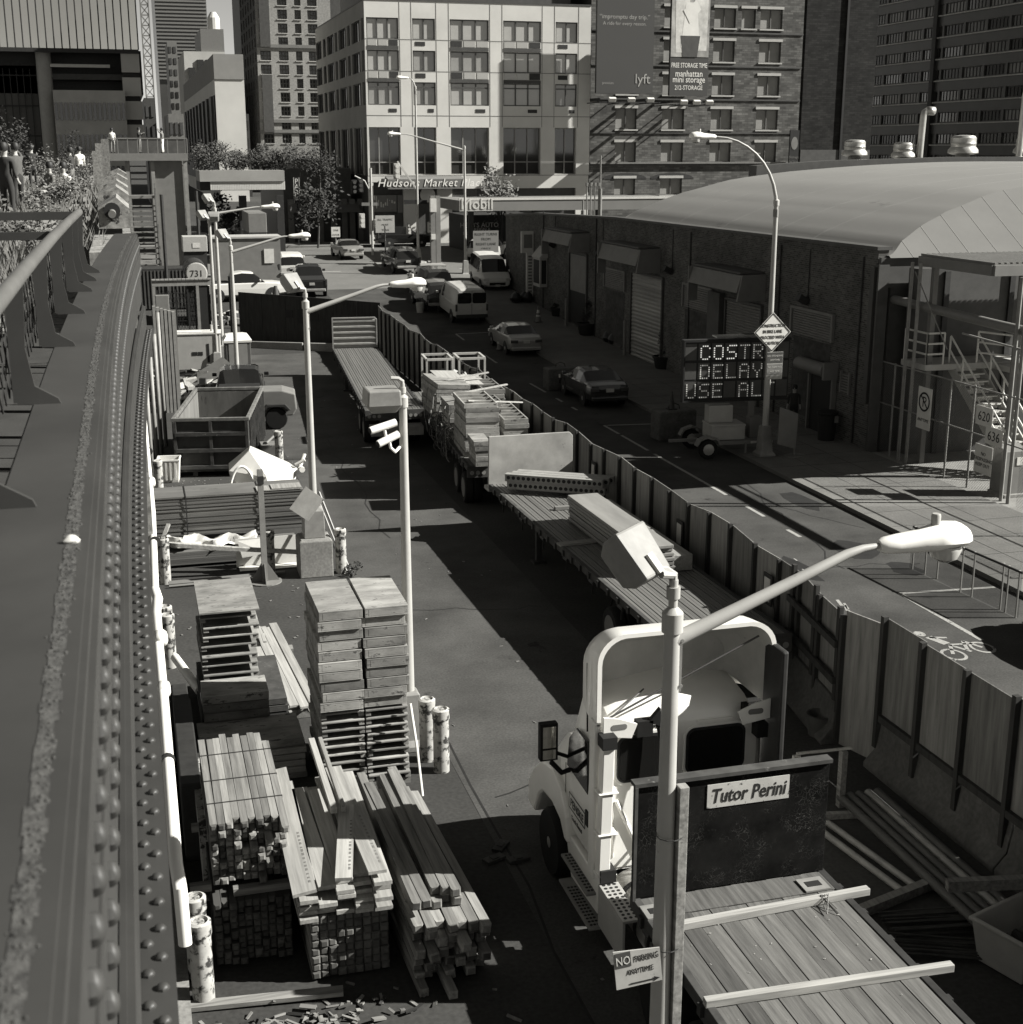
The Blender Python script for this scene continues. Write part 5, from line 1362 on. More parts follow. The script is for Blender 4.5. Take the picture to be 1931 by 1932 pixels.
for row, txt in enumerate((' COSTR  ', ' DELAYS ', 'USE ALT ')):
    for c_, ch in enumerate(txt[:8]):
        cw = 2 * hw / 8; x0_ = -hw + c_ * cw + .05; z1_ = zB1 - .08 - row * .68
        cell.box(x0_ - .02, x0_ + cw - .09, -.112, -.102, z1_ - .56, z1_ + .02)
        for j, line in enumerate(FONT[ch]):
            for i, q in enumerate(line):
                if q == '1':
                    x = x0_ + .05 + i * .078; z = z1_ - .05 - j * .076
                    lm[1 if row == 0 and c_ < 4 else 2 if R.random() < .5 else 3].box(x, x + .042, -.125, -.113, z - .042, z)
cell.build('display_cell', M_grayd, t)
E_ = [emit('lamp_dot_bright', .26), emit('lamp_dot', .1), emit('lamp_dot_dim', .045)]
for k in (1, 2, 3): lm[k].build('lamp_dots', E_[k - 1], t)
mb = MB(); mb.box(.55, .75, -.05, .1, .5, zB0 - .07); mb.bar((.65, 0, .62), (1.3, 0, .62), .1); mb.build('mast', M_gray, t, bevel=.01)
mb = MB()
for x in (-.9, 1.75): mb.bar((x - .0, -.8, .5), (x, .8, .5), .09)
for y in (-.7, .7): mb.bar((-1.2, y, .5), (2.1, y, .5), .1, .12)
mb.bar((-1.2, 0, .5), (-2.4, 0, .5), .1); mb.bar((-1.0, -.75, .5), (-1.0, -.75, .05), .06); mb.bar((.2, -.78, .5), (.2, -.78, .02), .06); mb.build('chassis', M_gray, t)
mb = MB(); mb.box(-1.0, .25, -.55, .45, .57, 1.05); mb.box(-1.02, .27, -.57, .47, 1.05, 1.12); mb.build('battery_box', M_grayl, t, bevel=.02)
mb = MB(); mb.box(-1.0, -.1, -.2, .3, 1.13, 1.75); mb.build('control_box', M_grayl, t, bevel=.02)
mb = MB(); mb.box(.5, 1.0, -.35, .1, .57, 1.3); mb.build('winch_box', M_gray, t, bevel=.02)
for y in (-.95, .95):
    mb = MB(); mb.lathe([(.2, -.1), (.33, -.1), (.35, -.05), (.35, .05), (.33, .1), (.2, .1)], 16, (-1.25, y, .35), (math.pi / 2, 0, 0)); mb.build('wheel', M_black, t, smooth=True)
    mb = MB(); mb.lathe([(.2, -.11), (.2, .11), (.06, .12)], 12, (-1.25, y, .35), (math.pi / 2, 0, 0)); mb.build('rim', M_rim, t)
    mb = MB(); mb.prism([(-1.72, .5), (-1.6, .72), (-1.25, .84), (-.9, .72), (-.8, .5), (-.86, .5), (-.96, .68), (-1.25, .79), (-1.55, .68), (-1.66, .5)], 'y', y - .16, y + .16); mb.build('mudguard', M_gray, t)
mb = MB()
for k in range(3): mb.box(.4 + k * .6, .62 + k * .6, -.77, -.755, .46, .54)
mb.build('reflector', M_sign, t)

# ---- lamp posts
def cobra_head(par, at, d, s_=1.0):
    """drop-lens lamp head; d: horizontal unit direction it points"""
    d = Vector(d).normalized(); sdx = Vector((-d.y, d.x, 0)); at = Vector(at)
    def ringp(t_, w_, h0, h1, n=14):
        return [at + d * t_ + sdx * (w_ * math.cos(2 * math.pi * k / n)) + Vector((0, 0, (h1 if math.sin(2 * math.pi * k / n) > 0 else h0) * abs(math.sin(2 * math.pi * k / n)))) for k in range(n)]
    mb = MB(); mb.loft([ringp(a * s_, b * s_, -c * s_, e * s_) for a, b, c, e in ((-.05, .05, .05, .05), (.0, .085, .075, .075), (.12, .095, .085, .09), (.35, .12, .1, .11), (.5, .165, .09, .15), (.62, .185, .07, .165), (.76, .175, .06, .15), (.84, .12, .055, .1), (.87, .03, .03, .04))]); mb.build('lamp_housing', M_white, par, smooth=True)
    mb = MB(); mb.lathe([(.145 * s_, -.05 * s_), (.15 * s_, -.09 * s_), (.12 * s_, -.17 * s_), (.06 * s_, -.205 * s_), (0.01, -.21 * s_)], 18, at + d * .64 * s_); mb.build('lens', mat('lamp_lens', .42, .08, .1, 3., spec=.8, coat=.7), par, smooth=True)
    mb = MB(); mb.lathe([(.042 * s_, .13 * s_), (.042 * s_, .23 * s_), (.035 * s_, .245 * s_)], 12, at + d * .52 * s_); mb.build('photocell', M_galv, par, smooth=True)
def post(label, x, y, top, group, arm=None, armrise=.5, base=True, arc=False, r0=.11, r1=.068, zb=None):
    zb = gz(y) if zb is None else zb
    t = thing('lamp_post', label, 'lamp post', (x, y, zb), 0, group)
    mb = MB(); mb.tube([(0, 0, .0), (0, 0, top * .5), (0, 0, top)], [r0, (r0 + r1) / 2, r1], 20); mb.build('pole', M_galv, t, smooth=True)
    if base:
        mb = MB(); mb.loft([[(sx * a, sy * a, z) for sx, sy in ((-1, -1), (1, -1), (1, 1), (-1, 1))] for a, z in ((.3, 0), (.3, .1), (.22, .2), (.17, 1.05), (.13, 1.1))]); mb.build('base', M_galvd, t, bevel=.015)
    mb = MB(); mb.tube([(0, 0, top - .08), (0, 0, top + .09)], r1 * 1.35, 12); mb.lathe([(r1 * 1.35, 0), (r1 * .6, .05)], 12, (0, 0, top + .09)); mb.build('cap', M_galv, t, smooth=True)
    if arm:
        dx, dy, dz = arm; d = Vector((dx, dy, 0)); L_ = d.length; d = d.normalized()
        if arc:
            pts = [Vector((0, 0, top - .2)) + d * (L_ * (1 - math.cos(rad(a)))) + Vector((0, 0, dz * math.sin(rad(a)))) for a in range(0, 91, 10)]
        else:
            pts = [Vector((0, 0, top - .17)) + d * (L_ * f) + Vector((0, 0, dz * g_)) for f, g_ in ((0, 0), (.3, .33), (.6, .66), (.84, .93), (.92, .985), (1, 1.0))]
        n = len(pts); mb = MB(); mb.tube(pts, [.066 - .04 * k / (n - 1) for k in range(n)], 12); mb.build('arm', M_galv, t, smooth=True)
        cobra_head(t, pts[-1] + d * .05, d)
        mb = MB(); mb.box(r1 * .9, r1 * 1.25, -.035, .035, top - .62, top - .1); mb.lathe([(.016, 0), (.016, .014)], 8, (r1 * 1.07, -.05, top - .15), (math.pi / 2, 0, 0)); mb.lathe([(.016, 0), (.016, .014)], 8, (r1 * 1.07, -.05, top - .56), (math.pi / 2, 0, 0)) if not arc else mb.tube([(0, 0, top - .45), (0, 0, top - .2)], .1, 8); mb.build('bracket', M_galvd, t)
    return t
def flood(par, z, dirx=-1, size=1.0, elbow=True, yaw=0., tilt=1.0):
    """box floodlight on a short swivel above the pole"""
    mb = MB(); mb.tube([(0, 0, z), (0, 0, z + .32)], .04, 10); mb.tube([(0, 0, z + .16), (0, 0, z + .26)], .06, 10); mb.tube([(0, 0, z + .28), (0, 0, z + .36), (dirx * .07, 0, z + .41), (dirx * .2, 0, z + .42)], .036, 8); a = mb.build('swivel', M_galv, par, smooth=True)
    mb = MB(); q = Vector((dirx * .34, -.02, z + .42))
    E = Euler((0, 0, 0)).to_matrix()
    return a, q
lp = post('closest lamp post, with a timber stud strapped to it and a floodlight on top', 4.2, 10.0, 6.66, 'lamp posts along the yard', arm=(1.97, .1, .66), zb=0)
def floodbox(par, o, s_=1.0, yaw=0., dep=.3):
    """box floodlight with a sunlit back plate, leaning outwards from the pole top; o: pole top"""
    o = Vector(o); E = Matrix.Rotation(yaw, 3, 'Z')
    T = [E @ (Vector(p) * s_) for p in ((-.3, -.18, .44), (.02, .1, .44), (-.13, .39, .79), (-.51, .04, .79))]
    n = (T[1] - T[0]).cross(T[3] - T[0]).normalized(); c = (T[0] + T[1] + T[2] + T[3]) / 4
    top = [o + p for p in T]; mid = [o + p - n * dep * .55 * s_ for p in T]; low = [o + c + (p - c) * .72 - n * dep * s_ for p in T]
    mb = MB(); mb.loft([low, mid, top]); b = mb.build('floodlight', M_galvd, par, bevel=.025)
    mb = MB(); q = o + (T[0] + T[1]) / 2 + n * .015; mb.bar(q, q + (T[3] - T[0]) * .4, .09, .03, up=n); mb.tube([q - Vector((0, 0, .02)), o + Vector((0, 0, .4))], .035, 8); mb.build('bracket', M_galv, par)
flood(lp, 6.72); floodbox(lp, (0, 0, 6.68))
tag_ = None
mb = MB(); mb.box(.075, .165, -.1, .0, 0, 5.05); wst = mb.build('timber_stud', M_wood, None, bevel=.006); wst.location = (4.2, 9.99, 0.12)
wst2 = tag(wst, 'upright timber stud strapped with wire to the closest lamp post', 'timber')
mb = MB()
for z in (2.6, 3.6, 4.7): mb.tube([(math.cos(rad(a)) * .13 + .03, math.sin(rad(a)) * .11 - .03, z + .01 * math.sin(rad(a))) for a in range(0, 361, 30)], .006, 5)
mb.build('wire_tie', M_dark, lp)
lp2 = post('slim lamp post with two white cameras half way up, beside the tall formwork stack', 4.33, 22.4, 6.36, 'lamp posts along the yard')
flood(lp2, 6.36)
mb = MB(); mb.loft([[(x * .7 - .34, y * .75 + .1, 6.2) for x, y in ((-.3, -.28), (.3, -.28), (.3, .3), (-.3, .3))], [(x - .34, y + .1, 6.34) for x, y in ((-.3, -.28), (.3, -.28), (.3, .3), (-.3, .3))], [(x - .34, y + .1, 6.6) for x, y in ((-.28, -.28), (.28, -.28), (.28, .3), (-.28, .3))]]); mb.build('floodlight', M_galvd, lp2, bevel=.03)
lp3 = post('lamp post with arm and floodlight rising behind the white concrete hopper', 4.09, 33.4, 6.85, 'lamp posts along the yard', arm=(2.1, .0, .62))
flood(lp3, 6.88); floodbox(lp3, (0, 0, 6.84))
lp4 = post('lamp post with arm and floodlight standing behind the empty dumpster', 4.1, 58, 6.6, 'lamp posts along the yard', arm=(2.4, .0, .62))
flood(lp4, 6.62); floodbox(lp4, (0, 0, 6.6))
lp5 = post('farthest yard lamp post with an arm, by the turnstile gates', 4.15, 68, 7.6, 'lamp posts along the yard', arm=(2.2, .0, .3), zb=.14)
flood(lp5, 7.6); floodbox(lp5, (0, 0, 7.6))
t = post('bare pole with two box floodlights and no arm, left of the farthest yard lamp post', 3.75, 66, 7.2, 'lamp posts along the yard', zb=.1); floodbox(t, (.1, 0, 6.9), 1., 2.4); floodbox(t, (.0, 0, 6.95))
post('tall curved-arm lamp post on the sidewalk carrying the diamond sign', 21.12, 42.5, 8.7, 'lamp posts on the street', arm=(-2.25, .1, 2.35), arc=True, zb=.1, r0=.12, r1=.075)
p = atG(917, 470); post('lamp post with a long arm by the lane sign near the fuel station', 23.6, 97, 9.0, 'lamp posts on the street', arm=(-4.6, .1, 1.1))
p = atG(768, 487); lpi = post('thin curved-arm lamp post with traffic lights on the traffic island', p.x, 103.6, 13.0, 'lamp posts on the street', arm=(-.5, .05, .9), arc=True)
def signal(par, x, z, s_=1., two=False):
    mb = MB(); mb.box(x - .22 * s_, x + .22 * s_, -.35, -.05, z, z + 1.15 * s_); mb.build('signal_box', M_grayl if two else M_ink, par, bevel=.03)
    mb = MB()
    for k in range(3): mb.lathe([(.12 * s_, 0), (.14 * s_, .2)], 12, (x, -.35, z + .2 * s_ + .37 * s_ * k), (math.pi / 2, 0, 0))
    mb.build('signal_lens', M_grayd if not two else M_sign, par)
signal(lpi, -1.6, 6.4, 1., True); mb = MB(); mb.bar((0, 0, 5.6), (-1.5, -.1, 7.7), .12); mb.build('signal_arm', M_galv, lpi)
signal(lpi, .9, 2.4, .7, True); signal(lpi, -.75, 2.3, .7, True)
mb = MB(); mb.box(-1.05, .75, -.06, -.03, 4.55, 4.85); mb.build('street_name_plate', M_ink, lpi)
mb = MB(); mb.lathe([(.8, 0), (.75, .25), (.3, .35), (.2, 1.2)], 12); mb.build('island_base', M_galvd, lpi)
p = atY(703, 450, 111)
t = thing('signal_pole', 'traffic light pole with signals and hanging arm at the far corner', 'traffic light', (p.x, 111, gz(111)))
mb = MB(); mb.tube([(0, 0, 0), (0, 0, 6.9)], .1, 8); mb.tube([(0, 0, 4.9), (-.5, 0, 5.9), (-1.3, 0, 6.3)], .06, 8); mb.build('pole', M_galv, t, smooth=True)
signal(t, -1.4, 4.9, .95); signal(t, -.9, 5.0, .95); signal(t, -.85, 2.2, 1.0, True); signal(t, .3, 2.2, .6, True)
mb = MB(); mb.box(-.8, .5, -.06, -.03, 3.95, 4.2); mb.build('street_name_plate', M_gray, t)
def post_sign(name, lab, u, v, Y, w_, h_, lines, size, m=M_sign, post=True, z0=0):
    p = atY(u, v, Y); t = thing(name, lab, 'sign', (p.x, Y, gz(Y)))
    zc = p.z - gz(Y)
    if post: mb = MB(); mb.tube([(0, .05, 0), (0, .05, zc + h_ / 2)], .04, 6); mb.build('post', M_galvd, t)
    mb = MB(); mb.box(-w_ / 2, w_ / 2, -.02, .0, zc - h_ / 2, zc + h_ / 2); mb.build('plate', m, t)
    tx = MB(); n = len(lines)
    for k, s_ in enumerate(lines): text_into(tx, s_, size, (0, -.024, zc + (n / 2 - k - 1) * h_ * .9 / n + size * .3), (1, 0, 0), (0, 0, 1), .002)
    tx.build('lettering', M_ink, t)
    return t
post_sign('lane_sign', 'pale square sign reading right turns from right lane only, near the fuel station', 917, 456, 96.7, 1.9, 1.55, ['RIGHT TURNS', 'FROM', 'RIGHT LANE', 'ONLY'], .27, mat('sign_pale', .17, .7, .05, 3.), False)
post_sign('parking_rules_sign', 'dark narrow parking sign below the lane sign on the same lamp post', 917, 490, 96.6, .75, 1.5, ['NO', 'STANDING', 'ANY TIME'], .15, M_gray, False)
post_sign('avenue_sign', 'square sign on a thin post beside the black off-road car on the avenue', 727, 423, 109, 1.55, 1.35, ['ALL TRAFFIC', 'MUST', 'TURN'], .22, M_grayl)
post_sign('corner_sign', 'small white parking sign on a short post at the dark shop corner', 634, 438, 117, .75, .85, ['ONE', 'HOUR'], .22)
mb = MB(); p = atG(728, 490); mb.tube([(p.x, p.y, gz(p.y)), (p.x, p.y, gz(p.y) + 2.6)], .05, 6); mb.lathe([(.16, 0), (.16, .03)], 8, (p.x, p.y, gz(p.y)));tag(mb.build('thin_dark_pole', M_dark), 'thin dark bare pole standing in the shade band of the junction', 'pole')
M_dia = mat('diamond_sign', .62, .6, .05, 3.)
t = thing('diamond_sign', 'diamond road work sign reading construction in bike lane proceed with caution', 'sign', (21.12, 42.3, 0))
mb = MB(); c = 4.48; h_ = .69
mb.prism([(0, c - h_), (h_, c), (0, c + h_), (-h_, c)], 'y', 0, .03); mb.build('plate', M_dia, t)
mb = MB()
for q in ((0, 1), (1, 2), (2, 3), (3, 0)):
    e = [(0, c - h_), (h_, c), (0, c + h_), (-h_, c)]; s_ = .93
    f = lambda p_: (p_[0] * s_, -.006, c + (p_[1] - c) * s_); mb.bar(f(e[q[0]]), f(e[q[1]]), .03, .006, up=(0, 1, 0))
for s_, z, sz in (('CONSTRUCTION', .2, .155), ('IN BIKE LANE', .0, .155), ('PROCEED WITH', -.2, .155), ('CAUTION', -.4, .155)): text_into(mb, s_, sz, (0, -.006, c + z - .02), (1, 0, 0), (0, 0, 1), .003, xs=.78)
mb.build('lettering', M_ink, t)
t = thing('no_standing_sign', 'stacked street parking sign below the diamond sign on the lamp post', 'sign', (21.25, 42.28, 0))
mb = MB(); mb.box(-.3, .3, 0, .02, 2.85, 3.8); mb.build('plate', M_grayl, t)
mb = MB(); mb.box(-.29, .29, -.006, -.001, 3.42, 3.79); mb.box(-.29, .29, -.006, -.001, 3.02, 3.38, 1); mb.build('colour_panel', [M_grayd, M_gray], t)
mb = MB()
for s_, z, sz in (('NO STANDING', 3.64, .085), ('ANYTIME', 3.5, .085), ('NO PARKING', 3.25, .085), ('ANY TIME', 3.1, .085)): text_into(mb, s_, sz, (0, -.009, z), (1, 0, 0), (0, 0, 1), .002)
mb.build('lettering', M_sign, t)
t = thing('sheet_sign', 'leaning grey sheet board on a flat foot on the sidewalk behind the lamp post', 'board', (21.7, 41.9, .13), rad(25))
mb = MB(); mb.prism([(-.55, .55), (.45, .25), (.5, 1.5), (-.5, 1.85)], 'y', -.02, .02); mb.bar((.4, 0, .02), (.4, 0, .6), .05); mb.box(.05, .75, -.25, .25, 0, .04); mb.build('panel', M_gray, t)

t = thing('no_parking_plate', 'bent white plate reading no parking anytime with an arrow, on the closest lamp post', 'sign', (0, 0, 0))
c4 = [atY(u, v, 9.86) for u, v in ((1164, 1868), (1250, 1848), (1245, 1787), (1157, 1797))]
mb = MB(); mb.loft([c4, [p + Vector((0, .012, 0)) for p in c4]]); mb.build('plate', mat('plate_white', .34, .5, .15, 5., spots=.1, spot_v=.1, spot_scale=9), t)
U = (c4[1] - c4[0]).normalized(); V = (c4[3] - c4[0]).normalized(); W_s = (c4[1] - c4[0]).length; H_s = (c4[3] - c4[0]).length; nf = Vector((0, -.004, 0))
mb = MB(); cc = (c4[0] + c4[1]) / 2
mb.loft([[c4[0] + U * a + V * b + nf * k for a, b in ((.015, H_s * .56), (W_s * .36, H_s * .56), (W_s * .36, H_s - .02), (.015, H_s - .02))] for k in (.4, 1)]); mb.build('no_block', M_grayd, t)
mb = MB(); text_into(mb, 'PARKING', .088, cc + U * W_s * .2 + V * H_s * .64 + nf, U, V, .001, xs=.62); text_into(mb, 'ANYTIME', .075, cc + U * .02 + V * H_s * .34 + nf, U, V, .001, xs=.8)
mb.bar(cc - U * W_s * .2 + V * .035 + nf, cc + U * W_s * .34 + V * .035 + nf, .012, .002, up=(0, 1, 0)); mb.add([cc + U * W_s * .32 + V * .06 + nf, cc + U * W_s * .45 + V * .035 + nf, cc + U * W_s * .32 + V * .01 + nf], [(0, 1, 2)]); mb.build('lettering', M_ink, t)
mb = MB(); text_into(mb, 'NO', .12, c4[0] + U * W_s * .19 + V * H_s * .63 + nf * 1.6, U, V, .001, xs=.72); mb.build('white_lettering', M_sign, t)

# ================================================================== PLYWOOD HOARDING ALONG THE STREET
M_plyn = mat('hoarding_batten', .035, .85, .3, 3., (3, 3, .4), spec=.15)
def hx(y): return 12.45 - .55 * max(0, min(1, (24 - y) / 3.6)) + .012 * math.sin(y * 2.3)
def ztop(y): return 2.45 + .05 * math.sin(y * 1.7) + .04 * math.sin(y * 4.1 + 1)
M_back = mat('darkened_back_ply', .018, .7, .2, 3., spec=.2)  # unseen street face kept dark to cut light bounced onto the road
hf = thing('plywood_hoarding', 'long plywood hoarding with battens separating the truck yard from the street', 'fence')
y = 20.4; k = 0
while y < 70.5:
    w_ = 1.2; mb = MB(); zz = gz(y) * .8
    x_ = hx(y); x2 = hx(y + w_); z1, z2 = ztop(y) + zz, ztop(y + w_) + zz; e = (x2 - x_) / w_ * .012
    vs = [(x_ + e, y + .012, zz + .05), (x2 - e, y + w_ - .012, zz + .05), (x2 - e, y + w_ - .012, z2), (x_ + e, y + .012, z1)]
    mb.add(vs + [(a + .022, b, c) for a, b, c in vs], [(0, 1, 2, 3), (7, 6, 5, 4), (0, 4, 5, 1), (1, 5, 6, 2), (2, 6, 7, 3), (3, 7, 4, 0)]); mb.m[1] = 1
    mb.build('panel', [M_ply, M_back], hf)
    if k % 1 == 0:
        mb = MB(); mb.box(x_ - .09, x_ - .003, y - .045, y + .045, zz, z1 + R.uniform(-.03, .07)); mb.build('batten', M_plyn, hf)
    y += w_; k += 1
mb = MB()
for z in (.9, 1.9): mb.box(12.5, 12.56, 24, 71, z, z + .09); mb.bar((12.51, 24, z + .04), (11.97, 20.5, z + .04), .05, .09)
mb.build('rail', M_plyn, hf)
mb = MB(); mb.prism([(11.9, 20.38), (12.17, 19.45), (12.2, 19.46), (11.93, 20.39)], 'z', .01, 2.58); mb.build('angled_panel', M_ply, hf)
hn = thing('tall_hoarding', 'taller closest plywood hoarding with long battens standing on concrete barriers', 'fence')
y = 19.42; k = 0
while y > 7:
    w_ = 1.22; x_ = 12.13 + R.uniform(-.015, .015); mb = MB(); z1 = 2.72 + R.uniform(-.03, .03)
    mb.box(x_, x_ + .022, y - w_ + .014, y - .014, .82, z1); mb.m[3] = 1; mb.build('panel', [M_ply, M_back], hn)
    mb = MB(); mb.box(x_ - .1, x_ - .003, y - .05, y + .05, .35, z1 + .04); mb.build('batten', M_plyn, hn)
    y -= w_; k += 1
mb = MB(); mb.box(12.05, 12.128, 7, 19.35, .86, .98); mb.build('rail', M_plyn, hn)
mb = MB()
for z in (1.2, 1.9): mb.bar((hx(23.2) - .12, 23.2, z), (hx(20.5) - .12, 20.5, z), .06, .13)
for yy in (20.55, 21.8, 23.1): mb.box(hx(yy) - .09, hx(yy) - .01, yy - .05, yy + .05, .8, 2.6)
mb.build('gate_brace', M_plyn, hf)
M_jer = mat('barrier_concrete', .075, .95, .25, 2., bump=.2, fine=12., spots=.1, spot_v=.04)
for lab, y0, y1, x in (('concrete road barrier below the tall hoarding, nearest the picture edge', 8.2, 11.78, 12.22), ('concrete road barrier below the tall hoarding, opposite the timber barricade', 11.8, 15.58, 12.22), ('concrete road barrier below the tall hoarding, next to its angled corner', 15.6, 19.42, 12.22), ('concrete road barrier below the braced gate panels of the long hoarding', 20.4, 23.5, 12.02)):
    mb = MB(); mb.prism([(x - .36, 0), (x - .36, .1), (x - .16, .32), (x - .08, .81), (x + .08, .81), (x + .16, .32), (x + .36, .1), (x + .36, 0)], 'y', y0, y1)
    if y0 > 20: mb.v = [(a + (b - 20.4) * .15 - .1, b, c) for a, b, c in mb.v]
    tag(mb.build('concrete_barrier', M_jer, bevel=.02), lab, 'barrier', 'concrete barriers under the hoarding')
k = 0
for lab, y, x, z0, w_, h_ in (('small white notice on the hoarding by the loaded trailer', 35.6, 12.36, 1.35, .22, .5), ('small white notice on the hoarding behind the steel plank stack', 29.2, 12.36, 1.3, .26, .5), ('small white notice on the hoarding beside the braced gate panels', 24.3, 12.3, 1.45, .26, .5), ('framed white notice on the tall closest hoarding', 14.6, 11.98, 1.7, .3, .42), ('thin white notice on the hoarding behind the farthest flatbed', 51.5, 12.34, 1.2, .2, .6)):
    p = Vector((x, y, z0)); t = thing('posted_notice', lab, 'notice', (x, y, z0))
    mb = MB(); mb.box(-.012, 0, -w_ / 2, w_ / 2, 0, h_); mb.build('sheet', M_sign, t)
    mb = MB(); mb.box(.001, .03, -w_ / 2 - .07, w_ / 2 + .07, -.08, h_ + .08); mb.build('backing', M_dark, t)

# ================================================================== FLATBED TRAILERS
def flatbed(label, x, y, rz, L, W=2.5, zd=1.4, head=None, axles=(), planks=13, dm=None, legs=None, name='flatbed_trailer', wheels_r=.48, gap=.009):
    t = thing(name, label, 'trailer', (x, y, 0), rz)
    mb = MB(); hw = W / 2; wn = (W - .2) / planks
    for k in range(planks):
        a = -hw + .1 + k * wn; mb.box(a + gap, a + wn - gap, .02, L - .02, zd - .05, zd + (.0 if k % 2 else -.008), R.randrange(len(dm)) if isinstance(dm, list) else 0)
    mb.build('deck', dm or M_deck, t)
    mb = MB(); mb.box(-hw + .1, hw - .1, .03, L - .03, zd - .1, zd - .055); mb.build('subfloor', M_dark, t)
    for s_ in (-1, 1):
        mb = MB(); mb.box(s_ * hw - (.1 if s_ > 0 else 0), s_ * hw + (.1 if s_ < 0 else 0), 0, L, zd - .15, zd + .015)
        mb.build('side_rail', M_rust if s_ < 0 else M_dark, t, bevel=.008)
        mb = MB(); yy = .5
        while yy < L - .4:
            mb.box(s_ * hw + (0.003 if s_ > 0 else -.05), s_ * hw + (.05 if s_ > 0 else -.003), yy, yy + .1, zd - .15, zd - .01); yy += .61
        mb.build('stake_pocket', M_dark, t)
        mb = MB(); yy = 1.0
        while yy < L - .6:
            mb.tube([(s_ * (hw - .06), yy, zd - .22), (s_ * (hw - .06), yy + .28, zd - .22)], .06, 8)
            mb.bar((s_ * (hw - .06), yy + .1, zd - .24), (s_ * (hw - .05), yy + .12, zd - .5), .04, .015); yy += 1.83
        mb.build('strap_winch', M_dark, t)
        mb = MB(); mb.prism([(0.2, zd - .16), (L - .2, zd - .16), (L - .2, zd - .3), (L * .72, zd - .42), (L * .6, zd - .62), (.2, zd - .62)], 'x', s_ * .42 - .06, s_ * .42 + .06); mb.build('frame_beam', M_dark, t)
    mb = MB(); yy = .6
    while yy < L: mb.box(-hw + .1, hw - .1, yy, yy + .08, zd - .19, zd - .105); yy += 1.2
    mb.build('cross_member', M_dark, t)
    mb = MB(); mb.box(-hw, hw, -.08, 0, zd - .35, zd + .01); mb.build('rear_sill', M_rust, t)
    mb = MB()
    for s_ in (-1, 1):
        for q in (.14, .32, .5): mb.lathe([(.06, 0), (.065, .02)], 12, (s_ * (hw - q), -.085, zd - .2), (math.pi / 2, 0, 0))
    mb.build('tail_light', M_galvd, t)
    for ya in axles:
        mb = MB(); mb.tube([(-hw + .3, ya, wheels_r), (hw - .3, ya, wheels_r)], .07, 8); mb.build('axle', M_dark, t)
        for s_ in (-1, 1):
            mb = MB(); mb.lathe([(.3, -.27), (wheels_r * .93, -.27), (wheels_r, -.22), (wheels_r, -.04), (wheels_r * .9, -.01), (wheels_r * .9, .01), (wheels_r, .04), (wheels_r, .22), (wheels_r * .93, .27), (.3, .27)], 24, (s_ * (hw - .3), ya, wheels_r), (0, math.pi / 2, 0)); w_ = mb.build('wheel', M_black, t, smooth=True)
            mb = MB(); mb.lathe([(.3, s_ * .275), (.29, s_ * .2), (.14, s_ * .17), (.12, s_ * .26), (.04, s_ * .28)] if s_ > 0 else [(.04, s_ * .28), (.12, s_ * .26), (.14, s_ * .17), (.29, s_ * .2), (.3, s_ * .275)], 18, (s_ * (hw - .3), ya, wheels_r), (0, math.pi / 2, 0)); mb.build('rim', M_gray, w_, smooth=True)
    if legs:
        for s_ in (-1, 1):
            mb = MB(); mb.box(s_ * .75 - .07, s_ * .75 + .07, legs - .07, legs + .07, .06, zd - .16); mb.box(s_ * .75 - .16, s_ * .75 + .16, legs - .16, legs + .16, 0, .06); mb.build('landing_leg', M_dark, t)
    return t
M_board = mat('bulkhead_board', .26, .7, .25, 1.6, bump=.03, spots=.12, spot_v=.08, spot_scale=3.5)
def bulkhead(t, y, W, z0, z1, m, ribbed=False):
    hw = W / 2
    mb = MB(); pts = [(-hw, z0), (hw, z0), (hw, z1 - .1), (hw - .1, z1), (-hw + .02, z1)]
    mb.prism(pts, 'y', y, y + .08); b = mb.build('bulkhead', m, t, bevel=.012)
    if ribbed:
        mb = MB(); n = 5
        for k in range(n):
            z = z0 + .12 + k * (z1 - z0 - .1) / n; mb.prism([(y, z), (y - .07, z + .03), (y - .07, z + .1), (y, z + .13)], 'x', -hw + .06, hw - .06)
        mb.box(-hw, -hw + .06, y - .08, y - .002, z0, z1); mb.box(hw - .06, hw, y - .08, y - .002, z0, z1 - .1); mb.box(-hw + .06, hw - .1, y - .08, y - .002, z1 - .05, z1)
        mb.build('rib', M_galvd, b)
    return b
M_aludeck = mat('ribbed_aluminium_deck', .115, .5, .3, 2., (4, .06, 1), metal=0, spec=.4, spots=.1, spot_v=.06, spot_scale=3.)
t2 = flatbed('flatbed trailer with a plain steel bulkhead, carrying perforated beams and steel planks', 10.72, 22.5, rad(.6), 13.45, 2.45, 1.4, axles=(3.6, 2.25), dm=M_aludeck, legs=10.2, planks=24)
bulkhead(t2, 13.35, 2.5, 1.36, 2.78, M_board)
mb = MB(); mb.box(-1.2, 1.2, 13.5, 14.0, 1.15, 1.25); mb.build('front_step', M_alu, t2)
t3 = flatbed('loaded flatbed trailer stacked with formwork crates, between the other two flatbeds', 10.55, 38.4, rad(-4.2), 13.2, 2.4, 1.35, axles=(.9, 2.3), legs=9.2)
t4 = flatbed('empty flatbed trailer with a ribbed bulkhead, farthest along the lane', 8.93, 47.8, rad(-4.2), 16.4, 2.15, 1.4, axles=(1.2, 2.8), dm=M_aludeck, legs=12.5, planks=20)
bulkhead(t4, 16.3, 2.15, 1.42, 2.86, mat('bulkhead_aluminium', .2, .45, .15, 1.5, spec=.5), True)
mb = MB(); mb.box(-.95, .95, -.75, -.1, .85, .92); mb.box(-.95, .95, -.78, -.75, .6, .92); mb.build('rear_step', M_galvd, t4)

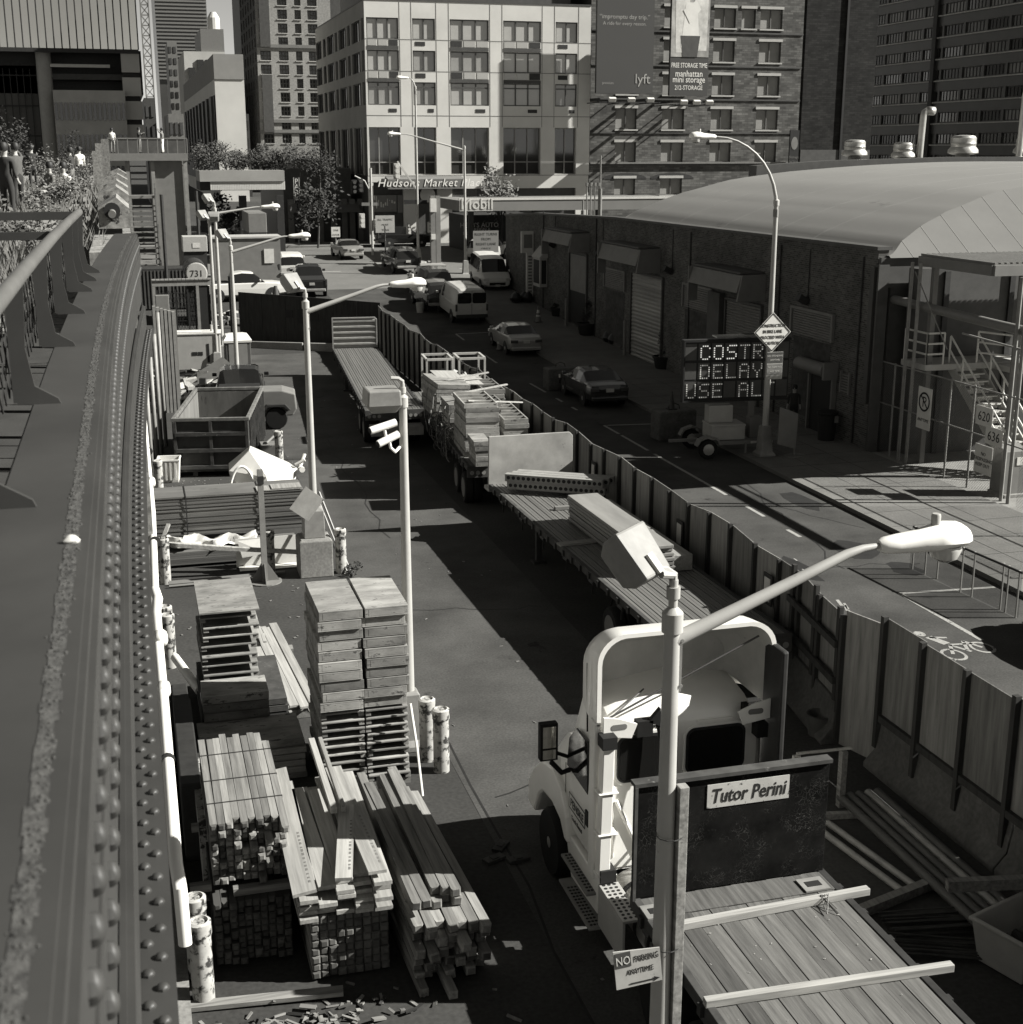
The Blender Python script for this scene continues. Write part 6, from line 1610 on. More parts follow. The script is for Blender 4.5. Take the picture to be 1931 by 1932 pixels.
# -------- what lies on the middle flatbed
def on(t, x, y, z): return t.matrix_world @ Vector((x, y, z)) if False else Vector((t.location.x + x * math.cos(t.rotation_euler.z) - y * math.sin(t.rotation_euler.z), t.location.y + x * math.sin(t.rotation_euler.z) + y * math.cos(t.rotation_euler.z), z))
M_perf = mat('perforated_aluminium', .24, .5, .15, 4., metal=.0, spec=.4)
p = Vector((9.55, 34.9, 0)); q = Vector((12.0, 33.35, 0)); d = (q - p).normalized(); ang = math.atan2(d.y, d.x)
def pbeam():
    mb = MB(); L = 2.9; h = .2
    mb.box(0, L, .0, .22, h - .02, h); mb.box(0, L, .0, .22, 0, .02); mb.box(0, L, .09, .12, .02, h - .02)
    web = mb.build('beam_section', M_perf)
    return web
first = None
for lab, (yy, zz, dx) in zip(('front lower perforated beam', 'middle lower perforated beam', 'rear lower perforated beam', 'front upper perforated beam, its holes clearest', 'middle upper perforated beam', 'rear upper perforated beam'), ((0, 1.5, .06), (.24, 1.5, .1), (.48, 1.5, .0), (0, 1.71, 0), (.24, 1.71, .12), (.48, 1.71, .2))):
    t = thing('perforated_beam', lab + ' of the bundle before the plain bulkhead', 'beam', (p.x + math.cos(ang) * dx - math.sin(ang) * yy, p.y + math.sin(ang) * dx + math.cos(ang) * yy, zz), ang, 'perforated beams on the middle flatbed')
    if first is None:
        mb = MB(); L = 2.75; h = .2
        mb.box(0, L, 0, .22, h - .022, h); mb.box(0, L, 0, .22, 0, .022); mb.box(0, L, .02, .06, .0225, h - .0225); mb.box(0, L, .16, .2, .0225, h - .0225); o1 = mb.build('beam_section', M_perf, t)
        mb = MB()
        for k in range(19): mb.lathe([(.052, 0), (.052, .004)], 12, (.1 + k * .143, .0185, h / 2), (math.pi / 2, 0, 0))
        o2 = mb.build('hole', M_ink, t); first = (o1, o2)
    else:
        for o in first: c = o.copy(); COL.objects.link(c); c.parent = t
mb = MB(); mb.box(10.3, 11.2, 32.6, 32.75, 1.41, 1.495); tag(mb.build('dunnage_block', M_woodx), 'short timber block under the perforated beams', 'timber')
M_plank = mat('steel_plank', .17, .55, .2, 3., (1, .15, 1), rnd=.25, spec=.4)
pm = None
for i, lab in enumerate(('lowest', 'second lowest', 'third from the deck', 'fourth from the deck', 'fifth from the deck', 'second highest', 'topmost')):
    w_ = .8
    mb = MB(); mb.box(0, w_, 0, 4.9, 0, .075); mb.box(.02, w_ - .02, .02, 4.88, -.02, -.001)
    o = mb.build('steel_plank', M_plank, None, bevel=.01); o.location = (10.35 + R.uniform(-.03, .05) + (.0 if i < 6 else .02), 26.6 + R.uniform(-.08, .08), 1.44 + .099 * i); o.rotation_euler = (0, 0, rad(1))
    tag(o, lab + ' broad steel plank in the stack on the middle flatbed', 'steel plank', 'steel planks stacked on the middle flatbed')
mb = MB(); mb.cbox((11.4, 29.4, 1.6), (.5, 5.2, .36), (0, 0, rad(1))); tag(mb.build('timber_bundle', M_woodl, bevel=.01), 'low bundle of pale boards beside the steel plank stack on the middle flatbed', 'timber')
mb = MB(); mb.cbox((9.95, 29.55, 1.425), (1.1, .25, .05), (0, 0, .12)); tag(mb.build('loose_board', M_woodx), 'short loose board lying across the middle flatbed deck', 'board')
mb = MB(); mb.tube([(9.7 + .15 * math.cos(k * .7), 26.0 + .1 * k, 1.0 - .35 * math.sin(k * .35)) for k in range(9)], .02, 6); tag(mb.build('air_hose', M_black, smooth=True), 'black hose hanging below the side of the middle flatbed', 'hose')

# -------- formwork load on the loaded flatbed
def crate_mesh(w_, l_, h_, open_=True):
    mb = MB()
    if open_:
        mb.box(0, w_, 0, .05, 0, h_); mb.box(0, w_, l_ - .05, l_, 0, h_); mb.box(0, .05, .0505, l_ - .0505, 0, h_); mb.box(w_ - .05, w_, .0505, l_ - .0505, 0, h_)
        n = max(2, int(l_ / .45))
        for k in range(1, n): mb.box(.0505, w_ - .0505, l_ * k / n - .025, l_ * k / n + .025, .02, h_ - .01)
        mb.box(.0505, w_ - .0505, .0505, l_ - .0505, 0, .018)
    else:
        mb.box(0, w_, 0, l_, h_ - .03, h_); mb.box(0, w_, 0, l_ , 0, .02)
        for q in (0, .5, 1): mb.box(q * (w_ - .06), q * (w_ - .06) + .06, .002, l_ - .002, .0205, h_ - .0305)
        mb.box(.0605, w_ - .0605, .0, .04, .021, h_ - .031)
    return mb
ORD = ['lowest', 'second', 'third', 'fourth', 'fifth', 'sixth', 'seventh', 'eighth', 'ninth', 'tenth', 'eleventh', 'twelfth', 'thirteenth', 'fourteenth', 'fifteenth', 'sixteenth', 'seventeenth', 'eighteenth', 'nineteenth', 'twentieth']
def crate_stack(where, t, x, y, z, w_, l_, h_, n, jit=.02, rz=0, open_top=True, group='formwork crates on the loaded flatbed', name='formwork_crate', m=None, tilt=0.):
    o0 = crate_mesh(w_, l_, h_, open_top)
    src = None
    for k in range(n):
        if src is None:
            o = o0.build(name, m or M_form, None, bevel=.006); src = o
        else:
            o = src.copy(); COL.objects.link(o)
        p = on(t, x + R.uniform(-jit, jit), y + R.uniform(-jit, jit), z + k * (h_ + .006)) if t else Vector((x + R.uniform(-jit, jit), y + R.uniform(-jit, jit), z + k * (h_ + .006)))
        o.location = p; o.rotation_euler = (0, tilt, (t.rotation_euler.z if t else 0) + rz + R.uniform(-.015, .015))
        lab = ('topmost' if k == n - 1 else 'lowest' if k == 0 else ORD[k] + ' from the bottom') + ' wooden formwork crate ' + where
        tag(o, lab, 'formwork crate', group)
Z3 = 1.36
crate_stack('of the tall stack behind the plain bulkhead', t3, -1.05, 1.2, Z3, 1.05, 2.2, .145, 11, .035)
crate_stack('of the long low stack beside the hoarding', t3, .35, 2.2, Z3, .8, 3.1, .15, 6, .03)
crate_stack('of the short middle stack', t3, -.15, 4.6, Z3, .95, 1.4, .15, 7, .05)
crate_stack('of the stack farthest along by the hoarding', t3, .35, 5.9, Z3, .75, 2.3, .15, 8, .05)
crate_stack('of the square pile left of the middle stack', t3, -1.15, 3.75, Z3, .85, 1.7, .14, 8, .05, open_top=False)
crate_stack('of the leaning pile that bulges over the lane', t3, -1.2, 6.2, Z3 + .2, 1.15, 2.5, .15, 8, .05, rz=.06, open_top=False, tilt=rad(4))
crate_stack('of the low pile over the wheels', t3, -1.0, -.2, Z3, .5, 1.2, .15, 5, .04, open_top=False)
src = None
for k in range(7):
    mb = MB(); mb.box(0, .1, 0, 1.7, 0, .75); mb.box(-.02, .12, .0, .06, 0, .8)
    if src is None: o = mb.build('formwork', M_form, None, bevel=.006); src = o
    else: o = src.copy(); COL.objects.link(o)
    o.location = on(t3, .05 + k * .0 - .0 + (k - 3) * .13 + .05, 2.6 + (k % 2) * .06 - .3, Z3 + .3); o.rotation_euler = (0, rad(12), t3.rotation_euler.z)
    o.location = on(t3, -.02 + k * .048, 3.0 + k * .03, Z3 + .35 - .012 * k)
    o.rotation_euler = (0, rad(-6 + 2 * k), t3.rotation_euler.z)
    tag(o, 'upright formwork panel in the row squeezed between the tall stack and the long low stack', 'formwork panel', 'upright formwork panels on the loaded flatbed')
for i, (x, y, z, w_, l_, lab) in enumerate(((-.9, 7.2, 2.72, .9, 2.0, 'broad pale plywood sheet on the leaning pile'), (-.1, 7.0, 2.62, .7, 1.6, 'pale plywood sheet in the middle on top of the load'), (.3, 8.6, 2.4, .7, 1.5, 'pale plywood sheet at the far end of the load'))):
    mb = MB(); mb.box(0, w_, 0, l_, 0, .03); o = mb.build('plywood_sheet', M_woodl); o.location = on(t3, x, y, z); o.rotation_euler = (rad(2), rad(3), t3.rotation_euler.z + .05); tag(o, lab, 'plywood sheet')
for i, (a, b, lab) in enumerate((((-1.0, 4.2, 2.78), (1.1, 5.4, 2.86), 'long slat laid slanting over the middle crates'), ((-.9, 1.6, 3.05), (1.2, 3.4, 2.6), 'long slat laid over the long low stack'), ((-1.2, 6.9, 2.75), (.9, 7.8, 2.9), 'long slat laid over the leaning pile'))):
    mb = MB(); mb.bar(on(t3, *a), on(t3, *b), .09, .04); tag(mb.build('timber_strip', M_woodl), lab, 'timber')
rk = thing('pipe_rack', 'pair of white square-tube frames standing at the front of the loaded flatbed', 'rack', on(t3, 0, 9.6, Z3), t3.rotation_euler.z)
for x in (-1.05, .15):
    mb = MB()
    for yy in (0, 1.3):
        for xx in (0, .95): mb.bar((x + xx, yy, 0), (x + xx, yy, 1.75), .07)
        mb.bar((x, yy, 1.78), (x + .95, yy, 1.78), .08)
    for xx in (0, .95): mb.bar((x + xx, .0, 1.78), (x + xx, 1.3, 1.78), .08)
    mb.bar((x, 0, .7), (x + .95, 0, 1.2), .03)
    mb.build('frame', M_grayl, rk)
mb = MB()
for k in range(60): mb.cbox((R.uniform(-.9, 1.0), R.uniform(.2, 1.2), R.uniform(.1, 1.2)), (R.uniform(.05, .22), R.uniform(.05, .3), R.uniform(.04, .16)), (R.random(), R.random(), R.random()), R.choice((0, 0, 1)))
mb.build('small_fittings', [M_galvd, M_dark], rk)
for i, (y0, sd) in enumerate(((3.6, 1), (4.6, 2), (6.0, 3), (2.6, 4), (7.4, 5))):
    rr = random.Random(sd); mb = MB(); pts = []
    for k in range(10):
        f = k / 9; pts.append(on(t3, -1.27 - .12 * math.sin(f * 3.1) * (1 + rr.random() * .4), y0 + rr.uniform(-.15, .15) + f * .5, 2.5 - 1.7 * f + .12 * math.sin(k * 2.1)))
    mb.tube(pts, .018, 5); tag(mb.build('load_rope', M_gray, smooth=True), 'loose rope drooping down the lane side of the formwork load', 'rope', 'ropes hanging from the loaded flatbed')
mb = MB()
for k in range(46): 
    c = on(t3, -1.3 + R.uniform(-.16, .1), R.uniform(2.6, 6.0), R.uniform(.95, 2.0)); mb.tube([c + Vector((.12 * math.cos(a), .16 * math.sin(a) + .02 * a, .14 * math.sin(a * 1.0 + .5))) for a in [q * .8 for q in range(7)]], .016, 4)
tag(mb.build('chain_tangle', M_dark), 'dark tangle of chains and slings hanging off the formwork load', 'chains')

# ================================================================== TRUCK TRACTOR AND ITS FLATBED, CLOSEST
tr = thing('truck_tractor', 'white day cab truck tractor with a tall hollow roof fairing, seen from behind', 'truck', (6.76, 15.6, 0), 0)
W_ = M_white
def sec(y, hw, zt, zs, zb=1.0, crown=.08):
    return [Vector(p) for p in ((-hw + .06, y, zb), (-hw, y, zb + .12), (-hw, y, 1.9), (-hw + .07, y, zs), (-hw + .18, y, zt - .07), (-hw + .34, y, zt), (0, y, zt + crown), (hw - .34, y, zt), (hw - .18, y, zt - .07), (hw - .07, y, zs), (hw, y, 1.9), (hw, y, zb + .12), (hw - .06, y, zb))]
mb = MB(); mb.loft([sec(0, 1.16, 3.14, 2.8), sec(.04, 1.2, 3.2, 2.85, crown=.1), sec(.3, 1.2, 3.32, 2.88, crown=.12), sec(.9, 1.2, 3.42, 2.8, crown=.14), sec(1.2, 1.19, 3.2, 2.65), sec(1.75, 1.16, 2.3, 2.05), sec(1.9, 1.12, 2.02, 1.95)])
cab = mb.build('cab_body', W_, tr, smooth=True)
mb = MB(); mb.loft([[Vector(p) for p in ((-w_, y, 1.0), (-w_, y, z - .25), (-w_ * .8, y, z), (0, y, z + .06), (w_ * .8, y, z), (w_, y, z - .25), (w_, y, 1.0))] for y, w_, z in ((1.85, 1.02, 2.0), (2.4, .95, 1.93), (2.9, .85, 1.75), (3.15, .7, 1.5))]); mb.build('hood', W_, tr, smooth=True)
for s_ in (-1, 1):
    mb = MB(); prof = [(1.1, .85), (1.15, 1.25), (1.4, 1.55), (1.85, 1.72), (2.35, 1.62), (2.8, 1.3), (3.1, .95), (3.1, .55), (2.75, .55), (2.5, .95), (2.3, 1.1), (1.85, 1.14), (1.45, 1.05), (1.25, .85)]
    x0_, x1_ = sorted((s_ * .9, s_ * 1.27)); mb.prism(prof, 'x', x0_, x1_); mb.build('fender', W_, tr, bevel=.05)
    mb = MB(); mb.lathe([(.3, -.16), (.48, -.16), (.52, -.1), (.52, .1), (.48, .16), (.3, .16)], 28, (s_ * 1.16, 1.82, .52), (0, math.pi / 2, 0)); w_ = mb.build('front_wheel', M_black, tr, smooth=True)
    mb = MB(); mb.lathe([(.31, s_ * .15), (.28, s_ * .1), (.17, s_ * .06), (.15, s_ * .14), (.05, s_ * .17)][::1 if s_ > 0 else -1], 20, (s_ * 1.16, 1.82, .52), (0, math.pi / 2, 0))
    mb.build('rim', M_alu, w_, smooth=True)
    mb = MB()
    for a in range(0, 360, 45): mb.lathe([(.05, 0), (.05, .004)], 8, (s_ * 1.16 + s_ * .085, 1.82 + .22 * math.cos(rad(a)), .52 + .22 * math.sin(rad(a))), (0, math.pi / 2, 0))
    mb.build('rim_hole', M_ink, w_)
    mb = MB(); mb.prism([(.42, 1.95), (.48, 2.72), (.95, 2.72), (1.25, 2.45), (1.35, 1.98)], 'x', *sorted((s_ * 1.17, s_ * 1.205))); mb.build('door_window', M_glass, tr, bevel=.01)
    mb = MB(); mb.box(*sorted((s_ * 1.2005, s_ * 1.207)), .3, .312, 1.05, 2.85); mb.box(*sorted((s_ * 1.2005, s_ * 1.207)), 1.38, 1.392, 1.05, 2.0); mb.box(*sorted((s_ * 1.2005, s_ * 1.225)), .34, .46, 1.5, 1.72); d_ = mb.build('door_seam', M_ink, tr)
    mb = MB(); mb.prism([(-.1, .95), (-.1, .42), (1.05, .35), (1.25, .8), (1.2, .98)], 'x', *sorted((s_ * 1.02, s_ * 1.22))); mb.build('side_skirt', W_, tr, bevel=.02)
    for z, y0, y1, o_ in ((.72, -.05, 1.1, .0), (.38, -.35, 1.0, .06)):
        mb = MB(); mb.box(*sorted((s_ * (1.16), s_ * (1.36 + o_))), y0, y1, z - .04, z); s1 = mb.build('step', M_galvd, tr, bevel=.01)
        mb = MB()
        for i in range(13):
            for j in range(3): mb.lathe([(.022, 0), (.022, .004)], 8, (s_ * (1.2 + o_ + j * .05), y0 + .08 + i * .083, z + .001))
        mb.build('step_hole', M_ink, s1)
    # mirror
    mb = MB(); mb.tube([(s_ * 1.18, 1.25, 1.95), (s_ * 1.32, 1.22, 1.93), (s_ * 1.5, 1.15, 2.15)], .04, 8); mb.tube([(s_ * 1.18, 1.35, 2.1), (s_ * 1.5, 1.2, 2.3)], .03, 8); mb.cbox((s_ * 1.55, 1.15, 2.48), (.26, .13, .56)); mi = mb.build('mirror', M_black, tr, bevel=.035)
    mb = MB(); mb.box(*sorted((s_ * 1.455, s_ * 1.645)), 1.078, 1.083, 2.4, 2.72); mb.box(*sorted((s_ * 1.455, s_ * 1.645)), 1.078, 1.083, 2.23, 2.37); mb.build('mirror_glass', mat('mirror', .4, .06, .2, 6., metal=.9), mi)
tx = MB(); text_into(tx, 'PENSKE', .17, (-1.212, .85, 1.45), (0, -1, 0), (0, 0, 1), .003)
for a, b in (((1.2, 1.4), (.5, 1.4)), ((1.2, 1.63), (.5, 1.63)), ((1.2, 1.4), (1.2, 1.63)), ((.5, 1.4), (.5, 1.63))): tx.bar((-1.211, a[0], a[1]), (-1.211, b[0], b[1]), .015, .004, up=(1, 0, 0))
text_into(tx, 'Truck Rental', .09, (-1.212, .85, 1.26), (0, -1, 0), (0, 0, 1), .003); tx.build('door_lettering', M_grayd, tr)
mb = MB(); mb.box(-1.1, 1.1, -.012, .1, 1.02, 3.1); rw = mb.build('rear_panel', W_, tr, bevel=.02)
for cx_ in (-.52, .47):
    mb = MB(); mb.prism(shift(rrect(.95, .76, .17, 8), cx_, 2.64), 'y', -.026, -.013); f_ = mb.build('rear_window', W_, tr, bevel=.006)
    mb = MB(); mb.prism(shift(rrect(.87, .68, .13, 8), cx_, 2.64), 'y', -.034, -.027); mb.build('seal', M_ink, f_)
    mb = MB(); mb.prism(shift(rrect(.79, .6, .1, 8), cx_, 2.64), 'y', -.040, -.035); mb.build('pane', M_glass, f_)
tx = MB(); text_into(tx, '590630', .1, (-.36, -.015, 3.035), (1, 0, 0), (0, 0, 1), .002); tx.build('fleet_number', M_ink, tr)
mb = MB(); mb.tube([(-1.0 + .02 * k, -.02, z) for k, z in enumerate((2.15, 1.2))], .012, 5)
for pts in ([(-.95, -.02, 2.05), (-.55, -.02, 1.15)], [(-.35, -.02, 1.95), (-.62, -.02, 1.6), (-.5, -.02, 1.25), (-.25, -.02, 1.2)]): mb.tube(pts, .028, 8)
for x, z in ((-.1, 3.07),): mb.cbox((x + .55, -.02, z), (.5, .04, .03))
pass
mb.build('pressing', W_, tr, smooth=True)
for s_ in (-1, 1):
    mb = MB(); mb.box(*sorted((s_ * 1.2, s_ * 1.3)), -.42 if s_ > 0 else -.1, .12, .95, 4.1 if s_ > 0 else 3.25)
    mb.build('side_extender', M_dark if s_ > 0 else W_, tr, bevel=.03)
mb = MB(); mb.prism([(-1.28, .95), (-1.12, .95), (-1.08, 3.0), (-1.24, 3.05)], 'y', -.3, -.13)
for z in (1.1, 1.7, 2.3): mb.box(-1.3, -1.02, -.32, -.12, z, z + .025)
mb.build('corner_duct', W_, tr, bevel=.02)
mb = MB(); mb.box(-1.26, -1.06, -.33, -.12, 2.95, 3.12); mb.box(-1.26, -1.04, -.34, -.1, 1.02, 1.2); mb.build('duct_band', M_ink, tr)
# hollow roof fairing, open to the rear
def fr_sec(y, hw, z0, z1, rr, n=7):
    pts = [(-hw, y, z0)]
    for k in range(n + 1):
        a = rad(180 - 90 * k / n); pts.append((-hw + rr + rr * math.cos(a), y, z1 - rr + rr * math.sin(a)))
    for k in range(n + 1):
        a = rad(90 - 90 * k / n); pts.append((hw - rr + rr * math.cos(a), y, z1 - rr + rr * math.sin(a)))
    pts.append((hw, y, z0))
    m_ = len(pts); return [Vector((p[0], p[1], p[2] + .05 * (1 - (p[0] / hw) ** 2))) for p in pts]
outer = [fr_sec(y, hw, z0, z1, r_) for y, hw, z0, z1, r_ in ((-.1, 1.27, 3.2, 4.42, .36), (.3, 1.26, 3.2, 4.38, .4), (.75, 1.18, 3.2, 4.2, .42), (1.15, 1.02, 3.1, 3.82, .36), (1.45, .85, 3.0, 3.4, .2))]
inner = [fr_sec(y, hw, z0, z1, r_) for y, hw, z0, z1, r_ in ((-.1, 1.21, 3.2, 4.365, .33), (.3, 1.19, 3.2, 4.33, .36), (.68, 1.08, 3.3, 4.1, .36), (.84, .95, 3.4, 3.95, .3))]
mb = MB(); mb.loft(outer, closed=False, caps=False)
n = len(outer[0]); mb.add(outer[0] + inner[0], [(i, i + 1, n + i + 1, n + i) for i in range(n - 1)], 0); mb.build('roof_fairing', W_, tr, smooth=True, fix=False)
mb = MB(); mb.loft(inner, closed=False, caps=False); mb.add(inner[-1], [tuple(range(n))]); mb.build('fairing_lining', mat('fairing_lining', .42, .75, .2, 1.4, spots=.14, spot_v=.1, spot_scale=4.), tr, smooth=True, fix=False)
mb = MB(); mb.tube([(-1.1, -.1, 3.3), (1.05, .0, 4.2)], .014, 6); mb.tube([(-1.1, -.1, 3.28), (-.45, .35, 3.46)], .012, 6); mb.build('stay_rod', M_grayd, tr)
for s_ in (-1, 1):
    mb = MB(); mb.prism([(s_ * 1.2, 3.06), (s_ * 1.2, 3.34), (s_ * .98, 3.3), (s_ * .72, 3.2), (s_ * .8, 3.0)], 'y', -.16, -.13); b_ = mb.build('fairing_bracket', W_, tr, bevel=.006)
    mb = MB(); mb.prism(shift(rrect(.22, .08, .035), s_ * .98, 3.18), 'y', -.164, -.161); mb.build('slot', M_gray, b_)
mb = MB(); mb.box(-.72, -.5, -.16, -.02, 3.0, 3.22); mb.prism([(-.56, 3.2), (-.4, 3.38), (-.38, 3.12)], 'y', -.16, -.08); mb.tube([(-.42, -.12, 3.15), (-.36, -.14, 2.85), (-.33, -.16, 2.5)], .03, 8); mb.tube([(-.33, -.16, 2.5), (-.31, -.2, 2.1), (-.26, -.24, 1.8)], .018, 8); mb.tube([(-.33, -.16, 2.5), (-.37, -.2, 2.1), (-.3, -.24, 1.8)], .018, 8); mb.box(.82, .9, -.1, -.02, 3.02, 3.28); mb.box(1.0, 1.16, -.2, -.02, 2.8, 3.0); mb.build('hose_hanger', M_black, tr)
mb = MB()
for x in (-.42, -.28): mb.tube([(x, -.06, 1.55), (x + .04, -.3, 1.3), (x + .16, -.5, 1.12), (x + .3, -.7, 1.1)], .018, 6)
mb.build('air_line', M_gray, tr, smooth=True)
# chassis behind the cab
mb = MB()
for x in (-.45, .45): mb.box(x - .05, x + .05, -4.2, 3.0, .72, 1.0)
mb.box(-1.0, 1.0, -.6, -.05, .62, .72); mb.box(-.9, .9, -3.6, -2.4, .95, 1.1); mb.build('chassis', M_dark, tr)
mb = MB(); mb.tube([(-.72, -1.35, .72), (-.72, -.05, .72)], .3, 22); mb.build('fuel_tank', M_alu, tr, smooth=True)
mb = MB()
for y in (-1.0, -.4): mb.tube([(-.72, y - .04, .72), (-.72, y + .04, .72)], .312, 22)
mb.tube([(-.9, -.7, .98), (-.9, -.7, 1.06)], .07, 10); mb.build('tank_band', M_dark, tr)
mb = MB(); mb.box(-1.28, -1.0, -1.25, -.3, .96, 1.0); mb.box(-1.28, -1.24, -1.25, -.3, .4, .96); o = mb.build('tank_step', M_galv, tr, bevel=.008)
mb = MB()
for i in range(11):
    for j in range(3): mb.lathe([(.024, 0), (.024, .004)], 8, (-1.22 + j * .075, -1.18 + i * .083, 1.001))
mb.build('step_hole', M_ink, o)
for y in (-2.3, -3.6):
    for s_ in (-1, 1):
        mb = MB(); mb.lathe([(.28, -.28), (.48, -.28), (.52, -.2), (.52, .2), (.48, .28), (.28, .28)], 26, (s_ * .98, y, .52), (0, math.pi / 2, 0)); w_ = mb.build('rear_wheel', M_black, tr, smooth=True)
        mb = MB(); mb.lathe([(.28, s_ * .2), (.12, s_ * .16), (.1, s_ * .27), (.03, s_ * .29)][::1 if s_ > 0 else -1], 16, (s_ * .98, y, .52), (0, math.pi / 2, 0)); mb.build('rim', M_gray, w_, smooth=True)
    mb = MB(); mb.tube([(-1, y, .52), (1, y, .52)], .1, 8); mb.build('axle', M_dark, tr)
mb = MB(); mb.tube([(-1.22, .42, 2.9), (-1.24, .4, 3.9)], .012, 5); mb.build('antenna', M_black, tr)

M_deckn = mat('worn_deck_planks', .09, .8, .4, 9., (2, .12, 1), bump=.2, spots=.1, spot_v=.15, spot_scale=7, spec=.2)
t1 = flatbed('closest flatbed trailer with a worn plank deck and a scratched dark headboard', 6.84, 1.6, 0, 12.6, 2.66, 1.45, axles=(1.8, 3.1), planks=10, dm=[M_deckn, mat('worn_deck_planks_dark', .065, .8, .4, 9., (2, .12, 1), bump=.2, spots=.12, spot_v=.13, spot_scale=7, spec=.2), mat('worn_deck_planks_pale', .115, .8, .35, 9., (2, .12, 1), bump=.2, spots=.1, spot_v=.05, spot_scale=6, spec=.2)], gap=.005)
M_hb = mat('scratched_headboard', .008, 1., .6, 2.5, bump=.1, spec=.05)
_t = M_hb.node_tree; _b = _t.nodes['Principled BSDF']; _w = _t.nodes.new('ShaderNodeTexVoronoi'); _w.feature = 'DISTANCE_TO_EDGE'; _w.inputs['Scale'].default_value = 13
_n = _t.nodes.new('ShaderNodeTexNoise'); _n.inputs['Scale'].default_value = 3.2; _n.inputs['Detail'].default_value = 3
_a = _t.nodes.new('ShaderNodeVectorMath'); _a.operation = 'MULTIPLY_ADD'; _a.inputs[1].default_value = (.7, .7, .7)
_tc = _t.nodes.new('ShaderNodeTexCoord'); _t.links.new(_tc.outputs['Object'], _n.inputs['Vector']); _t.links.new(_n.outputs['Color'], _a.inputs[0]); _t.links.new(_tc.outputs['Object'], _a.inputs[2]); _t.links.new(_a.outputs[0], _w.inputs['Vector'])
_l = _t.nodes.new('ShaderNodeMath'); _l.operation = 'LESS_THAN'; _l.inputs[1].default_value = .022; _t.links.new(_w.outputs['Distance'], _l.inputs[0])
_n2 = _t.nodes.new('ShaderNodeTexNoise'); _n2.inputs['Scale'].default_value = 2.4; _n2.inputs['Detail'].default_value = 6; _t.links.new(_tc.outputs['Object'], _n2.inputs['Vector'])
_r = _t.nodes.new('ShaderNodeMapRange'); _r.inputs['From Min'].default_value = .45; _r.inputs['From Max'].default_value = .7; _t.links.new(_n2.outputs['Fac'], _r.inputs['Value'])
_mm = _t.nodes.new('ShaderNodeMath'); _mm.operation = 'MULTIPLY'; _t.links.new(_l.outputs[0], _mm.inputs[0]); _t.links.new(_r.outputs['Result'], _mm.inputs[1])
_x = _t.nodes.new('ShaderNodeMix'); _x.data_type = 'RGBA'; _t.links.new(_mm.outputs[0], _x.inputs['Factor'])
_old = _b.inputs['Base Color'].links[0].from_socket; _t.links.new(_old, _x.inputs['A']); _x.inputs['B'].default_value = G(.07); _t.links.new(_x.outputs['Result'], _b.inputs['Base Color'])
mb = MB(); mb.box(-1.33, 1.3, 12.5, 12.58, 1.46, 3.0); hb = mb.build('headboard', M_hb, t1, bevel=.008)
mb = MB(); mb.box(-1.35, 1.32, 12.46, 12.62, 3.0, 3.05); mb.box(-1.35, -1.31, 12.45, 12.499, 1.46, 3.0); mb.build('headboard_rim', M_rust, hb)
mb = MB(); mb.box(-.38, .74, 12.49, 12.498, 2.58, 2.9); s1 = mb.build('name_sticker', mat('torn_sticker', .4, .7, .15, 3., spots=.34, spot_v=.03, spot_scale=9.), hb)
tx = MB(); text_into(tx, 'Tutor Perini', .27, (.18, 12.487, 2.65), (1, 0, 0), (0, 0, 1), .002, shear=.2, xs=.76, bold=.012); tx.build('lettering', M_ink, s1)
mb = MB(); mb.box(-1.32, 1.3, 12.05, 12.48, 1.452, 1.462)
o = mb.build('front_plank', M_deckn, t1)
for x, y in ((-1.15, 12.15), (1.0, 12.2)):
    mb = MB(); mb.cbox((x, y, 1.475), (.34, .3, .02)); mb.cbox((x, y, 1.487), (.2, .12, .006), m=1); mb.build('tie_plate', [M_galvd, M_ink], t1)
for lab, a, b in (('pale crosswise timber on the closest deck, right behind the headboard', (5.5, 13.32, 1.5), (8.42, 13.45, 1.5)), ('pale crosswise timber on the closest deck, farther from the headboard', (5.5, 11.85, 1.5), (8.5, 11.72, 1.5))):
    mb = MB(); mb.bar(a, b, .1, .095); tag(mb.build('crosswise_timber', M_woodlx, bevel=.006), lab, 'timber', 'timbers laid across the closest flatbed')
mb = MB()
for k in range(7): mb.tube([(7.75 + R.uniform(-.03, .1), 13.42, 1.56), (7.7 + R.uniform(-.1, .15), 13.2 + R.uniform(-.1, .1), 1.47)], .006, 4)
tag(mb.build('wire_scrap', M_gray), 'bit of tie wire and paper by the crosswise timber', 'wire')
mb = MB()
for k in range(60): mb.cbox((R.uniform(5.7, 8.0), R.uniform(9, 14), 1.453), (R.uniform(.006, .03), R.uniform(.004, .016), .003), (0, 0, R.random() * 3))
tag(stuff(mb.build('deck_chips', M_grayl)), 'pale wood chips scattered over the closest deck', 'wood chips')

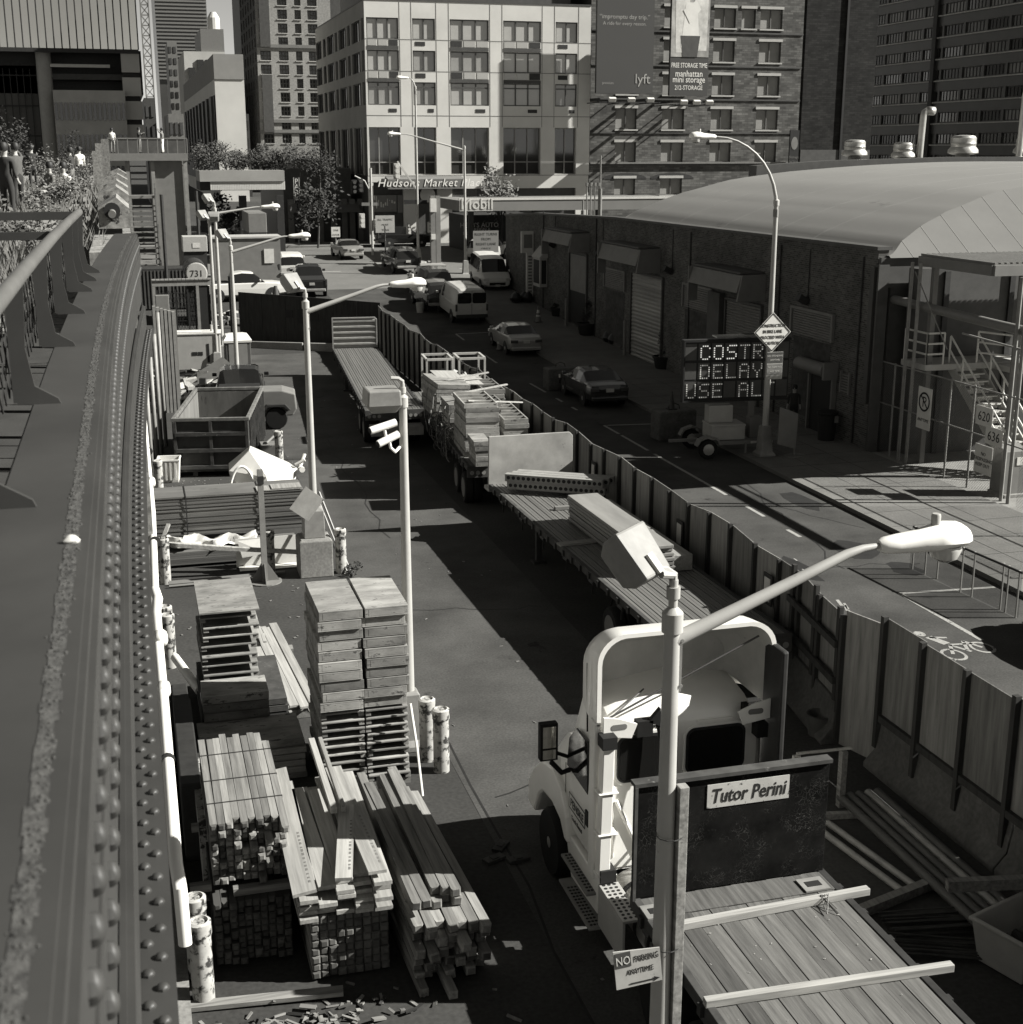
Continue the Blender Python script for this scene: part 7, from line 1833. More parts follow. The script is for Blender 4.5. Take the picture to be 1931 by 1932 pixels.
# -------- right-hand corner of the yard
sh = thing('timber_barricade', 'timber barricade of posts and one thin rail behind the scratched headboard', 'barricade')
a, b = atG(1500, 1500), atG(1575, 1548)
a = atZ(1503, 1425, .95); b = atZ(1592, 1416, 1.0)
mb = MB(); mb.box(a.x - .06, a.x + .06, a.y - .03, a.y + .03, 0, a.z); mb.build('post', M_woodl, sh)
mb = MB(); mb.box(b.x - .05, b.x + .05, b.y - .06, b.y + .06, 0, b.z); mb.build('post', M_wood, sh)
mb = MB(); mb.bar((a.x, a.y, a.z + .03), (b.x + .15, b.y, b.z + .03), .05, .03); mb.build('rail', M_woodl, sh)
mb = MB(); mb.bar((a.x - .1, a.y - .4, .06), (b.x + .4, b.y - .5, .06), .1, .1); mb.build('foot', M_wood, sh)
for lab, u0, v0, u1, v1, z in (('pale steel pipe lying in the yard, the one nearer the headboard', 1540, 1560, 1712, 1688, .09), ('pale steel pipe lying in the yard, the one nearer the hoarding', 1562, 1552, 1738, 1680, .09)):
    a, b = atZ(u0, v0, z), atZ(u1, v1, z); mb = MB(); mb.tube([a, b], .055, 10); tag(mb.build('steel_pipe', M_galvd, smooth=True), lab, 'pipe', 'pale pipes on the yard floor')
for k, lab in enumerate(('dark pipe against the barriers, closest to them', 'pale dusty pipe lying beside the barriers', 'dark pipe third out from the barriers', 'dark pipe fourth out from the barriers', 'dark pipe farthest out from the barriers')):
    mb = MB(); x = 11.4 - k * .17; mb.tube([(x + .02, 18.2, .16), (x - .06, 12.6, .16)], .075, 10); tag(mb.build('long_pipe', M_galvd if k == 1 else M_grayd, smooth=True), lab, 'pipe', 'long pipes along the barriers')
for lab, u, v, an, n in (('dark bundle of reinforcing bars lying slantwise by the closest deck', 1800, 1745, .2, 26), ('loose dark bundle of reinforcing bars under the other one', 1790, 1790, .45, 20)):
    p = atG(u, v); mb = MB()
    for k in range(n):
        dx, dz, r_ = R.uniform(-.25, .25), R.uniform(.02, .16), an + R.uniform(-.04, .04)
        c = Vector((p.x - .2, p.y + dx, dz)); d = Vector((math.cos(r_), -math.sin(r_) * .9, 0)); mb.tube([c - d * .8, c + d * R.uniform(.6, .95)], .012, 5)
    tag(mb.build('rebar_bundle', M_rust), lab, 'rebar', 'bundles of reinforcing bars')
p = atG(1700, 1690); mb = MB(); mb.bar((8.7, 14.9, .08), (11.1, 15.6, .08), .14, .14); tag(mb.build('ground_timber', M_wood), 'dark timber sleeper across the ends of the pale pipes', 'timber')
t = thing('storage_tub', 'pale open plastic tub cut by the picture edge', 'tub', (10.85, 13.5, 0), rad(18))
mb = MB(); f = lambda a, z: [(-a, -a * .75, z), (a, -a * .75, z), (a, a * .75, z), (-a, a * .75, z)]
mb.loft([f(.46, .02), f(.56, .62), f(.6, .63), f(.6, .68), f(.53, .68), f(.42, .06)]); mb.build('tub_shell', M_grayl, t, bevel=.02)
mb = MB(); mb.lathe([(.05, 0), (.05, .01)], 10, (-.45, -.395, .3), (math.pi / 2, 0, 0)); mb.build('bung', M_dark, t)
mb = MB(); mb.bar((10.2, 14.35, .78), (11.9, 13.9, .85), .12, .16); tag(mb.build('leaning_beam', M_wood), 'dark timber beam resting over the tub by the barriers', 'timber')
p = atG(1545, 1385); mb = MB(); mb.lathe([(.2, 0), (.24, .4), (.26, .42), (.22, .42), (.18, .03)], 16, (p.x, p.y, 0)); tag(mb.build('dark_pail', M_grayd, smooth=True), 'dark pail standing in the shade by the angled hoarding corner', 'bucket')

# ================================================================== LEFT SIDE OF THE YARD
M_bol = mat('chipped_white_post', .34, .75, .25, 5., spots=.62, spot_v=.03, spot_scale=3.6)
def bollard(lab, x, y, h=1.15, r_=.14, cut=None):
    t = thing('bollard', lab, 'bollard', (x, y, gz(y)), R.random() * 3, 'chipped white steel bollards')
    mb = MB(); mb.tube([(0, 0, 0), (0, 0, h)], r_, 18); mb.build('post', M_bol, t, smooth=True)
    mb = MB(); mb.lathe([(r_ * 1.08, h - .16), (r_ * 1.08, h + .01), (r_ * .8, h + .03), (r_ * .6, h - .01), (.0, h - .015)], 18); mb.build('cap', M_bol, t, smooth=True)
bollard('bollard nearest the bottom edge, its paint flaked away in black patches', .27, 15.55)
bollard('bollard standing in the shade right behind the nearest one', .24, 16.15)
bollard('bollard beside the drain pipe elbow, the front one of a pair', .25, 27.6)
bollard('bollard beside the drain pipe elbow, the rear one of a pair', .22, 28.15)
bollard('bollard at the pipe end of the board stack, with a stick on top', .33, 33.5)
bollard('bollard in the middle of the board stack, behind the steel H post', 2.95, 33.7, 1.1)
bollard('dirty bollard at the lane end of the board stack, by the lamp pedestal', 4.72, 33.2)
bollard('bollard at the kerb by the tall formwork stack, the front one of a pair', 4.66, 21.25)
bollard('bollard at the kerb by the tall formwork stack, the rear one of a pair', 4.52, 21.75)
bollard('half shaded bollard near the small white crate', .42, 42.6)
bollard('rusty bollard behind the white concrete hopper', 4.55, 46.2)

def pile(where, group, x, y, z, w_, l_, h_, n, gap, name, m, cover=False, jx=.015, src_mb=None, rz=0.):
    src = None
    for k in range(n):
        if src is None: o = (src_mb or crate_mesh(w_, l_, h_, False)).build(name, m, None, bevel=.005); src = o
        else: o = src.copy(); COL.objects.link(o)
        o.location = (x + R.uniform(-jx, jx), y + R.uniform(-jx, jx), z + k * (h_ + gap)); o.rotation_euler = (0, 0, rz + R.uniform(-.01, .01))
        tag(o, ('topmost ' if k == n - 1 else 'lowest ' if k == 0 else ORD[k] + ' from the bottom, ') + where, 'formwork panel', group)
for c_, (x, nm) in enumerate(((2.56, 'pipe-side column'), (3.31, 'lane-side column'))):
    tray = MB(); w_, l_, h_ = .72, 1.65, .115                                     # shallow trays with open fronts below
    tray.box(0, w_, 0, l_, h_ - .03, h_); tray.box(.0, .09, .02, l_, 0, h_ - .0305); tray.box(w_ - .09, w_, .02, l_, 0, h_ - .0305); tray.box(.0905, w_ - .0905, l_ - .06, l_, 0, h_ - .0305)
    pile('open tray of the tall formwork stack, ' + nm, 'panels of the tall formwork stack', x, 20.92, .12, .72, 1.65, .115, 9, .035, 'formwork_tray', M_form, src_mb=tray)
    pile('closed panel of the tall formwork stack, ' + nm, 'panels of the tall formwork stack', x, 20.9, 1.48, .72, 1.68, .165, 10, .013, 'formwork', M_form, jx=.028)
mb = MB(); mb.box(2.5, 4.05, 20.95, 21.1, 0, .11); mb.box(2.5, 4.05, 22.3, 22.45, 0, .11); tag(mb.build('skid_timber', M_woodx), 'skid timber under the tall formwork stack', 'timber')
tray = MB(); w_, l_, h_ = 1.02, 1.85, .1
tray.box(0, w_, 0, l_, h_ - .03, h_); tray.box(0, .1, .02, l_, 0, h_ - .0305); tray.box(w_ - .1, w_, .02, l_, 0, h_ - .0305)
pile('open tray of the ladder-like stack near the drain pipe', 'trays of the ladder-like stack', .82, 24.2, .75, 1.02, 1.85, .1, 8, .09, 'formwork_tray', M_form, src_mb=tray, jx=.03)
mb = MB(); mb.box(.79, 1.88, 24.1, 26.1, 2.28, 2.31); tag(mb.build('plywood_sheet', M_form), 'pale worn plywood sheet topping the ladder-like stack', 'plywood sheet')
pile('dark panel under the ladder-like stack', 'dark panels under the ladder-like stack', .72, 23.6, .02, 1.55, 2.3, .12, 5, .02, 'formwork', M_rust)
mb = MB()
for z in (.78, .94, 1.1): mb.box(.72, 1.88, 22.75, 23.55, z, z + .145)
pile('scuffed plank box lying before the ladder-like stack', 'scuffed plank boxes before the ladder-like stack', .72, 22.75, .74, 1.15, .8, .15, 3, .012, 'plank_box', M_form, src_mb=crate_mesh(1.15, .8, .15, False))
pile('wide dark slatted panel before the ladder-like stack', 'wide dark panels', .6, 21.6, .02, 1.75, 1.2, .1, 6, .02, 'formwork', M_form)
for k in range(16):                                                             # loose clean boards
    mb = MB(); r_, c_ = divmod(k, 4)
    mb.box(0, .17, 0, 4.6, 0, .045)
    o = mb.build('board', M_woodl, None, bevel=.003); o.location = (2.1 + c_ * .185 + .01 * r_, 23.6 + R.uniform(-.05, .25), .28 + r_ * .052); o.rotation_euler = (0, 0, rad(3.5))
    tag(o, 'clean pale board in the slanting pile between the two formwork stacks', 'board', 'clean boards between the formwork stacks')
mb = MB(); mb.bar((2.0, 24.3, .14), (2.95, 24.3, .14), .25, .26); mb.bar((1.8, 27.4, .14), (2.8, 27.4, .14), .25, .26); tag(mb.build('support_block', M_wood), 'block under the pile of clean boards', 'timber')
mb = MB(); mb.box(2.15, 2.22, 27.0, 27.5, .56, .6); tag(mb.build('short_stick', M_woodl), 'short pale stick lying on the clean boards', 'timber')

def end_jitter(): return R.gauss(0, .05)
def bundle(name, label, x, y, z, nc, nr, s_, L, m, straps=(.8, 1.6), group=None, jit=.06, rz=0., taper=True, mass=None, rough=.0, end=None):
    t = thing(name, label, 'timber bundle', (x, y, z), rz, group)
    src = []
    for q in range(3):
        mb = MB(); e = s_ * .5; c = .024
        mb.loft([[Vector((a * (e - c), 0, b * (e - c))) for a, b in ((-1, -1), (1, -1), (1, 1), (-1, 1))], [Vector((a * (e - .003), c, b * (e - .003))) for a, b in ((-1, -1), (1, -1), (1, 1), (-1, 1))], [Vector((a * (e - .003), L, b * (e - .003))) for a, b in ((-1, -1), (1, -1), (1, 1), (-1, 1))]], m=0)
        mb.m[-2] = 1; mb.m[0:4] = [1] * 4
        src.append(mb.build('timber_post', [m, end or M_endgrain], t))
    first = [True] * 3
    for r_ in range(nr):
        for c_ in range(nc):
            q = R.randrange(3)
            if first[q]: o = src[q]; first[q] = False
            else: o = src[q].copy(); COL.objects.link(o); o.parent = t
            dy = R.gauss(0, jit); dy = max(-jit * 2.4, min(jit * 2.4, dy))
            if rough and R.random() < rough: dy -= R.uniform(.05, .28)
            o.location = ((c_ + .5) * s_ + R.uniform(-.004, .004), dy, (r_ + .5) * s_)
            o.rotation_euler = (0, R.uniform(-.02, .02), R.uniform(-.006, .006))
    for q in range(3):
        if first[q]: bpy.data.objects.remove(src[q])
    W = nc * s_; H_ = nr * s_
    for ys in straps:
        mb = MB(); mb.box(-.006, W + .006, ys, ys + .02, H_ + .001, H_ + .006); mb.box(-.008, -.002, ys, ys + .02, 0, H_ + .006); mb.box(W + .002, W + .008, ys, ys + .02, 0, H_ + .006); mb.build('steel_strap', M_dark, t)
    return t
bundle('timber_bundle', 'banded bundle of square posts with weathered rounded ends, sunlit on top', .5, 16.45, 1.12, 10, 9, .1, 2.75, M_wood, (.55, 1.25, 2.1), jit=.045, rough=.1)
bundle('timber_bundle', 'dark banded bundle of square posts at the bottom, deep shade painted into the wood', .48, 16.15, .1, 10, 9, .1, 2.9, M_woodshade, (.6, 1.9), jit=.03, end=M_woodshade)
mb = MB(); mb.box(.75, 1.6, 16.28, 16.4, 1.01, 1.11); mb.box(.2, .48, 16.5, 16.62, 1.01, 1.11); mb.box(.3, 1.6, 18.2, 18.3, 1.01, 1.11); tag(mb.build('spacer_timber', M_woodx), 'spacer timber between the two bundles of posts', 'timber')
bundle('timber_bundle', 'squat bundle of broad beams with shadow bars across its sawn ends', 1.66, 15.6, .03, 9, 8, .114, 3.2, M_wood, (), jit=.012, end=mat('sawn_end', .09, .9, .3, 6., rnd=.3, spec=.1))  # sawn ends toned down, shade put into their colour
k = 0
GB = 'broad boards on the squat beam bundle'
for r_ in range(7):
    nb = 5
    for c_ in range(nb):
        L = R.uniform(2.5, 3.3); mb = MB(); mb.box(0, .235, 0, L, 0, .06)
        o = mb.build('board', M_woodl, None, bevel=.004); o.location = (1.52 + c_ * .24 + R.uniform(-.012, .012), 15.5 + R.uniform(-.12, .25), .97 + r_ * .066); o.rotation_euler = (0, 0, rad(R.uniform(-1.5, 1.5)))
        tag(o, 'broad pale board in the ragged pile on the squat beam bundle', 'board', GB)
for lab, x0, x1, z, y0, L, an in (('single wide board crowning the ragged pile on its pipe side', 0, .3, 1.5, 15.2, 3.6, -.5), ('wide board with stamped marks lying askew on the ragged pile', 0, .22, 1.51, 15.45, 2.0, -10), ('wide board with stamped marks on the lane side of the ragged pile', 0, .24, 1.5, 15.5, 3.2, 2)):
    mb = MB(); mb.box(x0, x1, 0, L, 0, .045)
    for k in range(14): mb.box(x1 * .75, x1 * .75 + .03, .2 + k * .1, .2 + k * .1 + R.uniform(.03, .07), .0455, .047, 1)
    o = mb.build('stamped_board', [M_woodl, M_gray], None, bevel=.003); o.location = ({0.3: 1.42, .22: 1.98, .24: 2.42}[x1], y0, z); o.rotation_euler = (0, rad(-8 if x1 == .3 else 0), rad(an)); tag(o, lab, 'board')
for x in (2.17, 2.32): 
    mb = MB(); mb.box(0, .09 if x < 2.3 else .06, 0, 2.4, 0, .09); o = mb.build('square_timber', M_woodl, None, bevel=.004); o.location = (x, 17.1, 1.6); tag(o, 'slender square timber on top of the ragged board pile, ' + ('pipe side' if x < 2.3 else 'lane side') + ' of the pair', 'timber')
GP = 'long timbers in the loose leaning pile'
for r_ in range(8):
    for c_ in range(7):
        L = R.uniform(3.3, 4.1); s_ = .13; mb = MB(); e = s_ / 2; c = .02
        mb.loft([[Vector((a * (e - c), 0, b * (e - c))) for a, b in ((-1, -1), (1, -1), (1, 1), (-1, 1))], [Vector((a * e, c, b * e)) for a, b in ((-1, -1), (1, -1), (1, 1), (-1, 1))], [Vector((a * e, L, b * e)) for a, b in ((-1, -1), (1, -1), (1, 1), (-1, 1))]])
        mb.m[-2] = 1
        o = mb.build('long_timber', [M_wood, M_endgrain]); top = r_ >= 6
        if top and c_ > 4: bpy.data.objects.remove(o); continue
        o.location = (2.98 + c_ * .142 + r_ * .005 + R.uniform(-.02, .02), (15.55 if top else 15.25 - .04 * r_) + R.gauss(0, .13), .12 + r_ * .137 + R.uniform(-.008, .008)); o.rotation_euler = (R.uniform(-.01, .01), R.uniform(-.15, .15), rad(1.5) + R.uniform(-.02, .02))
        tag(o, 'weathered square timber in the loose leaning pile next to the lane', 'timber', GP)
for x, y, an, lab in ((3.0, 14.9, -14, 'splayed timber end resting on the ground at the front of the loose pile'), (3.35, 14.75, -6, 'second splayed timber end on the ground at the front of the loose pile')):
    mb = MB(); mb.bar((x, y, .06), (x - .1, y + 2.2, .09), .12, .12); tag(mb.build('splayed_timber', M_wood, bevel=.008), lab, 'timber')
mb = MB(); mb.tube([(4.05, 20.85, 1.5), (4.1, 20.6, .8), (4.12, 20.3, .05)], .022, 6); tag(mb.build('white_hose', M_plast, smooth=True), 'thin white hose hanging down the corner of the tall formwork stack', 'hose')
for i, (x, y, an) in enumerate(((4.75, 18.0, .4), (4.95, 18.35, .9), (5.1, 17.9, .2))):
    mb = MB(); mb.cbox((x, y, .03), (.34, .16, .05), (0, 0, an)); mb.cbox((x, y, .06), (.12, .1, .02), (0, 0, an)); tag(mb.build('metal_plate', M_rust), 'small dark perforated plate lying on the lane in the truck shadow', 'metal plate', 'metal plates on the lane')
mb = MB(); mb.box(.2, .5, 19.2, 22.6, 0, 1.3); mb.box(.21, .49, 22.7, 24.2, 0, .95); tag(mb.build('steel_locker', M_dark, bevel=.02), 'dark steel locker squeezed between the drain pipe and the timber', 'locker')
mb = MB(); mb.tube([(.35, 27.2, .35), (.75, 25.4, .28)], .09, 12); tag(mb.build('plastic_pipe', M_plast, smooth=True), 'short white plastic pipe lying behind the pair of bollards', 'pipe')
mb = MB(); mb.box(.42, .6, 18.0, 20.4, 0, .9); mb.box(.40, .62, 17.9, 20.5, .9, 1.2); tag(mb.build('flaky_sheet', M_bol), 'flaking white panel on edge beside the bundles of posts', 'panel')
mb = MB(); mb.bar((-.1, 15.45, .05), (2.0, 15.2, .08), .16, .06); tag(mb.build('ground_board', M_woodx), 'board lying on the ground at the bottom edge of the yard', 'board')
mb = MB()
for k in range(170):
    x, y = R.gauss(1.3, .75), R.gauss(14.72, .22)
    mb.cbox((x, y, R.uniform(.01, .06)), (R.uniform(.03, .22), R.uniform(.02, .07), R.uniform(.008, .03)), (R.uniform(-.4, .4), R.uniform(-.4, .4), R.random() * 3), R.choice((0, 0, 1, 2)))
tag(stuff(mb.build('wood_scraps', [M_wood, M_gray, M_dark])), 'litter of wood scraps and paper at the bottom edge', 'scraps')
mb = MB()
for k in range(130):
    x, y = (R.uniform(.3, 4.6), R.uniform(28.5, 32.5)) if R.random() < .3 else (R.uniform(.6, 3.2), R.uniform(42.8, 44.6)) if R.random() < .5 else (R.uniform(4.8, 8.8), R.uniform(14, 60))
    mb.cbox((x, y, .012), (R.uniform(.015, .09), R.uniform(.01, .05), .01), (0, 0, R.random() * 3))
tag(stuff(mb.build('ground_litter', M_gray)), 'small pale litter scattered over the yard asphalt', 'litter')

# -------- long sheet stack with plastic, posts and boards
M_sheet = mat('stacked_sheet', .10, .8, .35, 2.0, (.25, 1, 6), rnd=.35, spots=.2, spot_v=.02, spot_scale=1.2)
src = None
for k in range(24):
    if src is None: mb = MB(); mb.box(0, 4.05, 0, 1.2, 0, .042); o = mb.build('long_sheet', M_sheet, None); src = o
    else: o = src.copy(); COL.objects.link(o)
    o.location = (.1 + R.uniform(-.02, .03), 36 + R.uniform(-.02, .02), .5 + k * .0455)
    tag(o, ('topmost' if k == 23 else 'lowest' if k == 0 else ORD[k] + ' from the bottom' if k < 20 else ('twenty-first', 'twenty-second', 'twenty-third')[k - 20] + ' from the bottom') + ' long sheet of the banded stack across the yard', 'sheet', 'long sheets banded in a stack across the yard')
mb = MB()
for x in (1.0, 2.95): mb.box(x, x + .03, 35.96, 35.975, .48, 1.6); mb.box(x, x + .03, 35.97, 37.2, 1.598, 1.603)
tag(mb.build('steel_band', M_ink), 'pair of steel bands round the long sheet stack', 'band')
for i, (x, l_) in enumerate(((2.9, 1.2), (3.3, .8))):
    mb = MB(); mb.box(x, x + l_, 35.97, 36.5, 1.605 + i * .03, 1.63 + i * .03); tag(mb.build('loose_sheet', M_woodl), ('longer' if i == 0 else 'shorter') + ' pale offcut lying on the long sheet stack near the lamp post', 'board')
src = None
for k in range(7):
    if src is None: mb = MB(); mb.box(0, 3.7, 0, 1.1, 0, .045); o = mb.build('base_sheet', M_sheet, None); src = o
    else: o = src.copy(); COL.objects.link(o)
    o.location = (.15 + R.uniform(-.05, .05), 34.7, .08 + k * .05); tag(o, ('topmost' if k == 6 else 'lowest' if k == 0 else ORD[k] + ' from the bottom') + ' dark sheet of the low stack before the long sheet stack', 'sheet', 'dark sheets in the low stack')
M_wrap = mat('plastic_wrap', .6, .3, .25, 4., spec=.7, coat=.5)
mb = MB(); nx, ny = 40, 10; vs = []
for j in range(ny):
    for i in range(nx):
        x = .2 + 2.6 * i / (nx - 1); y = 34.75 + .95 * j / (ny - 1)
        vs.append((x + R.uniform(-.03, .03), y + .12 * math.sin(i * .5), .5 + .06 * math.sin(i * .55 + j * .7) + .05 * math.sin(j * 1.3 + i * .21) + .035 * R.random() + (.06 if 3 < i < 12 else 0)))
mb.add(vs, [(j * nx + i, j * nx + i + 1, (j + 1) * nx + i + 1, (j + 1) * nx + i) for j in range(ny - 1) for i in range(nx - 1)])
so = mb.build('plastic_wrap', M_wrap, None, smooth=True); md = so.modifiers.new('thick', 'SOLIDIFY'); md.thickness = .01
tag(so, 'crumpled white plastic wrap over the low sheet stack', 'plastic sheet')
mb = MB(); mb.prism([(34.3, .02), (34.32, .78), (34.34, .78), (34.36, .02)], 'x', 2.15, 4.05); mb.add([(2.2, 34.28, .74), (3.1, 34.28, .78), (2.9, 34.1, .42), (2.3, 34.15, .3)], [(0, 1, 2, 3)]); mb.quad((2.2, 34.29, .05), (4.0, 34.29, .05), (4.0, 33.9, .03), (2.2, 33.9, .03))
tag(mb.build('foam_sheet', M_sign), 'white foam panel leaning on the low sheet stack by the lane', 'panel')
mb = MB(); mb.bar((.05, 33.75, 1.0), (2.0, 33.62, .74), .14, .1); mb.bar((2.0, 33.62, .74), (3.9, 33.5, .52), .13, .09); tag(mb.build('slanting_beam', M_woodl), 'pale beam slanting down across the fronts of the bollards', 'timber')
mb = MB(); mb.bar((.33, 33.5, 1.15), (.5, 33.9, 1.42), .09, .05); tag(mb.build('perched_stick', M_woodl), 'stick perched on the bollard at the pipe end of the sheet stack', 'timber')
for k, (y, x1) in enumerate(((33.25, 2.9), (33.05, 2.6), (33.4, 3.3))):
    mb = MB(); mb.tube([(.4, y, .05), (x1, y + .08, .05)], .035, 6); tag(mb.build('thin_rod', M_gray, smooth=True), ('nearest', 'outermost', 'rearmost')[k] + ' thin rod lying on the asphalt before the low sheet stack', 'rod')
t = thing('steel_post_stand', 'weathered steel H post on a round gusseted base plate', 'post', (2.75, 32.95, 0))
mb = MB(); mb.box(-.07, .07, -.07, -.055, .03, 2.9); mb.box(-.07, .07, .055, .07, .03, 2.9); mb.box(-.008, .008, -.054, .054, .03, 2.9); mb.build('column', M_galvd, t)
mb = MB(); mb.lathe([(.42, 0), (.42, .03)], 20); mb.build('base_plate', M_gray, t)
mb = MB(); mb.prism([(.075, .031), (.36, .031), (.075, .5)], 'y', -.01, .01); mb.prism([(-.075, .031), (-.36, .031), (-.075, .5)], 'y', -.01, .01); mb.prism([(-.075, .031), (-.36, .031), (-.075, .5)], 'x', -.01, .01); mb.build('gusset', M_gray, t)
mb = MB(); mb.box(-.075, .075, -.09, -.072, 2.55, 2.75); mb.build('clip', M_dark, t)
t = thing('lamp_pedestal', 'broad concrete pedestal under the lamp post behind the sheet stack', 'pedestal', (4.06, 33.35, 0))
mb = MB(); mb.loft([[(sx * a, sy * a, z) for sx, sy in ((-1, -1), (1, -1), (1, 1), (-1, 1))] for a, z in ((.42, 0), (.42, .95), (.36, 1.0))]); mb.build('plinth', M_conc, t, bevel=.02)
mb = MB(); mb.loft([[(sx * a, sy * a, z) for sx, sy in ((-1, -1), (1, -1), (1, 1), (-1, 1))] for a, z in ((.27, 1.0), (.25, 1.7), (.12, 1.8))]); mb.build('transformer_base', M_galvd, t, bevel=.015)
t = thing('tilted_notice', 'tilted blank scuffed board wired to the lamp post above its pedestal', 'sign', (3.85, 32.75, 2.0))
mb = MB(); mb.cbox((0, 0, 0), (.58, .02, .68), (0, rad(38), 0)); mb.build('plate', mat('scuffed_plate', .3, .6, .2, 3., spots=.15, spot_v=.1, spot_scale=4), t)
mb = MB(); mb.tube([(4.85, 33.0, .02), (4.3, 34.0, 1.75)], .025, 6); mb.tube([(4.95, 33.3, .02), (4.36, 34.3, 1.9)], .03, 6); tag(mb.build('leaning_rod', M_galvd), 'rod leaning against the lamp post above its pedestal', 'rods')
mb = MB(); leaf_cloud(mb, (5.05, 32.9, .15), .25, .5, .18, 260, .035); tag(mb.build('weed', M_leafd, fix=False), 'scrubby weed at the foot of the dirty bollard', 'weed')

# -------- hopper, crate, dumpster
t = thing('concrete_hopper', 'big white faceted concrete bucket lying on its side with a hoop handle', 'hopper', (3.6, 41.4, .0), rad(0))
import bmesh
bmh = bmesh.new()
for p in ((3.16, 41.3, 1.62), (3.6, 40.7, .88), (3.78, 40.85, .04), (4.62, 41.4, .92), (4.46, 41.45, .06), (2.96, 40.85, .06), (2.5, 41.2, 1.02), (3.3, 42.7, 1.45), (4.5, 42.6, .85), (4.4, 42.6, .06), (2.7, 42.6, .06), (2.6, 42.6, .95)): bmh.verts.new((p[0] - 3.6, p[1] - 41.4, p[2]))
bmesh.ops.convex_hull(bmh, input=bmh.verts); hp = MB(); bmh.verts.index_update(); hp.add([v_.co.copy() for v_ in bmh.verts], [tuple(v_.index for v_ in f_.verts) for f_ in bmh.faces]); bmh.free(); hp.build('bucket', M_white, t, bevel=.02)
mb = MB(); mb.tube([(-1.15 + .42 * (1 - math.cos(rad(a))) , -.5, .05 + 1.15 * math.sin(rad(a))) for a in range(5, 180, 12)], .045, 8); mb.build('hoop_handle', M_plast, t, smooth=True)
mb = MB(); mb.tube([(.95, -.05, 1.05), (1.25, -.1, 1.2)], .05, 8); mb.tube([(1.1, .1, .9), (1.3, .3, 1.3)], .05, 8); mb.lathe([(.09, 0), (.09, .1)], 10, (1.15, -.05, .9), (rad(90), 0, 0)); mb.build('gate_lever', M_plast, t, smooth=True)
t = thing('small_crate', 'small white ribbed crate standing by the empty dumpster', 'crate', (.8, 44.7, 0), rad(-6))
mb = MB(); mb.loft([[(sx * a, sy * a, z) for sx, sy in ((-1, -1), (1, -1), (1, 1), (-1, 1))] for a, z in ((.3, 0), (.36, .72), (.38, .72), (.38, .78), (.33, .78), (.27, .05))]); mb.build('shell', M_whited, t, bevel=.01)
mb = MB()
for x in (-.22, -.07, .07, .22): mb.box(x - .03, x + .03, -.37, -.33, .1, .72)
mb.build('rib', M_whited, t)
M_dump = mat('dumpster_paint', .035, .75, .35, 2., bump=.08, spots=.16, spot_v=.16, spot_scale=3.)
M_dumpi = mat('dumpster_inside', .12, .85, .4, 1.6, (1, 1, .3), bump=.05, spots=.25, spot_v=.04, spot_scale=2.5)
t = thing('dumpster', 'empty open-topped dumpster with ribbed sides and scraped insides', 'dumpster', (2.22, 44.9, 0), rad(-10))
hw, L, h = 1.22, 6.0, 1.95
mb = MB()
mb.box(-hw, hw, 0, .06, .18, h); mb.box(-hw, hw, L - .06, L, .18, h); mb.box(-hw, -hw + .06, .061, L - .061, .18, h); mb.box(hw - .06, hw, .061, L - .061, .18, h); mb.build('shell', M_dump, t)
mb = MB(); mb.box(-hw + .061, hw - .061, .062, L - .062, .2, .26); mb.box(-hw + .061, -hw + .075, .062, L - .062, .261, h - .1); mb.box(hw - .075, hw - .061, .062, L - .062, .261, h - .1); mb.box(-hw + .076, hw - .076, L - .08, L - .062, .261, h - .1); mb.build('lining', M_dumpi, t)
mb = MB()
for x0_, x1_, y0_, y1_ in ((-hw - .05, hw + .05, -.05, .07), (-hw - .05, hw + .05, L - .07, L + .05), (-hw - .05, -hw + .07, .071, L - .071), (hw - .07, hw + .05, .071, L - .071)): mb.box(x0_, x1_, y0_, y1_, h - .06, h + .05)
mb.build('rim', mat('scraped_rim', .13, .6, .4, 4., spots=.2, spot_v=.3, spot_scale=6), t, bevel=.01)
mb = MB()
for s_ in (-1, 1):
    for k in range(13): mb.box(*sorted((s_ * (hw + .001), s_ * (hw + .07))), .25 + k * .45, .33 + k * .45, .2, h - .07)
mb.build('side_rib', M_rust, t)
mb = MB()
for z in (.28, .85, 1.4): mb.box(-hw + .05, hw - .05, -.09, -.001, z, z + .12)
for x in (-hw, -.06, hw - .1): mb.box(x, x + .1, -.07, -.001, .2, h - .07)
mb.build('door_bar', M_rust, t)
mb = MB()
for x in (-.6, .6): mb.box(x - .08, x + .08, .1, L - .1, .0, .18)
mb.build('skid', M_dark, t)
mb = MB(); mb.box(4.0, 4.6, 46.8, 47.6, 0, .55); mb.tube([(4.2, 47, .6), (4.5, 47.4, .75)], .05, 6); tag(mb.build('pump_unit', M_gray, bevel=.03), 'small grey pump unit at the lane corner of the dumpster', 'pump')
t = thing('yard_loader', 'small grey loader nosing out from behind the dumpster', 'loader', (4.55, 53.2, 0), rad(-96))
mb = MB(); mb.prism([(0, .45), (1.3, .5), (1.45, .75), (1.4, 1.35), (.9, 1.5), (0, 1.5)], 'x', -.65, .65); mb.build('bonnet', M_gray, t, bevel=.05)
for y in (.65,):
    for s_ in (-1, 1): mb = MB(); mb.lathe([(.2, -.13), (.4, -.13), (.43, -.07), (.43, .07), (.4, .13), (.2, .13)], 20, (s_ * .72, y, .43), (0, math.pi / 2, 0)); w_ = mb.build('wheel', M_black, t, smooth=True); mb = MB(); mb.lathe([(.2, -.1), (.2, .12)], 14, (s_ * .72, y, .43), (0, math.pi / 2, 0)); mb.build('rim', M_grayd, w_)
mb = MB()
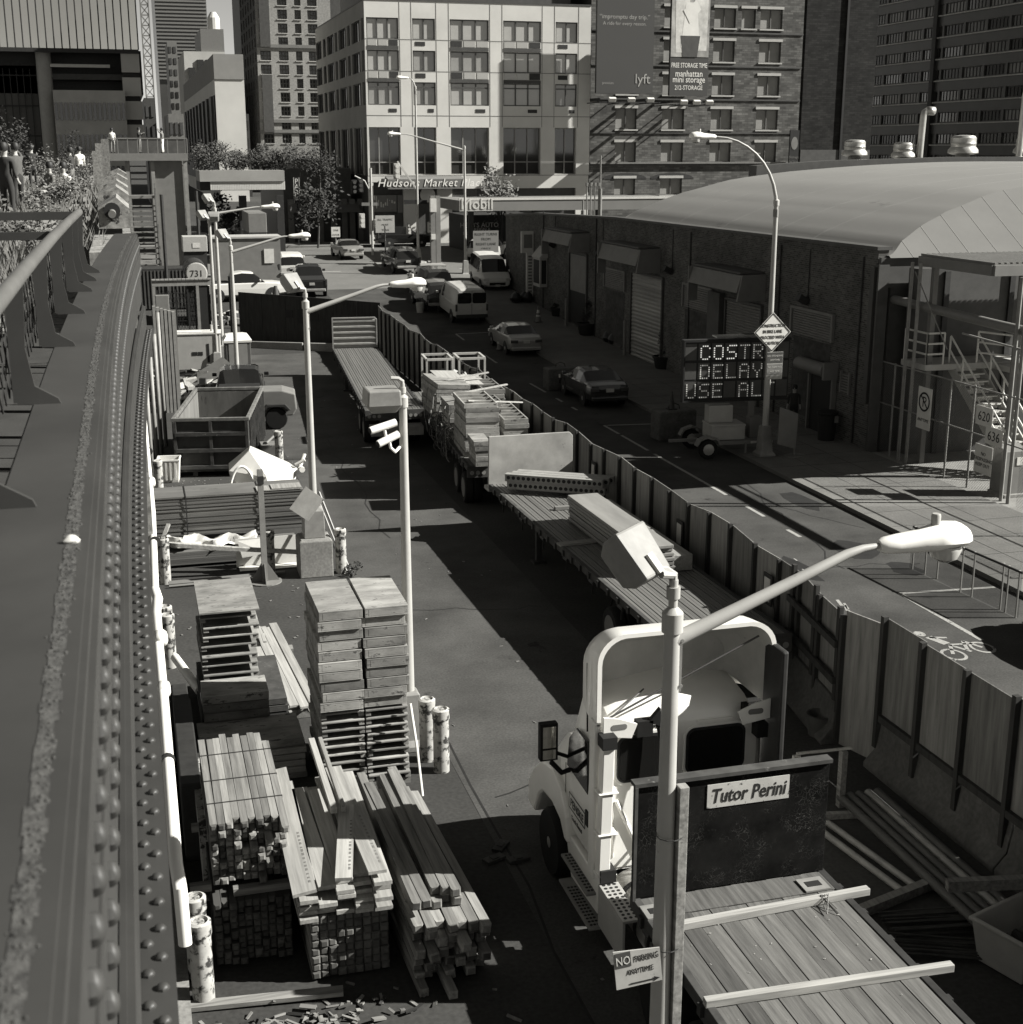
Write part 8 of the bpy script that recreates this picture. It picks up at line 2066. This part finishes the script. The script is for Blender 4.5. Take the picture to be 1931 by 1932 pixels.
for s_ in (-1, 1): mb.prism([(.1, .8), (.3, .98), (1.0, .98), (1.2, .75), (1.12, .75), (.95, .9), (.35, .9), (.18, .75)], 'x', s_ * .72 - .18, s_ * .72 + .18)
mb.build('mudguard', M_dark, t)
vehicle('yard_pickup', 'dark pickup truck facing away right behind the empty dumpster', 'pickup', M_car['black'], (4.15, 57.3, 0), rad(-6), cat='pickup truck')

# -------- far end of the yard
t = thing('generator', 'big pale boxed generator with louvres and a small exhaust', 'generator', (2.85, 66.0, .1), rad(-4))
mb = MB(); mb.box(-1.2, 1.1, 0, 1.4, .25, 1.95); mb.build('housing', M_grayl, t, bevel=.04)
mb = MB(); mb.box(-.25, -.02, -.012, -.002, .95, 1.12); mb.box(.02, .25, -.012, -.002, .95, 1.12); mb.box(.45, .56, -.012, -.002, .6, 1.5); mb.build('louvre', M_ink, t)
mb = MB(); mb.box(-1.24, 1.14, -.03, 1.43, 1.951, 2.0); mb.build('roof_panel', M_sign, t)
mb = MB(); mb.box(-1.2, 1.1, .05, 1.35, 0, .24); mb.build('skid', M_dark, t); mb = MB(); mb.tube([(.7, .8, 2.0), (.7, .8, 2.3)], .06, 8); mb.build('exhaust', M_galv, t)
t = thing('portable_toilet', 'portable toilet with a white domed roof by the yard lamp posts', 'portable toilet', (4.55, 63.0, 0), 0)
mb = MB(); mb.box(-.58, .58, 0, 1.15, .05, 2.05); mb.build('cabin', M_grayd, t, bevel=.04)
mb = MB(); mb.loft([[(sx * a, .575 + sy * a, z) for sx, sy in ((-1, -1), (1, -1), (1, 1), (-1, 1))] for a, z in ((.62, 2.0), (.64, 2.1), (.5, 2.3), (.3, 2.36))]); mb.build('dome_roof', M_white, t, smooth=True)
mb = MB(); mb.box(-.42, .42, -.02, -.003, .25, 1.95); mb.build('door', M_gray, t)
t = thing('sheet_pile_stack', 'tall ribbed sheet piles standing upright behind the drain pipe', 'sheet piles', (.8, 57.0, 0), 0)
mb = MB()
for k in range(6): mb.box(k * .15 - .02, k * .15 + .09, 0, .3, 0, 4.4 - .05 * k)
mb.build('pile', M_galvd, t); mb = MB(); mb.box(-.05, .9, .31, .4, 0, 4.2); mb.build('back_sheet', M_gray, t)
mb = MB()
for k in range(4):
    x = .25 + k * .2; y = 44 + k * 2.1
    mb.tube([(x, y, 0), (x, y, 3.4 + .5 * k)], .07, 8)
tag(mb.build('steel_prop', M_galvd, smooth=True), 'tall steel prop standing beside the drain pipe', 'props')
t = thing('electric_cabinet', 'pale electric cabinet mounted high beside the turnstile', 'cabinet', (1.55, 74.5, 0))
mb = MB(); mb.box(-.35, .35, 0, .4, 1.2, 3.1); mb.build('case', M_gray, t, bevel=.03); mb = MB(); mb.box(-.3, .3, .05, .35, .3, 1.19); mb.build('stand', M_dark, t)
t = thing('turnstile_gate', 'dark full-height turnstile gate of crossed bars under a plank header', 'gate', (2.4, 75.8, .5))
mb = MB(); mb.box(-1.3, 1.9, 0, .3, 2.95, 3.25)
for k in range(14): mb.box(-1.3 + k * .225, -1.3 + k * .225 + .2, -.06, .36, 3.251, 3.32)
for x in (-1.3, 1.0, 1.75): mb.box(x, x + .15, .0, .3, 0, 2.94)
mb.build('frame', M_galvd, t)
mb = MB()
for k in range(10):
    z = .3 + k * .25
    mb.bar((-1.1, .12, z), (.95, .12, z), .03)
for k in range(12):
    x = -.9 + k * .15; mb.bar((x, .15, .2), (x + .3, .15, 1.4), .02); mb.bar((x + .3, .15, .2), (x, .15, 1.4), .02); mb.bar((x, .15, 1.5), (x + .3, .15, 2.7), .02); mb.bar((x + .3, .15, 1.5), (x, .15, 2.7), .02)
for x in (-1.05, -.1, .55, .92): mb.box(x - .04, x + .04, .08, .2, 0, 2.9)
mb.build('bars', M_ink, t)
mb = MB(); mb.box(1.15, 1.72, .05, .25, 0, 2.9); mb.build('dark_post_panel', M_ink, t)
t = thing('yard_end_wall', 'dark plywood wall with three small vents closing the far end of the yard', 'wall')
A = Vector((5.5, 74.2, 0)); B = Vector((12.55, 70.6, 0)); d = (B - A).normalized(); nrm = Vector((d.y, -d.x, 0))
for k in range(6):
    a = A.lerp(B, k / 6); b = A.lerp(B, (k + 1) / 6); mb = MB(); za, zb_ = 3.2 - .4 * k / 6, 3.2 - .4 * (k + 1) / 6
    vs = [a + d * .01 + Vector((0, 0, .2)), b - d * .01 + Vector((0, 0, .2)), b - d * .01 + Vector((0, 0, zb_)), a + d * .01 + Vector((0, 0, za))]
    mb.add(vs + [v_ - nrm * .06 for v_ in vs], [(0, 1, 2, 3), (7, 6, 5, 4), (0, 4, 5, 1), (1, 5, 6, 2), (2, 6, 7, 3), (3, 7, 4, 0)]); mb.build('panel', M_plyn, t)
mb = MB()
for q, w_, z, h_ in ((.36, .42, 1.9, .4), (.45, .5, 1.6, .75), (.54, .46, 1.75, .4)):
    c = A.lerp(B, q) + nrm * .02 + Vector((0, 0, z + h_ / 2)); mb.cbox(c, (w_, .03, h_), (0, 0, math.atan2(d.y, d.x)))
mb.build('vent', M_ink, t)
for k, lab in enumerate(('pale concrete barrier at the foot of the far yard wall, by the turnstile', 'pale concrete barrier at the foot of the far yard wall, by the ribbed bulkhead')):
    a = A.lerp(B, .0 + .5 * k) + nrm * .6; b = A.lerp(B, .48 + .5 * k) + nrm * .6
    mb = MB(); mb.bar(a + Vector((0, 0, .4)), b + Vector((0, 0, .4)), .3, .55); mb.bar(a + Vector((0, 0, .08)), b + Vector((0, 0, .08)), .55, .16); tag(mb.build('pale_barrier', M_conc, bevel=.03), lab, 'barrier', 'pale barriers by the far yard wall')
t = thing('dark_container', 'dark ribbed container behind the turnstile gate', 'container', (2.1, 86, gz(86)), 0)
mb = MB(); mb.box(-1.6, 1.5, 0, 2.4, 0, 2.5); mb.build('shell', M_dark, t)
mb = MB()
for k in range(14): mb.box(-1.55 + k * .215, -1.45 + k * .215, -.06, -.001, .1, 2.4)
mb.build('rib', M_grayd, t)
t = thing('round_number_sign', 'round silver rimmed disc numbered 731 on a dark cylindrical tank', 'tank', (3.68, 80.2, gz(80)), 0)
zc = 3.73 - gz(80)
mb = MB(); mb.tube([(0, 0, zc), (0, 3.2, zc)], .66, 24); mb.build('tank_shell', M_dark, t, smooth=True)
mb = MB(); mb.lathe([(.6, 0), (.62, .03), (.55, .06), (.0, .07)], 24, (0, -.005, zc), (math.pi / 2, 0, 0)); dsc = mb.build('disc', M_grayl, t)
mb = MB(); text_into(mb, '731', .52, (0, -.08, zc - .18), (1, 0, 0), (0, 0, 1), .003, xs=.95); mb.build('lettering', M_ink, dsc)
mb = MB(); mb.box(-.6, .6, .2, 3, 0, zc - .45); mb.build('stand', M_ink, t)
t = thing('site_office', 'grey site office cabin with a white notice on its wall beyond the yard', 'cabin', (0, 96, 0))
a, b = atY(405, 503, 96), atY(529, 449, 96)
mb = MB(); mb.box(a.x, b.x, 0, 2.5, gz(96), b.z); mb.build('wall', M_gray, t); mb = MB(); mb.box(a.x - .1, b.x + .1, -.1, 2.6, b.z + .002, b.z + .12); mb.build('roof', M_grayl, t)
mb = MB(); p, q = atY(500, 497, 95.9), atY(517, 470, 95.9); mb.box(p.x, q.x, -.06, -.003, p.z, q.z); mb.build('notice', M_sign, t)
t = thing('tool_box', 'pale tool container with a white label raised beyond the turnstile', 'container', (0, 88, 0))
a, b = atY(346, 476, 88), atY(391, 446, 88); mb = MB(); mb.box(a.x, b.x, 0, 1.4, a.z, b.z); mb.build('shell', M_grayl, t, bevel=.03)
mb = MB(); mb.box((a.x * .6 + b.x * .4), (a.x * .3 + b.x * .7), -.02, -.003, a.z + .25, a.z + .55); mb.build('label_plate', M_sign, t)
mb = MB(); mb.box(a.x + .05, b.x - .05, .1, 1.3, gz(88), a.z - .002); mb.build('stand', M_dark, t)
for lab, x, y, h in (('dark slim steel column rising through the far end of the yard', 1.95, 78, 8.2), ('dark bracing pole beside the yard end wall', 5.0, 72.5, 4.2), ('thin pale pole near the far lamp posts', 4.5, 92, 8.0)):
    mb = MB(); mb.tube([(x, y, gz(y)), (x, y, h)], .1, 8); tag(mb.build('steel_column', M_dark), lab, 'column')
t = thing('material_heap', 'untidy heap of boards, buckets and pipes behind the dumpster', 'heap', (2.2, 60, 0))
mb = MB()
for k in range(120): mb.cbox((R.uniform(-1.5, 1.9), R.uniform(-2.5, 3.5), R.uniform(.05, .9)), (R.uniform(.1, 1.3), R.uniform(.05, .6), R.uniform(.03, .3)), (R.uniform(-.2, .2), R.uniform(-.3, .3), R.random() * 3), R.randrange(4))
stuff(mb.build('scrap', [M_gray, M_woodl, M_dark, M_galvd], t))
t = thing('leaning_sheet', 'big pale sheet leaning over the heap before the generator', 'sheet', (2.9, 60.5, .4))
mb = MB(); mb.cbox((0, 0, .5), (2.4, 1.3, .04), (rad(15), rad(-28), .2)); mb.build('plate', M_gray, t)
t = thing('traffic_cone', 'dark upright cone beside the white pickup truck in the far yard', 'traffic cone', (8.7, 86, gz(86)), 0, 'orange traffic cones')
mb = MB(); mb.lathe([(.35, 0), (.1, 1.3), (0, 1.3)], 12); mb.build('cone_body', M_grayd, t)
mb = MB()
for k in range(26): mb.cbox((R.uniform(4.6, 9.0), R.uniform(79, 84), gz(81) + R.uniform(.05, .5)), (R.uniform(.2, 1.2), R.uniform(.1, .6), R.uniform(.1, .4)), (R.uniform(-.3, .3), R.uniform(-.3, .3), R.random() * 3), R.randrange(3))
tag(stuff(mb.build('stored_material', [M_grayl, M_gray, M_dark])), 'low pale jumble of stored material behind the far yard wall', 'material')

# -------- cameras on the slim lamp post
def cctv(lab, p0, p1, y):
    a = atY(p0[0], p0[1], y); b = atY(p1[0], p1[1], y + .12); c = a.lerp(b, .55)
    t = thing('security_camera', lab, 'camera', (0, 0, 0), 0, 'white cameras on the slim lamp post')
    mb = MB(); mb.tube([a, a.lerp(b, .06), b], [.062, .066, .066], 14); mb.build('housing', M_white, t, smooth=True)
    mb = MB(); d = (a - b).normalized(); mb.tube([a + d * .004, a + d * .012], .05, 14); mb.build('lens', M_ink, t)
    mb = MB(); mb.tube([c - Vector((0, 0, .04)), c - Vector((-.02, 0, .16)), c - Vector((-.1, -.02, .24)), (LP2.x - .06, LP2.y, c.z - .22)], .026, 8); mb.build('mount_arm', M_white, t, smooth=True)
LP2 = lp2.location
cctv('upper white bullet camera on the slim lamp post', (699, 813), (747, 797), 22.0)
cctv('lower, brighter white bullet camera on the slim lamp post', (714, 838), (752, 819), 22.0)

# ================================================================== PEOPLE
def person(label, loc, yaw, top, legs, pose='stand', h=1.72, hair=None, group=None, item=None):
    t = thing('person', label, 'person', loc, yaw, group)
    s_ = h / 1.72
    J = {'pelvis': (0, 0, .95), 'belly': (0, 0, 1.12), 'chest': (0, .0, 1.34), 'neck': (0, .0, 1.48), 'head0': (0, .015, 1.56), 'head1': (0, .02, 1.66)}
    if pose == 'sit':
        for k in J: J[k] = (J[k][0], J[k][1], J[k][2] - .48)
    dz = -.48 if pose == 'sit' else 0
    arms = {'stand': (((.2, .02, 1.18), (.24, .08, .93)),) * 2, 'raise': (((.27, .14, 1.5), (.1, .26, 1.7)),) * 2, 'sit': (((.21, .06, 1.17), (.17, .28, 1.08)),) * 2, 'phone': (((.22, .1, 1.22), (.08, .3, 1.38)),) * 2}[pose]
    legp = {'sit': (((.11, .42, .5), (.12, .42, .08), (.12, .54, .04)),) * 2, 'stride': None}.get(pose) or (((.1, .02, .52), (.1, -.02, .09), (.1, .12, .04)),) * 2
    if pose in ('stand',) and R.random() < .5: legp = (((.1, .1, .52), (.1, .16, .09), (.1, .28, .04)), ((.1, -.04, .52), (.1, -.2, .1), (.1, -.08, .04)))
    verts = []; edges = []; rad_ = []
    def add(p, r_, par=None):
        verts.append(tuple(c * s_ for c in p)); rad_.append(r_ * s_)
        if par is not None: edges.append((par, len(verts) - 1))
        return len(verts) - 1
    pel = add(J['pelvis'], .14); be = add(J['belly'], .135, pel); ch = add(J['chest'], .15, be); ne = add(J['neck'], .055, ch); h0 = add(J['head0'], .085, ne); h1 = add(J['head1'], .085, h0)
    for i, sx in enumerate((1, -1)):
        sh_ = add((sx * .19, 0, 1.39 + dz), .06, ch); el = add((sx * arms[i][0][0], arms[i][0][1], arms[i][0][2] + dz), .045, sh_); ha = add((sx * arms[i][1][0], arms[i][1][1], arms[i][1][2] + dz), .034, el); add((sx * arms[i][1][0], arms[i][1][1] + .09, arms[i][1][2] + dz - (.05 if pose == 'stand' else -.03)), .03, ha)
        hp_ = add((sx * .1, 0, .88 + dz), .095, pel); kn = add((sx * legp[i][0][0], legp[i][0][1], legp[i][0][2]), .068, hp_); an = add((sx * legp[i][1][0], legp[i][1][1], legp[i][1][2]), .045, kn); add((sx * legp[i][2][0], legp[i][2][1], legp[i][2][2]), .038, an)
    me = bpy.data.meshes.new('b'); me.from_pydata(verts, edges, []); o = bpy.data.objects.new('b', me); COL.objects.link(o)
    o.modifiers.new('s', 'SKIN'); sub = o.modifiers.new('u', 'SUBSURF'); sub.levels = 1
    for i, v_ in enumerate(me.skin_vertices[0].data): v_.radius = (rad_[i], rad_[i] * .85); v_.use_root = i == 0
    dg = bpy.context.evaluated_depsgraph_get(); nm = bpy.data.meshes.new_from_object(o.evaluated_get(dg)); bpy.data.objects.remove(o)
    for m_ in (M_skin, top, legs, M_black): nm.materials.append(m_)
    zn = (1.47 + dz) * s_; zw = (1.0 + dz) * s_
    for p in nm.polygons:
        c = p.center; hand = (Vector((abs(c.x), c.y, c.z)) - Vector((arms[0][1][0] * s_, (arms[0][1][1] + .05) * s_, (arms[0][1][2] + dz) * s_))).length < .13 * s_
        leg_ = c.z < zw and not (abs(c.x) > .155 * s_ and c.z > .6 * s_)
        p.material_index = 0 if (c.z > zn and abs(c.x) < .12 * s_) or hand else 3 if c.z < .09 * s_ else 2 if leg_ and c.z < zw else 1
        p.use_smooth = True
    b = bpy.data.objects.new('body', nm); COL.objects.link(b); b.parent = t
    mb = MB(); hz = J['head1'][2] * s_; mb.lathe([(.03, .12), (.075, .105), (.1, .05), (.104, -.01), (.09, -.06)], 12, (0, -.012, hz), sy=1.05); mb.build('hair', hair or M_hair, t, smooth=True)
    mb = MB(); mb.lathe([(.012, 0), (.02, -.03), (.004, -.045)], 6, (0, .105 * s_, hz)); mb.build('nose', M_skin, t, smooth=True)
    if item: item(t)
    return t
PZ = 8.93
def ped(lab, u, v, Y, yaw, top, legs, pose, h=1.72, z=PZ, **kw):
    p = atY(u, v, Y); return person(lab, (p.x, Y, z), yaw, top, legs, pose, h, **kw)
ped('person in a bright white top with dark hair seated on the park bench', 118, 300, 40, 2.6, M_clothw, M_cloth, 'sit', 1.7)
ped('person in dark clothes raising both arms to take a photo', 30, 300, 37, .8, mat('shirt', .07, .9, .2, 5.), M_cloth, 'raise', 1.72)
ped('person in black standing at the picture edge on the park path', 9, 300, 32, -.5, M_cloth, M_cloth, 'stand', 1.7)
ped('person in grey sitting beside the one in the white top', 92, 300, 41, 2.2, M_clothg, M_cloth, 'sit', 1.7)
ped('person in dark top standing behind the one in the white top', 133, 295, 52, 1.2, M_cloth, M_clothg, 'stand', 1.65)
ped('person in pale shirt far along the park path', 150, 290, 62, 0.3, M_clothw, M_cloth, 'stand', 1.7)
ped('person in dark coat far along the park path', 60, 295, 56, 0.2, M_cloth, M_cloth, 'stand', 1.75)
zb_ = atY(300, 290, 103).z + .01
ped('person in a dark top leaning at the middle of the balcony rail', 265, 285, 104, -2.0, M_cloth, M_clothg, 'phone', 1.75, z=zb_)
ped('person in pale trousers striding at the balcony end', 308, 285, 104, 1.2, M_clothg, M_clothw, 'raise', 1.72, z=zb_)
ped('person in pale clothes at the inner end of the balcony', 214, 285, 104, 0, M_clothw, M_clothg, 'stand', 1.7, z=zb_)
ped('person in a dark jacket standing in the shade by the warehouse entry door', 1496, 800, 46.0, 2.6, M_cloth, M_ink, 'stand', 1.76, z=.13)
t = thing('park_bench', 'long pale timber bench edge in front of the seated people', 'bench', (0, 0, 0))
a, b = atZ(60, 345, 9.42), atZ(165, 322, 9.42)
mb = MB(); a = Vector((-6.6, 36.5, 9.4)); b = Vector((-4.2, 44.5, 9.4)); mb.bar(a, b, .5, .09); mb.build('seat', M_woodl, t)
mb = MB()
for q in (.1, .5, .9): c = a.lerp(b, q); mb.box(c.x - .2, c.x + .2, c.y - .05, c.y + .05, 8.9, 9.355)
mb.build('leg', M_dark, t)
for i, (u, h) in enumerate(((188, 1.9), (200, 2.05), (182, 1.6))):
    p = atY(u, 290, 60 - i * 3); mb = MB(); mb.box(p.x - .14, p.x + .14, p.y - .1, p.y + .1, 8.9, 8.9 + h); tag(mb.build('timber_post', M_wood), ('shorter', 'taller', 'lowest')[i] + ' timber post standing in the planting before the balcony', 'post', 'timber posts in the planting')

# every countable piece that was drawn together becomes a part (or thing) of its own
def split_loose(o):
    me = o.data; n = len(me.vertices); par = list(range(n))
    def f(i):
        while par[i] != i: par[i] = par[par[i]]; i = par[i]
        return i
    for e in me.edges:
        a, b = f(e.vertices[0]), f(e.vertices[1])
        if a != b: par[a] = b
    isl = {}
    for p in me.polygons: isl.setdefault(f(p.vertices[0]), []).append(p)
    if len(isl) < 2 or len(isl) > 100: return
    for ps in isl.values():
        ids = sorted({i for p in ps for i in p.vertices}); mp = {i: k for k, i in enumerate(ids)}
        m2 = bpy.data.meshes.new(o.name.split('.')[0]); m2.from_pydata([me.vertices[i].co for i in ids], [], [[mp[i] for i in p.vertices] for p in ps])
        for mm in me.materials: m2.materials.append(mm)
        m2.polygons.foreach_set('material_index', [p.material_index for p in ps]); m2.polygons.foreach_set('use_smooth', [p.use_smooth for p in ps])
        q = o.copy(); q.data = m2; q.name = o.name.split('.')[0]; COL.objects.link(q)
        if o.parent is None and 'group' not in q: q['group'] = q['label']
    bpy.data.objects.remove(o)
SPLIT = {'air_grille', 'steel_prop', 'spacer_timber', 'skid_timber', 'support_block', 'leaning_rod', 'vent_pipe', 'shop_pier', 'pier', 'side_pier', 'column', 'strut', 'awning', 'strap_winch', 'tail_light', 'duct_band', 'socket', 'strap', 'planter_head', 'reflector', 'louvre_slat', 'rib', 'arch_head', 'string_course', 'gate_brace', 'door_post', 'conduit', 'stake_pocket', 'cross_member', 'signal_lens', 'vent', 'corner_pilaster', 'tank_band', 'skid', 'rear_step', 'door_bar', 'side_rib', 'step_hole', 'gusset', 'colour_panel', 'collar', 'frame_post', 'rail', 'air_line', 'stay_rod', 'menu_panel'}
for o in [o for o in S.objects if o.type == 'MESH' and o.name.split('.')[0] in SPLIT and not (o.name.startswith('rail') and o.parent and o.parent.name.startswith('loading'))]:
    if o.name.split('.')[0] in ('step_hole',): continue
    split_loose(o)
